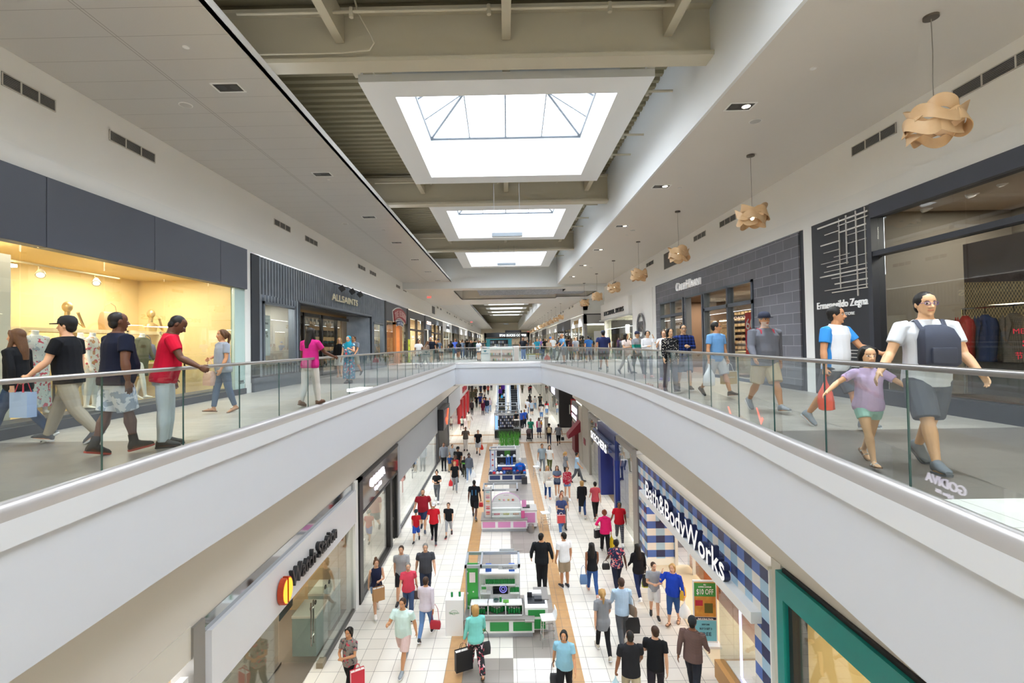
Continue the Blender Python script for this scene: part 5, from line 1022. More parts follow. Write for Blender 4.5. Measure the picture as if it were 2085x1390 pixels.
q=P('person in black jersey with the number 11 walking away in the lower hall',966.5,1056,D,178,1.82,'m','b','buzz','k',('tee','17191f'),('shorts','1a1b20'),('2c3a4c','888888'),'walkL','down','bag',1.02); printed(q,'11',.34,1.1,'2f6f9c',True,.142)
handbag(q['R'],R(178),'cf3038','red bag carried by the number 11 jersey',.2,.2,.08,.08)
# --- lower hall, far left group
for (lab,u,v,f,h,sx,sk,ha,hc,tp,bt,po) in (
 ('person in maroon coat with blond hair in the far lower group',983.5,845,5,1.66,'f','w','bob','bl',('coat','5c1a30'),('slim','1f1c1e'),'stand'),
 ('person in navy hooded top and jeans in the far lower group',991.5,842,5,1.8,'m','w','short','g',('hood','1f2536'),('pants','6f8fb8'),'stepL'),
 ('person in white patterned blouse and jeans in the far lower group',997.5,838,5,1.7,'f','w','long','b',('long','d8d0d8','floral','6a6a8c'),('slim','6f8fb8'),'walkL'),
 ('person in royal blue T-shirt and grey shorts walking away in the far lower group',978,831,178,1.8,'m','w','short','g',('tee','2c3f8c'),('shorts','4a4a52'),'walkR'),
 ('person in black walking away at the left of the far lower group',970.5,831,178,1.7,'f','t','short','k',('tee','1c1c22'),('slim','1c1c20'),'walkL'),
 ('person in dark grey jacket by the dark pillar of the far lower group',961,845,0,1.74,'f','d','short','k',('long','3a3436'),('slim','17171a'),'stand'),
 ('person in olive jacket behind the dark pillar in the far lower hall',964.5,819,175,1.82,'m','w','buzz','g',('long','4a4638'),('pants','4f4a3c'),'walkR'),
 ('person in brown jacket in the far lower hall',969,812,178,1.8,'m','t','short','b',('long','5b4a38'),('pants','3a3630'),'walkL'),
 ('person in grey T-shirt behind the royal blue T-shirt in the far lower hall',979.5,822,178,1.8,'m','t','short','k',('tee','55585e'),('shorts','5f564a'),'walkL'),
 ('person in black top with hands on hips in the far lower hall',987,804,178,1.78,'m','d','buzz','k',('long','17171a'),('shorts','7a5a42'),'stand'),
 ('person in navy shirt in the far lower hall',979,804.5,178,1.78,'m','t','short','k',('tee','1d2440'),('shorts','2a2c34'),'walkR'),
 ('person in coral top and black trousers in the far lower hall',994,804.5,178,1.72,'f','w','long','k',('tee','a3463c'),('slim','17171a'),'walkL'),
 ('person in purple top in the far lower hall',1000.5,796,180,1.72,'f','t','short','k',('tee','4f4058'),('pants','26262c'),'walkR'),
 ('person in red top at the far end of the left lower hall',996.5,783,180,1.72,'m','w','short','k',('tee','a82c34'),('pants','23232a'),'walkL'),
 ('person in teal top at the far end of the left lower hall',1002.5,783,180,1.7,'f','w','short','b',('tee','4f8f94'),('pants','5a6470'),'walkR'),
 ('person in black pullover near the patterned blouse in the far lower group',987,832,10,1.74,'f','b','bun','k',('tee','1a1a1e'),('slim','30343c'),'stepR'),
 ('person in purple shirt with blond hair in the far lower group',986.3,838,10,1.64,'f','w','long','bl',('tee','5a3f8a'),('slim','2a2f44'),'stepL'),
 # right half
 ('person in red T-shirt at the far end of the right lower hall',1058.5,783.5,180,1.78,'m','w','buzz','k',('tee','c42430'),('shorts','3b4f86'),'walkL'),
 ('child in lilac top at the far end of the right lower hall',1066,785,180,1.25,'f','t','long','k',('tee','b48fc0'),('pants','d8d0d8'),'walkR'),
 ('person in dark clothes at the far end of the right lower hall',1069.7,785.5,178,1.66,'f','t','short','k',('long','2a2c34'),('slim','1f2026'),'walkL'),
 ('person in olive T-shirt and khaki trousers in the far right lower hall',1063.5,801,2,1.78,'m','d','buzz','k',('tee','57513f'),('pants','3b392c'),'walkR'),
 ('person in black with a red bag across the back in the far right lower hall',1080.5,803,178,1.7,'f','d','bun','k',('tee','1f1d20','block','c82430',1.1),('slim','1d1d20'),'walkL'),
 ('small person in dark red beside the red bag in the far right lower hall',1077.5,801,178,1.3,'f','d','bun','k',('tee','7a2a2c'),('pants','26262a'),'walkR'),
 ('person in long dark dress in the right lower hall',1079,829,178,1.7,'f','d','long','k',('dress','3a383c'),('none',),'stand'),
 ('person in white T-shirt and blue jeans with a dark bun in the right lower hall',1089.5,833,178,1.66,'f','t','bun','k',('tee','d4d2d0'),('slim','4f7fae'),'walkL'),
 ('person in light grey T-shirt and dark shorts in the right lower hall',1083,846.5,176,1.76,'m','w','short','br',('tee','a9b8c8'),('shorts','4a4c54'),'walkR'),
 ('person in white T-shirt and denim capri trousers in the right lower hall',1102.5,854,178,1.68,'f','d','afro','k',('tee','cdc8c6'),('capri','4f7ab0'),'walkL'),
 ('person in red and white T-shirt and jeans in the right lower hall',1113.5,846,178,1.66,'f','b','long','k',('tee','d8d6d4','yoke','c22430',1.24),('capri','5a80b4'),'walkR'),
 ('person in white T-shirt and long dark skirt by the black kiosk',1071,856.5,175,1.7,'f','w','wavy','br',('tee','e2e0de'),('longskirt','2b2b2e'),'walkL'),
 ('person in white shirt with a blue bag behind the long dark skirt',1074,843,175,1.72,'m','t','short','k',('tee','dfe3ea'),('pants','4a6a9c'),'walkR'),
 ):
    P(lab,u,v,D,f,h,sx,sk,ha,hc,tp,bt,pose=po)
q=P('person in black top with a black and yellow backpack in the right lower hall',1100,830,D,178,1.76,'m','t','short','k',('tee','1f2124'),('pants','2a2c33'),pose='walkR'); backpack(q,'2c2f28','black and yellow backpack in the right lower hall')
P('person in black T-shirt with a dark pack close behind the black and yellow backpack',z0=D,face=178,h=1.78,skin='d',hair='buzz',hc='k',top=('tee','222428'),bot=('pants','2a2c33'),byhead=(1102,817.5),pose='walkL',bulk=1.15)
# staff by the black kiosk
P('person in black shirt standing behind the black kiosk counter',1051,872,D,0,1.72,'m','w','short','k',('tee','1d1e22'),('pants','1b1b1e'),pose='stand',hat='cap',extra='141416')
P('person in blue shirt leaning on the right end of the black kiosk',1062,872,D,150,1.74,'m','d','buzz','k',('tee','2f56b4'),('pants','1f2228'),pose='rest',L='fold')
P('second person in blue shirt beside the black kiosk with fair hair',1068.5,870,D,200,1.72,'m','d','short','bl',('tee','2f5cc0'),('pants','1f2228'),pose='rest',Rr='fold')
# middle right
GT=P('person in green T-shirt pushing a stroller in the lower hall',1081,893.5,D,2,1.78,'m','d','buzz','k',('tee','2f9478'),('pants','3a3f46'),pose='walkL',L='push',Rr='push',beard='17130f')
P('person in pink and white top and denim skirt carrying a baby in the lower hall',1098,891.5,D,4,1.72,'f','b','long','k',('long','d8cdd2','sides','c2386e',.13),('skirt','3f4a6e'),('333336','999999'),'stepL',(38,10,88,40),'down')
P('baby in mustard top carried by the person in the denim skirt',0,0,D+.88,-70,.68,'m','b','short','k',('long','d0922c'),('pants','3b4258'),None,'rest','fold','fold',1.25,loc=tuple(onZ(1098,891.5,D)[:2]+Vector((.17,-.26)) if 0 else (onZ(1098,891.5,D).x+.2,onZ(1098,891.5,D).y-.3)),kids=True)
q=P('person in black T-shirt with a beige backpack walking away in the lower hall',1118.5,905,D,178,1.68,'f','b','afro','k',('tee','1c1d21'),('slim','2b3550'),('222226','888888'),'walkL'); backpack(q,'c8b490','beige backpack on the person in the black T-shirt')
q=P('person in grey top and black cropped trousers walking away by the glass railing post',1137.5,906,D,176,1.7,'f','d','short','k',('tee','77797e'),('capri','1c1c20'),('26262a','888888'),'walkR',bulk=1.22); handbag(q['R'],R(176),'1f1f22','black handbag held by the person in the grey top',.26,.26,.1,.12)
q=P('person in pale blue-grey shirt and grey trousers walking hand in hand in the lower hall',1104.5,961.5,D,2,1.82,'m','t','short','k',('tee','a3b0b8','stripe','8795a0'),('slim','7a7f86'),('9a5a34','cccccc'),'walkL','down','bag'); plasticbag(q['R'],0,'e6e8ea','large clear white bag held by the pale blue-grey shirt',.34,.46)
P('person in white T-shirt and olive trousers with long dark hair in the lower hall',1119.5,961.5,D,0,1.72,'f','w','wavy','k',('tee','efefee'),('slim','575c34'),('26262a','eeeeee'),'walkR')
P('person in grey T-shirt with fair ponytail standing sideways in the lower hall',1152,978,D,110,1.7,'f','w','pony','bl',('tee','85888e'),('slim','30343c'),pose='stand')
q=P('person in pale blue shirt and grey trousers with a brown shoulder bag, walking right',1175.5,982,D,75,1.76,'m','t','short','k',('tee','a9c3dc'),('pants','55585f'),('222226','555555'),'walkL','bag','down'); handbag(q['L'],R(75),'222226','black tote carried by the person in the pale blue shirt',.36,.34,.12,.14)
q=P('person with long blond hair, cream top and skinny jeans in the lower hall',1115.5,1016,D,5,1.72,'f','w','wavy','bl',('long','d9d2c8'),('slim','2f4f86'),('d8a890','eeeeee'),'stepL','fold','down'); handbag(q['L'],R(10),'efebe2','large cream handbag held by the person with long blond hair',.36,.3,.14,.14)
P('person in grey-blue printed T-shirt and dark denim shorts in the lower hall',1135,1013,D,0,1.66,'f','w','long','br',('tee','66758c','block','c83a40',1.12),('short','2f3c5a'),('f0f0f0','ffffff'),'stepR','fold','fold')
P('person in red spotted top and denim shorts in the lower hall',1155.5,1018,D,3,1.7,'f','w','pony','br',('long','a81c34','dots','e8d8dc'),('short','6f8cb4'),('f0f0f0','ffffff'),'stepL')
P('person in taupe shirt with short hair behind the navy T-shirt in the lower hall',z0=D,face=2,h=1.66,skin='w',hair='short',hc='b',top=('tee','9d9288'),bot=('pants','6a6258'),byhead=(1144,998),pose='walkL',bulk=1.15)
q=P('person in navy T-shirt and jeans with a red and white bag in the lower hall',1143.5,1084,D,3,1.66,'f','w','bun','r',('tee','3f4a74'),('pants','4f78b0'),('c8beb4','eeeeee'),'walkR','cup','fold'); paperbag(q['W']@Vector((-.05,-.25,1.0)),R(5),'d4474c','red and white shopping bag held by the navy T-shirt',.36,.34,.1,'eeeeee','f2e6e6',.1)
P('person in long black cardigan and jeans walking away in the lower hall',1186,1052,D,178,1.7,'f','w','bob','bl',('coat','1d1d20'),('slim','2f4570'),('c8b4a4','dddddd'),'walkL')
P('person in rose T-shirt and black trousers walking away by the shoe shop window',1213,1056,D,180,1.72,'f','w','short','k',('tee','c4505c'),('slim','1f1d20'),('8a5a44','cccccc'),'walkR')
q=P('person in magenta hooded top and black trousers carrying bags in the lower hall',1232.5,1129,D,176,1.72,'f','w','bun','r',('hood','cc1f62'),('pants','1d1b1e'),('77777a','dddddd'),'walkL','hip','bag')
paperbag(q['L'],R(20),'1f1f22','black paper bag carried by the magenta hooded top',.34,.32,.12,'222222'); plasticbag(q['R'],R(-10),'e3c21e','yellow plastic bag carried by the magenta hooded top',.26,.46)
P('person in red T-shirt and checked leggings with sunglasses walking by the shoe shop window',1262,1107,D,-8,1.72,'f','d','bob','1c3a40',('tee','c41c2c'),('slim','6a6a72','plaid','3f3f46'),('f0f0f0','cccccc'),'walkL','down','hold',1.12,specs=True)
# near right
P('person in black shirt and black trousers standing by the green kiosk',1104,1200,D,172,1.84,'m','t','short','k',('long','1d1e21'),('pants','1f1f22'),('1a1a1c','dddddd'),'stand','pocket','pocket',1.2,turn=-30)
P('person in white T-shirt and tan shorts standing by the green kiosk',1150,1195,D,200,1.8,'m','t','short','k',('tee','f0f0f0'),('shorts','a8957c'),('2b2b2e','eeeeee'),'stand','down','down',1.05,turn=20)
q=P('person in black top with very long dark hair and blue jeans walking away',1207,1212,D,180,1.7,'f','d','long','k',('tank','1c1c1f'),('slim','35558c'),('c89a84','cccccc'),'walkL'); handbag(q['W']@Vector((.3,.02,1.02)),R(180),'5f7fa8','denim blue bag beside the very long dark hair',.24,.3,.12,.3)
q=P('person in dark floral blouse and dark trousers walking away in the lower hall',1257,1203,D,180,1.68,'f','b','bun','k',('tee','2b3350','floral','d8a8a0'),('slim','25293a'),('222226','888888'),'walkR',bulk=1.18); handbag(q['L'],R(180),'2a2626','black handbag held by the person in the floral blouse',.26,.2,.1,.1)
q=P('person in black jacket and navy leggings with a green plastic bag in the lower hall',1301,1217,D,185,1.72,'f','b','long','k',('long','1b1b1f'),('slim','26325a'),('f0f0f0','ffffff'),'walkR','down','bag'); plasticbag(q['R'],0,'cfd94a','yellow-green plastic bag in the hand of the black jacket',.26,.38); handbag(q['W']@Vector((-.24,.1,1.1)),R(185),'1d1d20','black shoulder bag on the person in the black jacket',.28,.36,.12,.3)
P('boy in grey T-shirt and white shorts with crossed arms by the gingham shop',1333,1257,D,-10,1.6,'m','w','short','b',('tee','a5a8ae'),('shorts','e4e2e0'),('17171a','f2f2f2'),'stepL','fold','fold',.95,turn=20)
q=P('person in bright blue top with a hand at the face by the gingham shop',1372,1270,D,-35,1.7,'f','w','bob','bl',('long','2245b8'),('capri','36588c'),('sandal','222222'),'stepR','bag','face',1.2)
handbag(q['W']@Vector((.27,.06,1.3)),R(60),'d8aa28','yellow shoulder bag on the person in the bright blue top',.34,.28,.12,.2); plasticbag(q['L'],R(-30),'f2f2f2','white plastic bag with black lettering in the hand of the bright blue top',.34,.4)
P('person in grey T-shirt with a long fair ponytail and black leggings walking away',1229,1334,D,182,1.72,'f','w','pony','bl',('tunic','85878c'),('slim','1d1d20'),('c8bfae','dddddd'),'walkL')
q=P('person in pale blue shirt and grey trousers with a black tote walking away',1268,1313,D,180,1.8,'m','t','short','b',('long','b3cbe2'),('pants','55575c'),('3a4454','888888'),'walkR','down','bag'); handbag(q['R'],R(180),'1f1f22','black tote bag held by the pale blue shirt near the camera',.4,.4,.12,.12); handbag(q['W']@Vector((-.24,.04,1.3)),R(120),'7d6a58','brown shoulder bag on the pale blue shirt near the camera',.34,.26,.1,.24)
q=P('person in black T-shirt and khaki trousers carrying a clear bag',z0=D,face=180,h=1.8,skin='d',hair='buzz',hc='k',top=('tee','26262a'),bot=('pants','b3a890'),byhead=(1283,1284),pose='walkL',bulk=1.08,L='bag'); plasticbag(q['L'],0,'bcd8e4','pale blue clear bag carried by the black T-shirt and khaki trousers',.26,.4)
P('person in black T-shirt with grey lettering printed on the back',z0=D,face=160,h=1.78,skin='w',hair='short',hc='b',top=('tee','1d1e22'),bot=('pants','2b2830'),byhead=(1333,1274.5),pose='walkR',turn=30,L='fold')
P('person in brown knitted shirt and dark cap at the bottom of the lower hall',z0=D,face=150,h=1.8,skin='d',hair='buzz',hc='k',top=('long','66504c','stripe','7d6660',.5),bot=('pants','2e3038'),byhead=(1409,1257),pose='walkL',bulk=1.12,hat='beanie')
q=P('person in light blue T-shirt and black trousers with a black shoulder bag',z0=D,face=-12,h=1.62,sex='f',skin='t',hair='bob',hc='k',top=('tee','8fc0d6'),bot=('pants','1f1f22'),byhead=(1148,1282),pose='walkR',bulk=1.15); handbag(q['W']@Vector((-.25,-.02,1.0)),0,'26262a','black shoulder bag on the person in light blue',.22,.26,.1,.3)
q=P('person in turquoise cardigan and patterned trousers with a black bag by the green kiosk',970,1370,D,-165,1.68,'f','w','bob','bl',('long','7fd0c8'),('wide','2a2a2e','floral','d8b8c0'),('sandal','1c1c1e'),'walkL','bag','down',1.12); paperbag(q['L'],R(25),'1b1b1f','large black paper bag held by the turquoise cardigan',.44,.5,.14,'333333'); handbag(q['W']@Vector((-.24,.04,1.1)),R(200),'232326','black shoulder bag on the turquoise cardigan',.26,.3,.1,.3)
# ================================================================= LOWER HALL SHOPS
HL=3.95
# left: white panelled wall and the watch shop
t=shop(-1,-8,7.38,FL,'blank white panelled hoarding wall with a steel top strip on the lower left'); boxes('panels',t,M('e3e2e0',.5),*[(q,min(q+1.49,15.3),-.02,.1,0,3.3) for q in [1.5*k for k in range(11)] if q<15.2]); boxes('top_strip',t,M('9a9fa4',.35,.6),(0,14.7,-.06,.1,3.32,3.5)); boxes('header',t,M('d9d4ca',.6),(0,15.38,-.01,.1,3.5,4.0))
struct(MB().box(LXL-.3,LXL+.05,7.38,7.66,FL,-2.9),'pillar_lower_left_grey',M('8a8580',.5))
t=shop(-1,7.7,15.2,FL,'watch shop front with a long white sign band over clear glass'); W=7.5
boxes('sign_band',t,M('dfe0e4',.25,var=.01),(.05,W-.05,-.1,.1,2.72,3.72)); boxes('mirror_strip',t,M('c4c6c8',.06,1.),(0,W,-.02,.05,3.72,3.95)); boxes('end_post',t,M('eeeeec',.4),(W-.1,W+.2,-.08,.2,0,3.95))
panes(t,[0.05,1.2,2.3],.08,2.72); panes(t,[4.95,6.1,W-.1],.08,2.72); panes(t,[2.35,4.9],.05,2.72,1.15); boxeach('side_glass',t,SHOPG,(2.3,2.32,0,1.15,.05,2.72),(4.93,4.95,0,1.15,.05,2.72)); boxes('base_rail',t,M('6e6a66',.4,.6),(0,2.3,-.04,.06,0,.08),(4.95,W,-.04,.06,0,.08),(2.3,4.95,1.1,1.2,0,.06)); boxes('corner_block',t,M('8a7f6c',.5),(4.75,5.,-.05,.12,0,.14))
o=thing('door_handle_pair','tall steel pull handles on the watch shop glass door','door handle',WLP(t,(4.94,.28,.5)),PI/2); boxes('pull_bar',o,CHROME,(-.09,-.06,-.015,.015,0,1.1)); boxes('inner_bar',o,CHROME,(.06,.09,-.015,.015,0,1.1)); boxes('brackets',o,CHROME,(-.09,.09,-.01,.01,.2,.22),(-.09,.09,-.01,.01,.9,.92))
room(t,.0,W,2.9,4.2,'a88c68','6a6056',190,(1,.93,.8),nl=2); boxes('timber_wall_units',t,M('96602f',.5,var=.12),(.1,W,3.9,4.3,0,1.15),(2.3,2.45,1.3,3.,0,1.15)); boxes('counter_top',t,M('ecdcc0',.4),(2.4,6.,3.3,4.3,1.15,1.2)); boxes('hanging_banner',t,M('3d4f58',.6,var=.2,sc=6.),(5.3,6.1,1.3,1.32,.9,2.6))
def pedestal(x,y,lab):
    o=thing('display_pedestal',lab,'display case',WLP(t,(x,y,.005)),PI/2,'marble watch pedestals'); boxes('marble_base',o,M('a9b8b6',.3,var=.12,sc=5.),(-.42,.42,-.32,.32,0,1.0)); boxes('tray',o,M('f2ece0',.4),(-.43,.43,-.33,.33,1.,1.06)); boxes('glass_case',o,SHOPG,(-.42,.42,-.32,.32,1.06,1.42))
    m=MB()
    for q in (-.2,.1): m.tube([(q+.05*math.cos(a),-.1,1.15+.05*math.sin(a)) for a in [2*PI*k/12 for k in range(13)]],.014,6)
    m.build('watches',M('2a2a2e',.3,.7),o,smooth=True)
pedestal(5.65,.62,'marble watch pedestal with glass case nearest the watch shop door'); pedestal(6.8,.66,'marble watch pedestal with glass case farther inside the watch shop window')
s=sign(t,'Watch Station black raised letters on the white sign band',(4.15,-.12,3.02),0,[('Watch Station',.52,M('2e2c2e',.4),0,2.75,.07,.008,M('1a1a1c',.4),0)])
s=thing('shop_emblem','two orange half-circle watch emblem glowing on the white sign band','sign',WLP(t,(2.42,-.12,3.15)),PI/2)
for e in (-1,1):
    pts=[(e*.03,-.27)]+[(e*(.03+.2*math.sin(PI*k/10)),-.27*math.cos(PI*k/10)) for k in range(1,10)]+[(e*.03,.27)]
    MB().prism(pts[::e],-.12,.0).build('emblem_body',M('b23c12',.4),s); MB().prism([(a*.86+e*.012,b*.88) for a,b in pts][::e],-.128,-.12).build('emblem_face',M('f7a32a',.4,emit=1.1),s)
poster(WLP(t,(.6,.5,.3)),PI/2,.8,1.6,'efece2','cream display card inside the watch shop left window',(('BRANDS',.16,'8a857a',1.2,.6),))
# chocolate shop
t=shop(-1,15.45,21.,FL,'chocolate shop front with black frame and glossy brown fascia'); W=5.55
boxes('black_frame',t,M('1d1b1c',.4),(0,.36,-.12,.15,0,HL),(0,W,-.12,.15,HL-.1,HL),(4.1,4.45,-.1,.15,0,2.75),(5.3,W,-.1,.15,0,2.75),(.36,5.3,-.1,.15,2.7,2.78),(.36,4.1,-.1,.15,0,.12)); boxes('glossy_fascia',t,M('4a3d38',.08,var=.1,spec=.9),(.36,W,-.08,.1,2.78,HL-.1)); panes(t,[.36,1.7,4.1],.1,2.7)
boxes('door_leaf',t,M('1a1819',.4),(4.5,4.6,.0,.06,0,2.7),(5.2,5.3,.0,.06,0,2.7),(4.85,4.95,-.02,.05,.9,1.0)); panes(t,[4.6,5.2],.05,2.7,.03); room(t,.3,W,2.8,3.,'b9b4aa','a8a298',120,(1,.97,.92)); boxes('display_table',t,M('e9e6de',.4),(1.2,3.,.6,1.3,0,.9))
sign(t,'GODIVA glowing white letters on the glossy brown fascia',(2.3,-.1,3.28),0,[('GODIVA',.42,M('f4ecff',.4,emit=2.6),0,1.9,.02,.006,None,0),('Belgium 1926',.17,M('f4ecff',.4,emit=2.2),-.25,.85,.01,.004,None,.05)])
struct(MB().box(LXL-.3,LXL+.08,21.02,21.4,FL,-2.9).box(LXL-.3,LXL+.1,21.0,21.42,FL,FL+.25),'pillar_lower_left_steel',M('a3a7ae',.4,.3))
# glass store with grey band
t=shop(-1,21.42,33.2,FL,'long glass shop front under a plain grey band on the lower left'); W=11.78
boxes('grey_band',t,M('aaadb2',.45,var=.02),(0,W,-.08,.1,2.2,HL)); panes(t,[.1,2.4,4.8,7.2,9.6,W-.1],.08,2.2); boxes('base_rail',t,M('4a4a4e',.4,.4),(0,W,-.05,.08,0,.08)); room(t,0,W,2.6,2.6,'cfd0d0','b8b4ae',260,(.97,.98,1),nl=2)
for i,(x,c) in enumerate(((1.5,'b3343c'),(3.6,'d8cfc4'),(5.4,'c45a4a'),(8.2,'2a2a30'))): boxes('clothes_display',t,M(c,.8,var=.2),(x,x+.5,.9,1.2,.7,1.5),(x+.2,x+.24,1.,1.05,0,.7))
t=shop(-1,33.2,39.4,FL,'black phone shop front with projecting sign box on the lower left'); boxes('facade',t,M('2b2b30',.5),(0,6.2,-.05,.15,0,HL)); boxes('doorway',t,M('121214',.5),(.6,3.8,-.07,.0,0,2.2)); 
s=thing('shop_sign','black sign box with a glowing red tick mark','sign',WLP(t,(2.2,-.35,2.25)),PI/2); boxes('sign_box',s,M('3a3b40',.35,.3),(-1.9,1.9,-.1,.3,0,1.45)); boxes('dark_face',s,M('17171a',.3),(-1.75,1.75,-.12,-.1,.12,1.33)); m=MB(); m.prism([(-.75,.62),(-.5,.72),(-.28,.42),(.55,1.2),(.72,1.2),(-.22,.16)],-.17,-.12); m.build('tick_mark',M('ff4a2e',.4,emit=2.5),s)
t=shop(-1,39.4,49.6,FL,'grey banded glass shop front past the red tick sign'); boxes('grey_band',t,M('b4b6ba',.45),(0,10.2,-.08,.1,2.1,HL)); boxes('post',t,M('8d9096',.4,.3),(.0,.4,-.1,.2,0,HL)); panes(t,[.4,3.5,6.8,10.1],.05,2.1); room(t,.3,10.2,2.6,2.4,'d9d6d0','b8b4ae',220)
t=shop(-1,49.6,60,FL,'red shop front with tall red columns on the lower left'); boxes('white_band',t,M('d9d3d0',.5),(0,10.4,-.08,.1,2.5,HL)); boxeach('red_column',t,M('9c1218',.45),(.2,2.,-.25,.3,0,2.5),(4.,6.2,-.25,.3,0,2.5),(8.6,10.4,-.25,.3,0,2.5)); room(t,0,10.4,2.6,2.4,'b06a60','8a7c70',160); text('PAPAYA',1.0,M('b0303a',.5),(5.2,-.12,2.9),t,.02,width=5.5)
generic(-1,FL,60.2,70,HL,'24242a','c9b890','black shop front past the red columns on the lower left',1)
for i,(a,b) in enumerate(((70,80),(80,92),(92,106),(106,129.6))): c=gl[(i*3)%8]; generic(-1,FL,a,b,HL,c[0],c[1],'%s shop front on the far lower left, %s past the black one'%('dark' if c[2] else 'pale',lw(i)),c[2])
generic(-1,FL,-15.7,-8,HL,'d9d4ca','d8c8a0','lower shop front behind the viewer on the left',0)
# ---- right: teal framed shop
TEAL=M('0f8a86',.4,var=.04); t=shop(1,-2,9.2,FL,'shop front in a thick teal frame with beige blinds behind glass'); W=11.2
boxes('teal_frame',t,TEAL,(0,.22,-.12,.25,0,3.88),(.22,W,-.12,.25,3.42,3.88),(4.2,4.6,-.12,.25,0,3.42),(7.8,8.2,-.12,.25,0,3.42)); boxes('dark_reveal',t,M('26262a',.4),(.22,.34,-.02,.25,0,3.42)); boxes('top_gap',t,M('222224',.6),(.1,W,-.05,.2,3.88,3.95)); boxes('inner_door',t,TEAL,(2.9,4.2,.3,.36,0,2.7)); panes(t,[.34,2.3,4.2],.05,3.42,.05); panes(t,[4.6,7.8],.05,3.42,.05); room(t,.3,W,3.6,2.,'b39a6c','8a7a5c',300,(1,.92,.75),nl=2)
struct(MB().box(LXR-.02,LXR+.2,9.2,9.52,FL,-2.9),'pillar_lower_right_white',M('d6d1c8',.6))
o=thing('fire_alarm','red fire alarm pull station on the white pier beside the teal frame','fire alarm',(LXR-.03,9.38,FL+1.35),-PI/2); boxes('alarm_box',o,M('c01a1e',.4),(-.07,.07,-.06,.0,-.09,.09),bevel=.008); boxes('pull_bar',o,M('e9e4e0',.4),(-.05,.05,-.075,-.06,-.03,.0))
# gingham shop
t=shop(1,9.52,18.9,FL,'gingham tiled shop front in blues and white with a white canopy'); W=9.38
g=G('gingham_tiles',.25); u=g.f('ADD',g.x,g.y); cp=g.f('FLOORED_MODULO',g.cell(u,.32,0.),2.); rp=g.f('FLOORED_MODULO',g.cell(g.z,.26,.04),2.)
GH=g.out(g.mix(rp,g.mix(cp,'a9cbe4','e9e6e2'),g.mix(cp,'24305f','4a6cb8')))
boxes('upper_band',t,GH,(.05,W,-.06,.3,2.6,3.72)); boxes('far_pier',t,GH,(.05,.6,-.06,.3,.25,2.6),(.6,1.0,-.06,1.0,.25,2.6)); boxes('near_pier',t,GH,(8.75,W,-.06,.3,0,2.6)); boxes('top_ledge',t,M('d9d4ca',.5),(.0,W+.02,-.1,.3,3.72,3.8)); boxes('pier_base',t,M('efefec',.5),(0.03,1.02,-.08,1.02,0,.25)); boxes('near_end_trim',t,M('f0f0ee',.4),(W-.01,W+.03,-.08,.3,0,3.75))
boxes('canopy',t,M('f1f1f0',.4),(.9,9.05,-.28,.0,2.5,2.73))
boxes('door_frame',t,M('e6e6e4',.4),(1.0,1.06,.95,1.05,0,2.6),(1.75,1.8,1.3,1.4,0,2.5)); panes(t,[1.05,1.75,2.5],.05,2.5,1.4); m=MB()
for q in (1.9,2.05): m.tube([(q,1.33,.7),(q,1.33,1.8)],.018,8)
m.build('door_handles',M('c9b890',.25,.9),t,smooth=True)
room(t,1.1,9.0,2.5,5.,'b07850','7a4526',360,(1,.88,.7),y0=1.45,nl=2); boxes('entry_floor',t,M('d9c9ac',.4,var=.05),(1.,7.,.02,1.45,.003,.012)); boxes('timber_door_post',t,M('7a3d1c',.5,var=.1),(6.2,6.7,1.4,1.8,0,2.5)); boxes('timber_table',t,M('a9804e',.5,var=.12),(3.,3.9,2.2,3.,0,.9))
boxes('window_base',t,M('b98a52',.5,var=.08),(6.9,8.75,-.14,.1,0,.42),(6.9,7.,.1,1.5,0,.42)); boxes('window_floor',t,M('e6e9ea',.4),(7.,8.75,.1,1.3,.38,.44)); panes(t,[6.95,7.7,8.75],.42,2.5,-.02); boxeach('side_glass',t,SHOPG,(6.93,6.95,0,1.4,.42,2.5)); boxes('light_strip',t,M('cfc6ff',.4,emit=3.),(7.62,7.66,.15,.19,.5,2.5),(7.66,8.7,.15,.18,.46,.49)); boxes('leaf_print',t,M('c9cf9a',.5,var=.25,sc=3.),(7.75,8.7,.5,.52,.5,2.4))
o=thing('wall_plaque','small navy Bath & Body Works plaque on the gingham pier','sign',WLP(t,(1.01,.62,1.75)),0.,None); boxes('plaque',o,M('1e2440',.3),(-.2,.2,-.03,.0,-.2,.2),bevel=.01); text('Bath & Body',.07,M('e8e8ee',.4),(0,-.035,.02),o,.002,width=.32); text('Works',.07,M('e8e8ee',.4),(0,-.035,-.08),o,.002,width=.16)
sign(t,'Bath & Body Works white letters with navy sides on the canopy',(4.78,-.2,2.75),0,[('Bath&BodyWorks',.8,M('fbfbfd',.35,emit=.25),0,6.15,.07,.012,M('222a55',.4),0)])
o=thing('poster_stand','white poster stand with candle offer by the gingham shop entrance','poster stand',tuple(onZ(1437,1312,FL)),R(-4)); boxes('foot',o,M('eceef0',.4),(-.36,.36,-.2,.2,0,.07),bevel=.01); boxes('frame',o,M('f0f0f0',.35),(-.31,.31,-.025,.025,.07,1.72))
g=G('candle_poster',.45); pc=g.mix(g.rng(g.z,1.3,1.66),g.mix(g.noise(7,3),'b0562a','e0b04a'),g.mix(g.noise(3,2),'2f8a3c','4aa14a')); pc=g.mix(g.f('MULTIPLY',g.rng(g.x,-.02,.2),g.rng(g.z,.86,1.12)),pc,'5b5a24'); pc=g.mix(g.f('MULTIPLY',g.rng(g.x,-.26,-.06),g.rng(g.z,1.05,1.2)),pc,'b8243c')
boxes('upper_sheet',o,g.out(pc),(-.28,.28,-.032,-.025,.76,1.68)); boxes('name_strip',o,M('1d2340',.4),(-.28,.28,-.032,-.025,.68,.745)); boxes('lower_sheet',o,M('6fbcd0',.45),(-.28,.28,-.032,-.025,.12,.66))
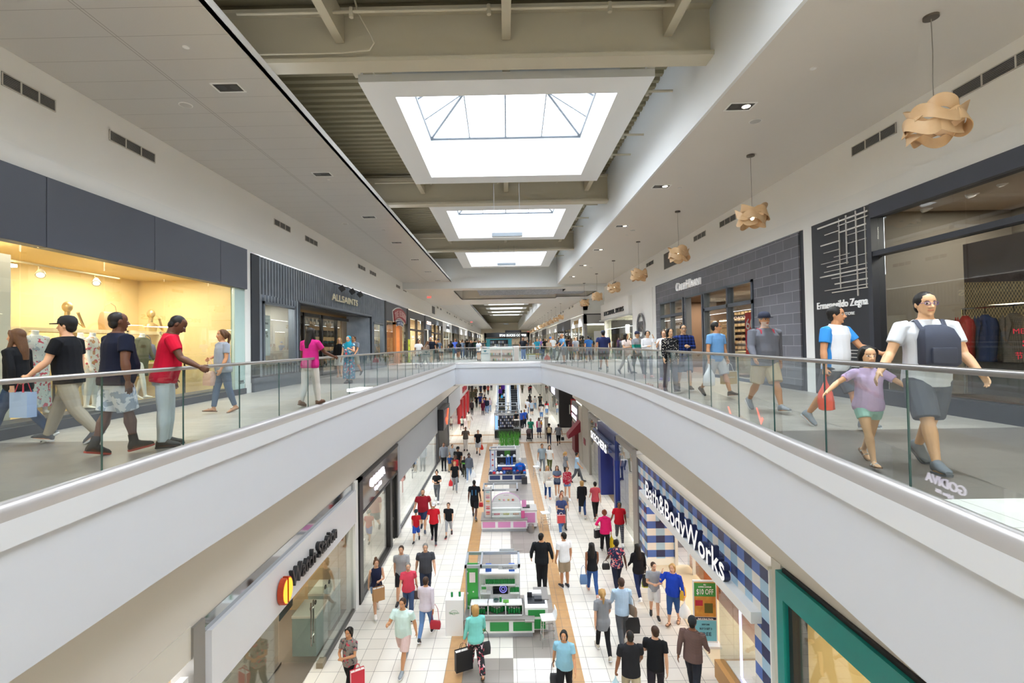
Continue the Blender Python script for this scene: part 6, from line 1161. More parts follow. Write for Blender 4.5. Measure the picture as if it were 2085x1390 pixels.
for b,sz,c,z,w in (('ALL',.05,'ffffff',1.6,.07),('3-WICK CANDLES',.05,'ffffff',1.54,.34),('$10 OFF',.2,'ffffff',1.36,.44),('Bath & Body Works',.05,'ffffff',.69,.4),('BODY CARE',.05,'1f3550',.54,.2),('BUY 3 GET 3',.07,'1f3550',.42,.32),('FREE',.13,'1f3550',.26,.28)): text(b,sz,M(c,.5),(0,-.036,z),o,.001,.002,width=w)
# steel post and the blue shoe shop
struct(MB().box(LXR-.1,LXR+.2,18.92,19.4,FL,-2.92),'pillar_lower_right_steel',M('a59f98',.35,.5))
t=shop(1,19.4,30.2,FL,'blue fascia shoe shop front between tall glass windows'); W=10.8
blu=M('27336b',.3,var=.06); boxes('blue_fascia',t,blu,(3.2,7.5,-.1,.15,2.66,3.78)); boxeach('blue_jamb',t,M('1f2f78',.35),(3.35,4.05,-.12,.8,0,2.66),(7.2,7.5,-.12,.5,0,2.66)); boxeach('steel_frame',t,M('a8a29a',.35,.6),(0,3.2,-.06,.1,3.6,3.85),(7.5,W,-.06,.1,3.6,3.85),(10.5,W,-.08,.1,0,3.85),(0,.15,-.08,.1,0,3.85)); panes(t,[.15,1.7,3.3],.08,3.6); panes(t,[7.55,9.,10.5],.08,3.6); panes(t,[4.1,5.6],.05,2.6,.6); room(t,0,W,3.5,3.,'8a8a8c','8f7a62',260,(1,.93,.82),nl=2)
boxes('shelving',t,M('c9c4ba',.4),*[(.2,3.1,.7,1.0,z,z+.03) for z in (.4,.8,1.2,1.6)],*[(7.7,10.4,.6,.95,z,z+.03) for z in (.3,.7,1.1)]); boxes('red_notice',t,M('c42a2c',.5),(4.3,5.2,.5,.52,1.6,2.5)); boxes('shoes',t,M('6a6058',.6,var=.4,sc=6.),*[(.3+q*.4,.52+q*.4,.72,.98,z+.03,z+.13) for q in range(7) for z in (.4,.8,1.2,1.6)],*[(7.8+q*.4,8.02+q*.4,.62,.9,z+.03,z+.13) for q in range(6) for z in (.3,.7,1.1)])
s=sign(t,'SKECHERS white block letters on the blue fascia',(4.85,-.34,2.86),0,[('SKECHERS',.55,M('f6f6fa',.35,emit=.6),0,4.3,.05,.02,M('8a8c94',.4),0)]); boxes('raceway',s,M('5a6c9a',.4),(-2.1,2.2,.06,.2,.42,.5),(-2.1,2.2,.06,.2,.05,.12))
# tan pier and maroon awning shop
struct(MB().box(LXR-.05,LXR+.3,30.2,31.3,FL,-2.9).box(LXR-.03,LXR+.3,31.3,32.9,FL,-2.9),'pillar_lower_right_stone',M('b3aca0',.6,var=.03))
boxes('maroon_tile',None,M('8e2436',.5),(LXR-.07,LXR-.05,31.5,32.2,FL+1.5,FL+1.9)).update_tag()
tag(bpy.data.objects['maroon_tile'],'small maroon notice plate on the stone pier beside the shoe shop','notice')
t=shop(1,32.9,37.7,FL,'shop front with dark stone fascia, maroon jamb and maroon awning'); boxes('stone_fascia',t,M('55524f',.5,var=.15,sc=3.),(.1,3.3,-.1,.15,2.4,3.7)); boxes('tan_stone',t,M('b8b0a2',.6),(3.3,4.8,-.05,.15,0,3.7),(0,2.2,-.04,.15,2.1,2.4)); boxes('maroon_jamb',t,M('6e1f2c',.45),(.1,1.6,-.1,.8,0,2.15)); boxes('doorway',t,M('cdb48a',.5),(1.6,3.3,.3,.35,0,2.4)); boxes('door_edge',t,M('2a2422',.5),(3.1,3.3,-.05,.3,0,2.4)); room(t,.2,4.7,2.5,2.,'d8c49a','9a8464',140)
o=thing('awning','small slanted maroon awning beside the dark stone fascia','awning',WLP(t,(3.7,0,1.5)),-PI/2); m=MB(); m.prism([(0,1.3),(-.9,.3),(-.9,.05),(0,.55)],-.55,.5,axis='x'); m.build('awning_canvas',M('8a2434',.7,var=.06),o)
sign(t,'two lines of glowing white letters on the dark stone fascia',(1.75,-.14,3.05),0,[('KITCHEN',.5,M('f2eaff',.4,emit=2.6),0,2.3,.03,.02,None,0),('COLLECTION',.36,M('f2eaff',.4,emit=2.6),-.45,2.5,.03,.015,M('8a2a34',.5),.1)])
# dark corner shop beyond the cross hall
t=thing('shopfront','black corner shop front facing the camera with a red 60% poster','shop front',(LXR-.05,47,FL)); boxes('black_front',t,M('1b1a1c',.4),(0,2.2,-.1,.2,0,3.7),(2.2,8.,-.1,.2,2.3,3.7)); panes(t,[2.2,4.5,8.],.1,2.3); boxes('base',t,M('151517',.4),(0,8.,-.15,.2,0,.1)); boxes('pull_handle',t,CHROME,(.95,1.05,-.2,-.14,1.3,2.2)); boxes('furniture',t,M('a98a5c',.5),(2.6,5.5,.8,1.5,.1,.9)); room(t,2.85,8,2.5,2.,'6a5a48','5a4a3c',120)
poster((LXR+1.55,46.78,FL+1.15),0,1.0,1.6,'a3161f','red 60% poster on the black corner shop front',(('60%',.5,'e9dcd8',.5,.75),('ENTIRE STORE',.1,'e0c8c4',1.15,.7)))
t=shop(1,47,58,FL,'dark grey shop front with white letters along the lower right past the cross hall'); boxes('facade',t,M('4a4848',.5,var=.06),(0,11,-.06,.2,2.5,3.8),(10.5,11,-.06,.2,0,2.5)); panes(t,[0,2.6,5.2,7.8,10.5],.05,2.5); room(t,.2,10.8,2.6,2.4,'cfccc6','a8a49e',200); text('CPS',1.,M('e8e4ff',.4,emit=1.5),(5.5,-.1,2.75),t,.03,.02,width=3.6)
for i,(a,b) in enumerate(((58,68),(68,79),(79,92),(92,108),(108,129.6))): c=gl[(i*3+2)%8]; generic(1,FL,a,b,HL,c[0],c[1],'%s shop front on the far lower right, %s past the dark grey one'%('dark' if c[2] else 'pale',lw(i)),c[2])
generic(1,FL,-15.7,-2,HL,'d9d4ca','d8c8a0','lower shop front behind the viewer on the right',0)
# ================================================================= KIOSKS
K=lambda x,y,z: (x,y,FL+z)
SIL=M('b9bec6',.3,.6); LAM=M('f3f3f3',.35)
def kiosk_base(t,x0,x1,y0,y1,h,panel,n,top='8a8480'):
    boxes('base_body',t,LAM,(x0,x1,y0+.02,y1,.14,h)); boxes('kick_plinth',t,SIL,(x0+.04,x1-.04,y0+.08,y1-.04,0,.14)); boxes('worktop',t,M(top,.4,var=.08,sc=30.),(x0-.02,x1+.02,y0-.02,y1+.02,h,h+.035)); w=(x1-x0)/n
    for i in range(n): boxes('front_panel',t,panel,(x0+i*w+.06,x0+(i+1)*w-.06,y0+.005,y0+.025,.2,h-.06))
def kiosk_frame(t,x0,x1,y0,y1,z,post=True,div=.28):
    m=MB()
    for a in ((x0,x1,y0,y0+.06),(x0,x1,y1-.06,y1),(x0,x0+.06,y0,y1),(x1-.06,x1,y0,y1),(x0+(x1-x0)*div,x0+(x1-x0)*div+.05,y0,y1)): m.box(a[0],a[1],a[2],a[3],z-.08,z)
    m.build('top_frame',SIL,t)
def stool(x,y,lab,rz=0):
    o=thing('bar_stool',lab,'stool',K(x,y,0),rz,'white bar stools'); m=MB(); m.loft([[(a*cx,b*cx,z) for a,b in ((-.19,-.18),(.19,-.18),(.2,.18),(-.2,.18))] for z,cx in ((.7,.95),(.735,1.))]); m.build('seat',WPLAST,o,bevel=.012,smooth=True)
    m=MB(); m.loft([[(.15,-.17,.72),(.2,-.17,.72),(.2,.17,.72),(.15,.17,.72)],[(.2,-.16,.85),(.235,-.16,.85),(.235,.16,.85),(.2,.16,.85)],[(.2,-.14,.98),(.225,-.14,.98),(.225,.14,.98),(.2,.14,.98)]]); m.build('backrest',WPLAST,o,bevel=.01,smooth=True)
    for a,b in ((-1,-1),(1,-1),(1,1),(-1,1)): m=MB(); m.tube([(a*.15,b*.14,.7),(a*.19,b*.18,0)],.012,8); m.build('leg',CHROME,o,smooth=True)
    m=MB()
    for z,q in ((.25,.178),(.45,.168)): m.tube([(-q,-q*.95,z),(q,-q*.95,z),(q,q*.95,z),(-q,q*.95,z),(-q,-q*.95,z)],.009,6)
    m.build('footrest',CHROME,o)
# --- green kiosk
t=thing('retail_kiosk','white kiosk with green panels selling jewellery cleaner','kiosk',(0,0,FL)); GRN=M('1f8a3e',.45,var=.05)
kiosk_base(t,-1.28,.66,13.62,14.7,.5,GRN,3)
boxes('display_case',t,LAM,(-1.14,.36,13.78,13.8,.535,.56),(-1.14,.36,13.78,14.1,.82,.85),(-1.14,.36,14.08,14.1,.535,.85),*[(q-.012,q+.012,13.78,14.1,.535,.85) for q in (-1.13,-.63,-.13,.35)])
boxes('back_wall',t,LAM,(-.88,.28,14.42,14.5,.535,1.5),(-.88,.28,14.3,14.5,.535,.62)); boxes('wall_shelves',t,LAM,(-.72,.16,14.24,14.44,1.14,1.17),(-.86,-.56,14.24,14.44,.9,.93),(.0,.26,14.24,14.44,.9,.93),(-.88,.28,14.22,14.5,1.48,1.52))
boxes('screen',t,M('15151b',.2),(-.5,-.06,14.38,14.42,.84,1.13)); m=MB(); m.tube([(-.2+.1*math.cos(a),14.375,.985+.1*math.sin(a)) for a in [2*PI*k/20 for k in range(21)]],.014,6); m.tube([(-.2+.05*math.cos(a),14.375,.985+.05*math.sin(a)) for a in [2*PI*k/14 for k in range(15)]],.01,6); m.build('screen_image',M('7a74c8',.4,emit=.8),t)
g=G('jewel_print_panel',.4); v=g.voro(5.); boxes('green_print_panel',t,g.out(g.mix(g.f('LESS_THAN',v['Distance'],.16),'3fa548','dfe8e0')),(-1.24,-.92,14.16,14.2,.535,1.84)); boxeach('panel_upright',t,SIL,(-1.28,-1.24,14.14,14.22,.5,1.86),(-.92,-.88,14.14,14.22,.5,1.86)); boxes('notice',t,M('f0e4e4',.5),(-1.17,-1.0,14.14,14.16,1.3,1.58)); text('Sparklean',.07,M('e8f4e8',.5),(-1.08,14.14,.6),t,.001,width=.28)
kiosk_frame(t,-1.28,.3,13.85,14.78,1.92); boxeach('frame_post',t,SIL,(.24,.3,14.6,14.66,.5,1.9),(-1.28,-1.22,14.6,14.66,.5,1.9)); boxes('name_plate',t,M('c9cdd2',.35),(-.32,.2,13.84,13.86,1.8,1.93)); text('Sparklean',.09,M('6a7076',.4),(-.06,13.835,1.83),t,.002,width=.3); boxes('rear_plate',t,M('c9cdd2',.35),(-.3,.14,14.78,14.8,1.86,1.98))
boxes('side_counter',t,LAM,(.42,1.06,13.8,14.5,.12,.74)); boxes('side_panel',t,GRN,(.5,.98,13.78,13.8,.5,.68),(.5,.98,13.78,13.8,.16,.42)); boxes('side_worktop',t,M('8a8480',.4,var=.08,sc=30.),(.7,1.12,14.2,14.9,.74,.77)); boxes('dark_tray',t,M('2b2c31',.5),(.5,1.0,14.0,14.45,.742,.75)); boxes('front_step',t,M('8f8984',.4),(.4,.66,13.5,13.7,.5,.53))
o=thing('receipt_till','white and dark card till on the green kiosk side counter','till',K(.62,14.3,.755)); boxes('till_body',o,M('e8e8ea',.4),(-.05,.3,.08,.3,0,.09),bevel=.01); boxes('till_screen',o,M('1c1c22',.3),(-.12,.02,-.02,.02,.02,.16)); boxes('keypad',o,M('3a3c42',.4),(.08,.3,-.16,.04,0,.05))
bm=None
def bottle(x,y,z,lab,h=.17,r=.034,grp='green cleaner bottles',col='0f7a36',capc='dfe6e0'):
    global bm
    if bm is None:
        b=MB().lathe([(r*.94,0),(r,.01),(r,h*.68),(r*.8,h*.74),(r*.45,h*.78)],n=14).mesh('bottle',M(col,.18,var=.05,spec=.6),True); c=MB().lathe([(r*.42,h*.77),(r*.42,h*.9),(r*.2,h*.92),(r*.2,h*1.0)],n=12).mesh('cap',M(capc,.35),True); bm=(b,c)
    o=bpy.data.objects.new('bottle',bm[0]); COL.objects.link(o); o.location=K(x,y,z); tag(o,lab,'bottle',grp)
    c=bpy.data.objects.new('cap',bm[1]); COL.objects.link(c); c.parent=o
for i in range(15): bottle(-.68+i*.057,14.33,1.17,'%s green bottle from the left in the kiosk top row'%lw(i))
for i in range(5): bottle(.03+i*.052,14.33,.93,'%s green bottle from the left on the shelf right of the kiosk screen'%lw(i),grp='green bottles beside the screen')
for x in (-.8,-.7): bottle(x,14.26,.625,'tall green bottle at the left foot of the kiosk back wall, %s one'%('outer' if x<-.75 else 'inner'),grp='left pair of green bottles')
for x in (.12,.22): bottle(x,14.26,.625,'tall green bottle at the right foot of the kiosk back wall, %s one'%('outer' if x>.2 else 'inner'),grp='right pair of green bottles')
for c,(x0,lab) in enumerate(((-.88,'green bottle in the left cubby of the green kiosk counter'),(-.38,'green bottle in the middle cubby of the green kiosk counter'),(.11,'green bottle in the right cubby of the green kiosk counter'))):
    for i in range(5): bottle(x0-.14+i*.07,13.86+abs(i-2)*.045 if c==1 else 13.86+(.03 if i%2 else 0),.562,lw(i)+' '+lab.replace('bottle in','bottle from the left in'),grp='bottles in cubby %s'%'ABC'[c] if 0 else lab.replace('green bottle','green bottles'))
    for i in (-1,1): bottle(x0+i*.19,14.0,.562,lab.replace('bottle in','bottle at the %s back of'%('left' if i<0 else 'right')),grp=lab.replace('green bottle','green bottles'))
def carton(x,y,z,w,d,h,col,lab,top=None): o=thing('carton',lab,'box',K(x,y,z)); boxes('carton_body',o,M(col,.5,var=.06),(-w/2,w/2,-d/2,d/2,0,h)); top and boxes('carton_label',o,M(top,.5),(-w/2+.01,w/2-.01,-d/2-.003,-d/2,h*.5,h*.92))
carton(-.62,14.36,1.525,.17,.1,.2,'2a5ab0','blue and white carton on the left of the kiosk top ledge','dfe6f2'); carton(.06,14.36,1.525,.17,.1,.2,'2a5ab0','blue and white carton on the right of the kiosk top ledge','dfe6f2')
carton(-.76,14.34,.935,.15,.1,.18,'e6e8e6','white and green carton on the left shelf of the kiosk','3a9a44'); carton(-.12,13.92,.855,.16,.12,.03,'6ab04a','small green pad on the kiosk display case')
o=thing('glass_bowl','clear glass bowl with dark liquid on the kiosk display case','bowl',K(-.4,13.95,.855)); MB().lathe([(.05,0),(.085,.03),(.09,.09),(.082,.09),(.076,.03),(.01,.01)],n=18).build('bowl_body',SHOPG,o,smooth=True); MB().lathe([(.08,.05),(.005,.052)],n=18).build('liquid',M('1f4a44',.1),o)
bottle(-.27,13.93,.855,'green spray bottle beside the glass bowl on the kiosk case',grp='single bottles'); 
o=thing('display_plinth','plain white plinth with a printed mark left of the green kiosk','plinth',K(-1.58,13.98,0)); boxes('plinth_body',o,LAM,(-.25,.25,-.22,.22,0,1.0)); text('Sparklean',.08,M('5a9a6a',.5),(.0,-.225,.62),o,.001,width=.28); m=MB(); m.tube([(.1*math.cos(a),-.225,.66+.06*math.sin(a)) for a in [2*PI*k/20 for k in range(17)]],.003,5); m.build('printed_loop',M('5a9a6a',.5),o)
bottle(-1.66,13.95,1.,'green and clear bottle on the white plinth, left one',grp='bottles on plinth left'); bottle(-1.44,13.97,1.,'tall green bottle on the white plinth, right one',grp='bottles on plinth right')
stool(1.02,13.35,'white bar stool with chrome legs at the green kiosk',.1)
# --- pink macaron kiosk
t=thing('retail_kiosk','white and pink macaron kiosk with arched sign','kiosk',(0,0,FL)); PNK=M('d88fc0',.45,var=.03)
kiosk_base(t,-1.2,.8,21.2,22.2,.5,PNK,3); boxes('display_case',t,LAM,(-.74,.54,21.34,21.36,.535,.62),(-.74,.54,21.9,22.,.535,1.05)); m=MB(); [m.box(-.74,.54,21.4+.17*k,21.57+.17*k,.535,.6+.12*k) for k in range(3)]; m.build('case_steps',LAM,t); boxes('case_glass',t,SHOPG,(-.74,.54,21.32,21.335,.535,.98),(-.75,-.735,21.33,21.95,.535,1.05),(.535,.55,21.33,21.95,.535,1.05))
pts=[(.62*math.cos(PI*k/18)-.1,1.05+.42*math.sin(PI*k/18)) for k in range(19)]; MB().prism(pts,21.92,21.97).build('arch_sign',LAM,t); m=MB(); m.tube([(x,21.94,z) for x,z in pts],.022,6); m.build('arch_edge',M('d2a2cf',.4),t,smooth=True); text('MACARON',.06,M('c58ab4',.5),(-.1,21.915,1.36),t,.001,width=.22)
def macpair(x,z,y,c1,c2,s,par):
    m=MB(); m.ell((x,y,z+s*.42),s,.02,s*.34,12,8); m.build('macaron_print',M(c1,.5),par,smooth=True); m=MB(); m.ell((x,y,z-s*.42),s,.02,s*.34,12,8); m.build('macaron_print',M(c2,.5),par,smooth=True)
for x,a,b in ((-.4,'d8b07a','a9d2cf'),(-.2,'e6b8c0','d88aa0'),(0.,'d9c07a','c9b46a'),(.2,'b06a5a','c2303c')): macpair(x,1.17,21.91,a,b,.055,t)
boxes('tall_panel',t,M('f4ece8',.4),(-1.04,-.78,21.55,21.6,.535,1.85)); boxeach('panel_upright',t,SIL,(-1.1,-1.04,21.53,21.62,.5,1.9),(-.78,-.74,21.53,21.62,.5,1.9))
for k,(a,b) in enumerate((('dba27c','a8d0d2'),('e9b4ac','e6a0b4'),('e9bb62','e6d0b4'),('d98a86','c85a62'),('cf5560','d98a72'))): macpair(-.91,1.68-.24*k,21.54,a,b,.1,t)
for i,(x,c) in enumerate(((-.52,'c2566a'),(-.1,'b9b060'),(.32,'c0927a'))):
    m=MB()
    for a in range(4):
        for b in range(2): m.ell((x-.1+a*.066,21.47+b*.08,.655+.02),.03,.03,.022,8,6)
    m.build('macaron_tray',M(c,.6,var=.1),t,smooth=True)
kiosk_frame(t,-1.12,.42,21.0,22.,1.92); boxes('frame_plate',t,M('d5d8dc',.35),(-.1,.34,20.98,21.0,1.84,1.94)); boxes('side_counter',t,LAM,(.56,1.24,21.5,22.3,.12,.8)); boxes('side_panel',t,PNK,(.64,1.16,21.48,21.5,.3,.72)); boxes('till',t,M('26262a',.4),(.62,.95,21.8,22.1,.8,.88)); boxes('granite_top',t,M('b9b4b0',.4,var=.2,sc=40.),(.56,1.26,21.48,22.32,.8,.83))
poster(K(.68,21.45,1.0),0,.2,.3,'d88fc0','small pink sign card on the macaron kiosk counter'); poster(K(.62,21.3,.56),0,.15,.32,'d05a92','second small pink sign card lower on the macaron kiosk')
o=thing('waste_bin','round steel waste bin at the corner of the pink kiosk','bin',K(.96,21.15,0)); MB().lathe([(.11,0),(.125,.02),(.125,.34),(.1,.34),(.09,.3),(.005,.3)],n=20).build('bin_body',STEEL,o,smooth=True)
stool(1.62,21.5,'white bar stool with chrome legs at the pink kiosk',.2)
# --- sports hats kiosk
t=thing('retail_kiosk','sports cap kiosk with blue panels and rows of caps','kiosk',(0,0,FL)); SB=M('1f55b0',.45)
kiosk_base(t,-1.14,1.06,28.6,30.,.5,M('2a3a6a',.5),3,'5a5c66'); boxes('rear_wall',t,M('23242c',.5),(-.66,.5,29.7,29.76,.5,1.7)); boxes('rear_shelf',t,SIL,(-.66,.5,29.5,29.7,.9,.93),(-.66,.5,29.5,29.7,1.3,1.33)); boxes('blue_counter',t,SB,(-.6,1.05,29.1,29.4,.535,.85)); boxes('counter_top',t,LAM,(-.62,1.07,29.08,29.42,.85,.88)); boxes('red_banner',t,M('c42430',.5),(-.35,.25,29.05,29.08,.66,.8)); text('CHICAGO SPORTS',.06,M('f4f0f0',.5),(-.05,29.045,.7),t,.001,width=.5)
boxes('star_panel',t,M('eef0f4',.45),(-1.08,-.74,29.2,29.24,.535,1.8)); boxes('panel_stripes',t,M('4a74c8',.45),(-1.05,-1.02,29.19,29.2,.56,1.78),(-.8,-.77,29.19,29.2,.56,1.78))
for k in range(3):
    z=1.55-.32*k; pts=[((.07 if i%2==0 else .03)*math.sin(2*PI*i/12)-.91,z+(.07 if i%2==0 else .03)*math.cos(2*PI*i/12)) for i in range(12)]; MB().prism(pts,29.17,29.19).build('red_star',M('b8222e',.5),t)
kiosk_frame(t,-1.1,.5,28.9,29.7,1.92); boxes('grass_panel',t,M('3f7a2e',.8,var=.3,sc=20.),(-.2,.15,29.68,29.7,1.35,1.66))
capm=[]
def sportcap(x,y,z,c,lab,rz):
    o=thing('sports_cap',lab,'cap',K(x,y,z),rz,'caps on the sports kiosk'); m=MB(); m.lathe([(.09,0),(.095,.03),(.08,.08),(.045,.11),(.005,.118)],n=14); m.build('crown',M(c,.8),o,smooth=True); m=MB(); m.prism([(-.07,-.06),(-.06,-.14),(0,-.17),(.06,-.14),(.07,-.06)],.0,.01,axis='z'); m.build('brim',M(c if c!='e6e6ea' else 'c02a34',.8),o)
cc=['1f2a50','26262c','2a6fb4','e6e6ea','1d2b5a','c02a34','20222a','b8323c','3a5fa8','23232a','d9d9de','27407a']
for r_ in range(2):
    for i in range(11): c=cc[(i*5+r_*3)%12]; sportcap(-1.02+i*.2,28.72+.19*r_,.54+.03*r_,c,'sports cap on the sloping front of the blue kiosk, %s in its %s row'%(lw(i),'front' if not r_ else 'second'),.2*math.sin(i*3+r_))
for i in range(6): sportcap(-.55+i*.19,29.58,.935+.4*(i%2),['26262c','d9d9de'][i%2],"cap on the blue kiosk's rear shelf, %s from its star panel"%lw(i),0)
o=thing('torso_display','blue printed T-shirt on a torso with a cap at the sports kiosk','mannequin',K(.72,28.95,.54)); m=MB(); m.loft([ring((0,0,z),a,b) for z,a,b in ((0,.17,.09),(.15,.16,.09),(.35,.19,.1),(.5,.17,.085),(.56,.06,.06))]); [m.tube([(e*.14,0,.5),(e*.25,0,.34)],[.07,.075],10) for e in (-1,1)]; m.build('t_shirt',cloth('1f63c8'),o,smooth=True); text('CHICAGO',.07,M('d8343c',.6),(0,-.105,.36),o,.001,width=.22); m=MB(); m.ell((0,0,.68),.08,.1,.12); m.build('head_form',M('d9d9d9',.4),o,smooth=True); MB().lathe([(.09,.72),(.085,.78),(.04,.83),(.005,.835)],n=14).build('cap',M('e6e6ea',.8),o,smooth=True)
for i,(x,c) in enumerate(((-.12,'1f55b0'),(.02,'2a62c0'),(.2,'1f55b0'))): boxes('blue_box',None,M(c,.4),(x,x+.1,29.3,29.4,FL+.88,FL+1.3+.05*i)); tag(bpy.data.objects['blue_box' if i==0 else 'blue_box.%03d'%i],'tall blue souvenir box on the sports kiosk counter, %s from its star panel'%lw(i),'box','blue souvenir boxes')
stool(1.72,29.5,'white bar stool with chrome legs at the sports kiosk',.1)
o=thing('waste_bin','dark square waste bin at the corner of the sports kiosk','bin',K(.95,28.45,0)); boxes('bin_body',o,M('3a3b40',.5),(-.16,.16,-.14,.14,0,.4),bevel=.01)
# --- planter
t=thing('planter','white planter box of tall upright green grass','planter',K(.1,34.6,0)); boxes('trough',t,LAM,(-.75,.75,-.35,.35,0,.9)); boxes('stone_edge',t,M('dcdce0',.5),(-.78,.78,-.38,.38,.9,.96))
mb=MB(); rr=random.Random(5)
for cx_ in (-.5,-.15,.2,.55):
    for i in range(34):
        a=rr.uniform(0,6.28); x=cx_+rr.gauss(0,.1); y=rr.gauss(0,.12); L_=rr.uniform(.7,1.15); dx=.42*math.cos(a)*rr.random(); dy=.3*math.sin(a)*rr.random()
        mb.tube([(x,y,.94),(x+dx*.3,y+dy*.3,.94+L_*.55),(x+dx,y+dy,.94+L_)],[.014,.012,.002],4,flat=.3)
mb.build('grass_blades',M('4f9a34',.6,var=.3,sc=12.),t)['kind']='stuff'
# --- black phone kiosk
t=thing('retail_kiosk','black phone case kiosk with lit shelves','kiosk',(0,0,FL)); kiosk_base(t,-1.1,1.16,41.5,43.,.75,M('1b1b1f',.4),3,'2a2a2e'); boxes('black_body',t,M('1d1d21',.4),(-1.08,.5,41.45,41.5,.14,.74),(.55,1.14,41.45,41.5,.14,.9)); boxes('rear_wall',t,M('17171a',.4),(-.7,.55,42.2,42.26,.8,2.0)); kiosk_frame(t,-.75,.6,41.6,42.4,2.1); kiosk_frame(t,-1.1,1.1,41.4,43.2,2.25); boxes('light_panel',t,M('7aa6e0',.3,emit=1.),(-1.05,-.8,41.6,41.64,.85,2.0)); boxes('clear_box',t,SHOPG,(.6,1.1,41.5,42.,.9,1.6)); boxes('clear_box_top',t,LAM,(.58,1.12,41.5,42.,1.6,1.64)); boxeach('post',t,SIL,*[(x,x+.05,y,y+.05,.75,2.2) for x in (-1.08,1.05) for y in (41.42,43.1)])
for r_ in range(4):
    for i in range(7): boxes('phone_case',None,M(['c9cdd8','8a9ac0','e2e2e6','3a3f55'][(i+r_)%4],.3),(-.62+i*.17,-.5+i*.17,42.14,42.19,FL+.95+.26*r_,FL+1.13+.26*r_)); tag(COL.objects[-1],'phone case on the black kiosk wall, %s in row %s from the top'%(lw(i),['four','three','two','one'][r_]),'phone case','phone cases on the black kiosk')
# --- second phone kiosk behind, by the escalators
t=thing('retail_kiosk','dark kiosk with white display heads at the foot of the escalators','kiosk',(0,0,FL)); kiosk_base(t,-1.1,1.2,47,49.5,.9,M('26262c',.4),3,'55565c'); kiosk_frame(t,-1.1,1.,47,49.4,2.2); boxeach('post',t,SIL,(-1.08,-1.,47,47.08,.9,2.2),(.92,1.,47,47.08,.9,2.2)); boxes('display_heads',t,LAM,(-.5,-.2,47.4,47.6,.94,1.3),(.1,.3,47.5,47.7,.94,1.5),(.5,.8,47.4,47.6,.94,1.2))
# --- round steel post, stroller
o=thing('rail_post','tall round steel post in the lower hall cross passage','post',tuple(onZ(1113,893,FL))); m=MB().cyl(0,0,0,1.75,.16,n=20).lathe([(.2,1.75),(.2,1.85),(.005,1.86)],n=20); m.build('post_body',M('c3c0bc',.3,.5),o,smooth=True)
p=onZ(1077,897,FL); t=thing('stroller','black and grey stroller pushed by the green T-shirt','stroller',tuple(p)); 
m=MB(); m.ell((0,.1,.75),.22,.24,.26,14,9); m.build('canopy',M('5a4a50',.8),t,smooth=True); boxes('seat',t,M('2b2428',.8),(-.17,.17,-.1,.28,.35,.62),bevel=.03); boxes('basket',t,M('2a2a2e',.7),(-.18,.18,-.15,.3,.14,.28),bevel=.02); m=MB(); [m.tube([(e*.21,.36,.98),(e*.21,.1,.5),(e*.21,-.25,.1)],.012,6) for e in (-1,1)]; m.tube([(-.21,.36,.98),(.21,.36,.98)],.015,6); m.build('chassis',STEEL,t,smooth=True)
for e in (-1,1):
    for y in (-.25,.25): m=MB(); m.tube([(e*.2-.02,y,.09),(e*.2+.02,y,.09)],.09,14); m.build('wheel',BLACK,t,smooth=True)
# --- escalators
def escalator(xc,y0,lab,off):
    t=thing('escalator',lab,'escalator',(xc,y0,FL)); w=.42; sl=math.tan(R(30)); L_=11.
    m=MB(); m.box(-w,w,-1.2,0,-.01,.02); 
    for k in range(26): y=k*.4; z=k*.4*sl; m.box(-w,w,y,y+.42,z-.3,z+.2)
    m.build('steps',M('34363b',.45,.2,var=.1),t); m=MB()
    for k in range(26): y=k*.4; z=k*.4*sl; m.box(-w,w,y-.004,y+.03,z+.185,z+.206)
    m.build('step_edges',M('b9a95a' if off else '8a8c92',.5),t)
    for e in (-1,1):
        m=MB(); m.prism([(-1.4,0),(0,0),(L_,L_*sl),(L_,L_*sl+.3),(0,.3),(-1.4,.3)],e*w if e>0 else -w-.22,(e*w+.22) if e>0 else -w,axis='x'); m.build('side_skirt',M('b4bcc8',.3,.6),t)
        m=MB(); m.prism([(-1.3,.3),(0,.3),(L_,L_*sl+.3),(L_,L_*sl+.95),(0,.95),(-1.3,.9)],e*(w+.1)-.008,e*(w+.1)+.008,axis='x'); m.build('balustrade_glass',GUARD,t)
        m=MB(); m.tube([(e*(w+.1),-1.35,.5),(e*(w+.1),-1.42,.7),(e*(w+.1),-1.3,.93),(e*(w+.1),0,.97),(e*(w+.1),L_,L_*sl+.97)],.04,8); m.build('handrail',M('1f2024',.5),t,smooth=True)
escalator(.92,58.2,'right-hand escalator climbing beyond the dark kiosks',0); escalator(-.62,58.6,'left-hand escalator climbing beyond the dark kiosks',1)
def onesc(xc,y0,k,lab,*a,**q): person(lab,0,0,FL+k*.4*math.tan(R(30))+.2,*a,loc=(xc,y0+k*.4+.2),pose='rest',**q)
onesc(.72,58.2,9,'person in dark coat going up the right-hand escalator',180,1.76,'m','t','short','k',('long','3a3f4a'),('pants','23252c')); onesc(1.14,58.2,9,'person in grey top and khaki trousers going up the right-hand escalator',180,1.76,'m','t','short','k',('tee','a9adb6'),('pants','b5a583'))
onesc(-.8,58.6,4,'person in purple top with a blue bag coming down the left-hand escalator',5,1.66,'f','w','long','bl',('long','4f2f8a'),('skirt','1c1c20')); onesc(-.45,58.6,6,'second person in purple top coming down the left-hand escalator',0,1.68,'f','w','long','b',('long','5a3494'),('pants','1f1f26')); onesc(-.85,58.6,12,'person in black top and jeans coming down the left-hand escalator',0,1.68,'f','w','long','k',('long','26262c'),('slim','5a7aa4'))
plasticbag((-.6,59.9,FL+1.95),0,'2fa4dc','bright blue bag on the left-hand escalator',.3,.4); plasticbag((-.32,60.3,FL+2.1),0,'e6e2e4','white bag on the left-hand escalator',.3,.4)
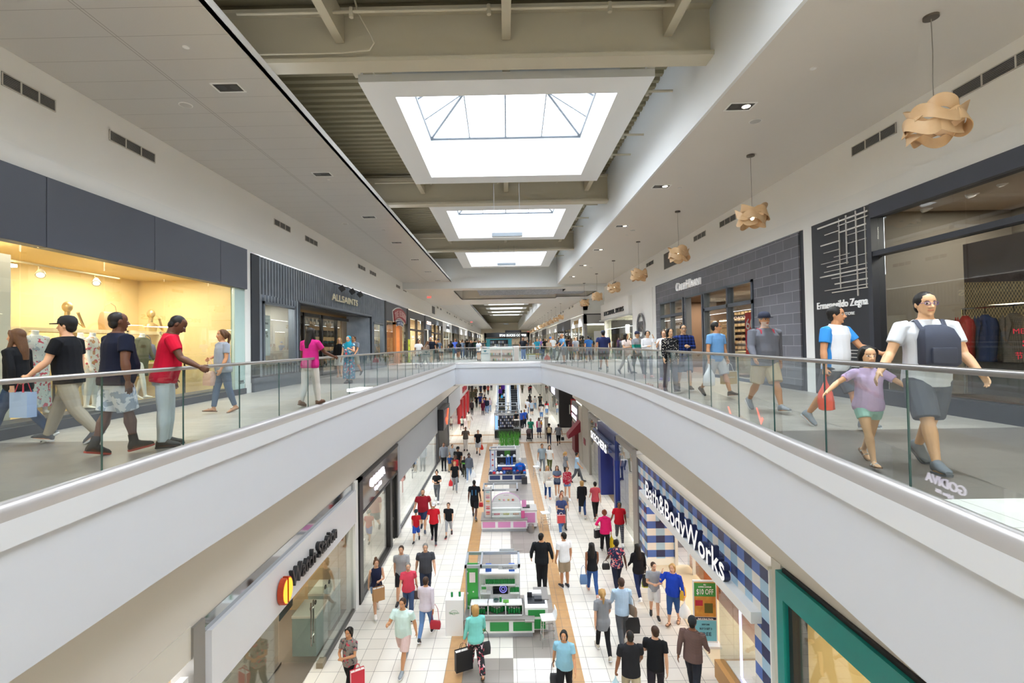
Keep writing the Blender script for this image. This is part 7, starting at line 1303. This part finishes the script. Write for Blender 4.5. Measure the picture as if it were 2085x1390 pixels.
# ================================================================= UPPER BRIDGE KIOSKS
t=thing('retail_kiosk','white jewellery kiosk behind the bridge glass','kiosk',(0,0,0)); 
boxes('counter',t,LAM,(-1.8,.52,35.2,36.2,0,.92),(.56,.95,35.2,36.2,0,1.12),(-1.8,-1.25,35.16,35.2,0,.92)); boxes('counter_top',t,WPLAST,(-1.84,.54,35.14,36.24,.92,.97)); boxes('glass_case',t,SHOPG,(-1.2,.5,35.4,36.1,.97,1.25)); boxes('case_shelf',t,LAM,(-1.2,.5,35.75,36.1,.97,1.08))
for a,b in ((-1.15,-.38),(-.3,.46)): boxes('pink_niche',t,M('e8cdc2',.5),(a,b,35.17,35.2,.08,.86)); boxes('niche_shelf',t,M('8f8a88',.4),(a,b,35.1,35.2,.44,.47))
boxes('print_panel',t,M('ead8d4',.5,var=.1,sc=8.),(.6,.91,35.17,35.2,.06,1.06)); 
for a in range(2):
    for b in range(9):
        for z in (.09,.5): 
            c=['e8e6e4','d8c8c0','17171a','6fbfa4','e8c47a','9fd0dc','e0e0e4','d9a9b0','efefef'][(b+a*3+int(z*7))%9]; boxes('jewellery_box',None,M(c,.4),(-1.12+a*.85+b*.08,-1.065+a*.85+b*.08,35.11,35.165,z,z+.15)); tag(COL.objects[-1],"jewellery box, %s on the %s shelf of the white kiosk's %s niche"%(lw(b),'lower' if z<.3 else 'upper','left' if a==0 else 'right'),'box','jewellery boxes in the kiosk niches')
m=MB(); m.prism([(-1.6,.86),(-1.44,.86),(-1.4,.82),(-1.52,.7),(-1.64,.82)],35.14,35.16); m.build('gem_mark',M('2a7f92',.4),t); boxes('name_strip',t,M('2f7f96',.5),(-1.76,-1.28,35.15,35.16,.6,.63))
t=thing('display_stand','turquoise framed phone case wall beyond the white kiosk','display stand',(-.65,46.2,0)); TQ=M('4ab4d0',.45); boxes('frame',t,TQ,(-1.2,-.86,-.05,.1,0,1.75),(.86,1.2,-.05,.1,0,1.75),(-1.25,1.25,-.08,.12,1.7,1.8)); boxes('dark_board',t,M('2b2e38',.4),(-.86,.86,0,.05,.5,1.7)); boxes('lower_board',t,LAM,(-.86,.86,-.02,.08,0,.5))
for i in range(9):
    for k in range(3): boxes('phone_case',None,M(['dfe4ea','3a4a6a','8fa8c8','101014','c8ccd4'][(i*2+k)%5],.3),(-1.45+i*.185,-1.32+i*.185,46.16,46.19,.75+.3*k,.98+.3*k)); tag(COL.objects[-1],'phone case on the turquoise framed wall, %s in its %s row'%(lw(i),['bottom','middle','top'][k]),'phone case','phone cases on the turquoise wall')
# cafe at the far end
t=thing('coffee_bar','dark coffee bar across the far end of the upper hall','cafe',(.5,101,0)); boxes('bar_body',t,M('1e1f22',.5),(-5,4.5,0,.3,2.6,3.6),(-5,-4.6,0,.3,0,3.6),(4.1,4.5,0,.3,0,3.6)); boxes('counter',t,M('3a342e',.5),(-4.6,4.1,.1,1.,0,1.1)); boxes('back_wall',t,M('4a4038',.6,var=.15),(-4.6,4.1,2.5,2.6,0,2.6)); text('STARBUCKS COFFEE',.62,M('f4f4f4',.4,emit=1.),(1.,-.05,2.8),t,.03,.015,width=5.6)
for i in range(3): a=area((.5-3+3*i,102,2.5),1.5,.8,60,col=(1,.85,.6),name='cafe_lamp')
t=thing('lift_frame','tall dark lift frame rising past the bridge','lift',(1.3,84,0)); boxes('frame',t,M('2b2c30',.4),(-1.4,-1.2,0,.3,0,3.5),(1.2,1.4,0,.3,0,3.5),(-1.4,1.4,0,.3,3.2,3.6)); boxes('glass',t,GUARD,(-1.2,1.2,.1,.12,0,3.2))
q=far(1094,40,'person in turquoise T-shirt sitting among the benches past the bridge',0,1.7,'m','w','short','b',('tee','3aa4c8'),('shorts','6a6470'),pose='rest')
plasticbag(tuple(onY(1114,722,38)+Vector((0,0,.1))),0,'c43a34','red shopping bag standing past the bridge glass',.5,.55)
o=thing('bench','low olive bench past the bridge glass','bench',tuple(onY(1088,735,39)*1) if 0 else (2.35,39.5,0)); boxes('seat',o,M('8a8440',.6),(-.7,.7,-.2,.2,.38,.45)); [boxes('leg',o,M('8a8440',.6),(x,x+.06,-.15,.15,0,.38)) for x in (-.6,.54)]
# ================================================================= CAMERA, SKY, EXPOSURE
cam=bpy.data.cameras.new('camera'); co=bpy.data.objects.new('camera',cam); COL.objects.link(co); SC.camera=co
cam.sensor_fit='HORIZONTAL'; cam.sensor_width=36; cam.lens=F_PX/W_PX*36; cam.clip_start=.05; cam.clip_end=400
cam.shift_x=(W_PX/2-CX)/W_PX; cam.shift_y=(CY-H_PX/2)/W_PX
X=CM@Vector((1,0,0)); Y=CM@Vector((0,1,0)); Z=CM@Vector((0,0,1))
co.matrix_world=Matrix(((X.x,Z.x,-Y.x,0),(X.y,Z.y,-Y.y,0),(X.z,Z.z,-Y.z,CAMZ),(0,0,0,1)))
w=bpy.data.worlds.new('sky'); SC.world=w; w.use_nodes=True; bg=w.node_tree.nodes['Background']; bg.inputs[0].default_value=(.88,.94,1,1); bg.inputs[1].default_value=7.5
vs=SC.view_settings; SC.display_settings.display_device='sRGB'; vs.view_transform='Standard'; vs.look='None'; vs.gamma=1; vs.use_curve_mapping=False; vs.exposure=.52
cy=SC.cycles; cy.max_bounces=9; cy.diffuse_bounces=5; cy.glossy_bounces=3; cy.transmission_bounces=4; cy.transparent_max_bounces=14; cy.caustics_reflective=False; cy.caustics_refractive=False; cy.sample_clamp_indirect=6
cy.use_denoising=True; cy.use_light_tree=True
# unseen fill lamps added under the bridge to light the lower hall
for y in (38.,42.,45.5): area((0,y,-1.66),6,.5,24,name='soffit_fill')
# downlights that are lit over the walkways
def spot(x,y,z,p,col=(.8,.9,1),ang=95):  # the downlight name also covers the added fill spots further down
    l=bpy.data.lights.new('downlight','SPOT'); l.energy=p; l.spot_size=R(ang); l.spot_blend=.6; l.shadow_soft_size=.08; l.color=col
    o=bpy.data.objects.new('downlight',l); COL.objects.link(o); o.location=(x,y,z)
for k in range(-2,8): spot(4.56,8.98+4.6*k,5.66,780); spot(-4.79,8.55+4.45*k,5.98,780)

# hidden fill strip added behind the left ceiling lip to brighten the roof
for y in (-9,0,9,18,27): area((-4.35,y+4.5,6.14),.12,8.6,5,rot=(0,R(-155),0),col=(.95,.97,1),name='roof_fill')

for x,y in ((-5.8,40),(-5.8,47),(5.8,42),(0,48.5),(-1,36.8),(5.8,49)): spot(x,y,5.45,1700)  # fill spots added to brighten the crossing, no fittings drawn
for k in range(10): spot(-5.8,54+9.6*k,5.8,2200); spot(5.6,54+9.6*k,5.45,2200)  # fill spots added along both sides to lift the far hall
for y in (99.,112.,128.): spot(0,y,7.2,2600)  # more added fill spots, for the far end of the hall
finish_people()
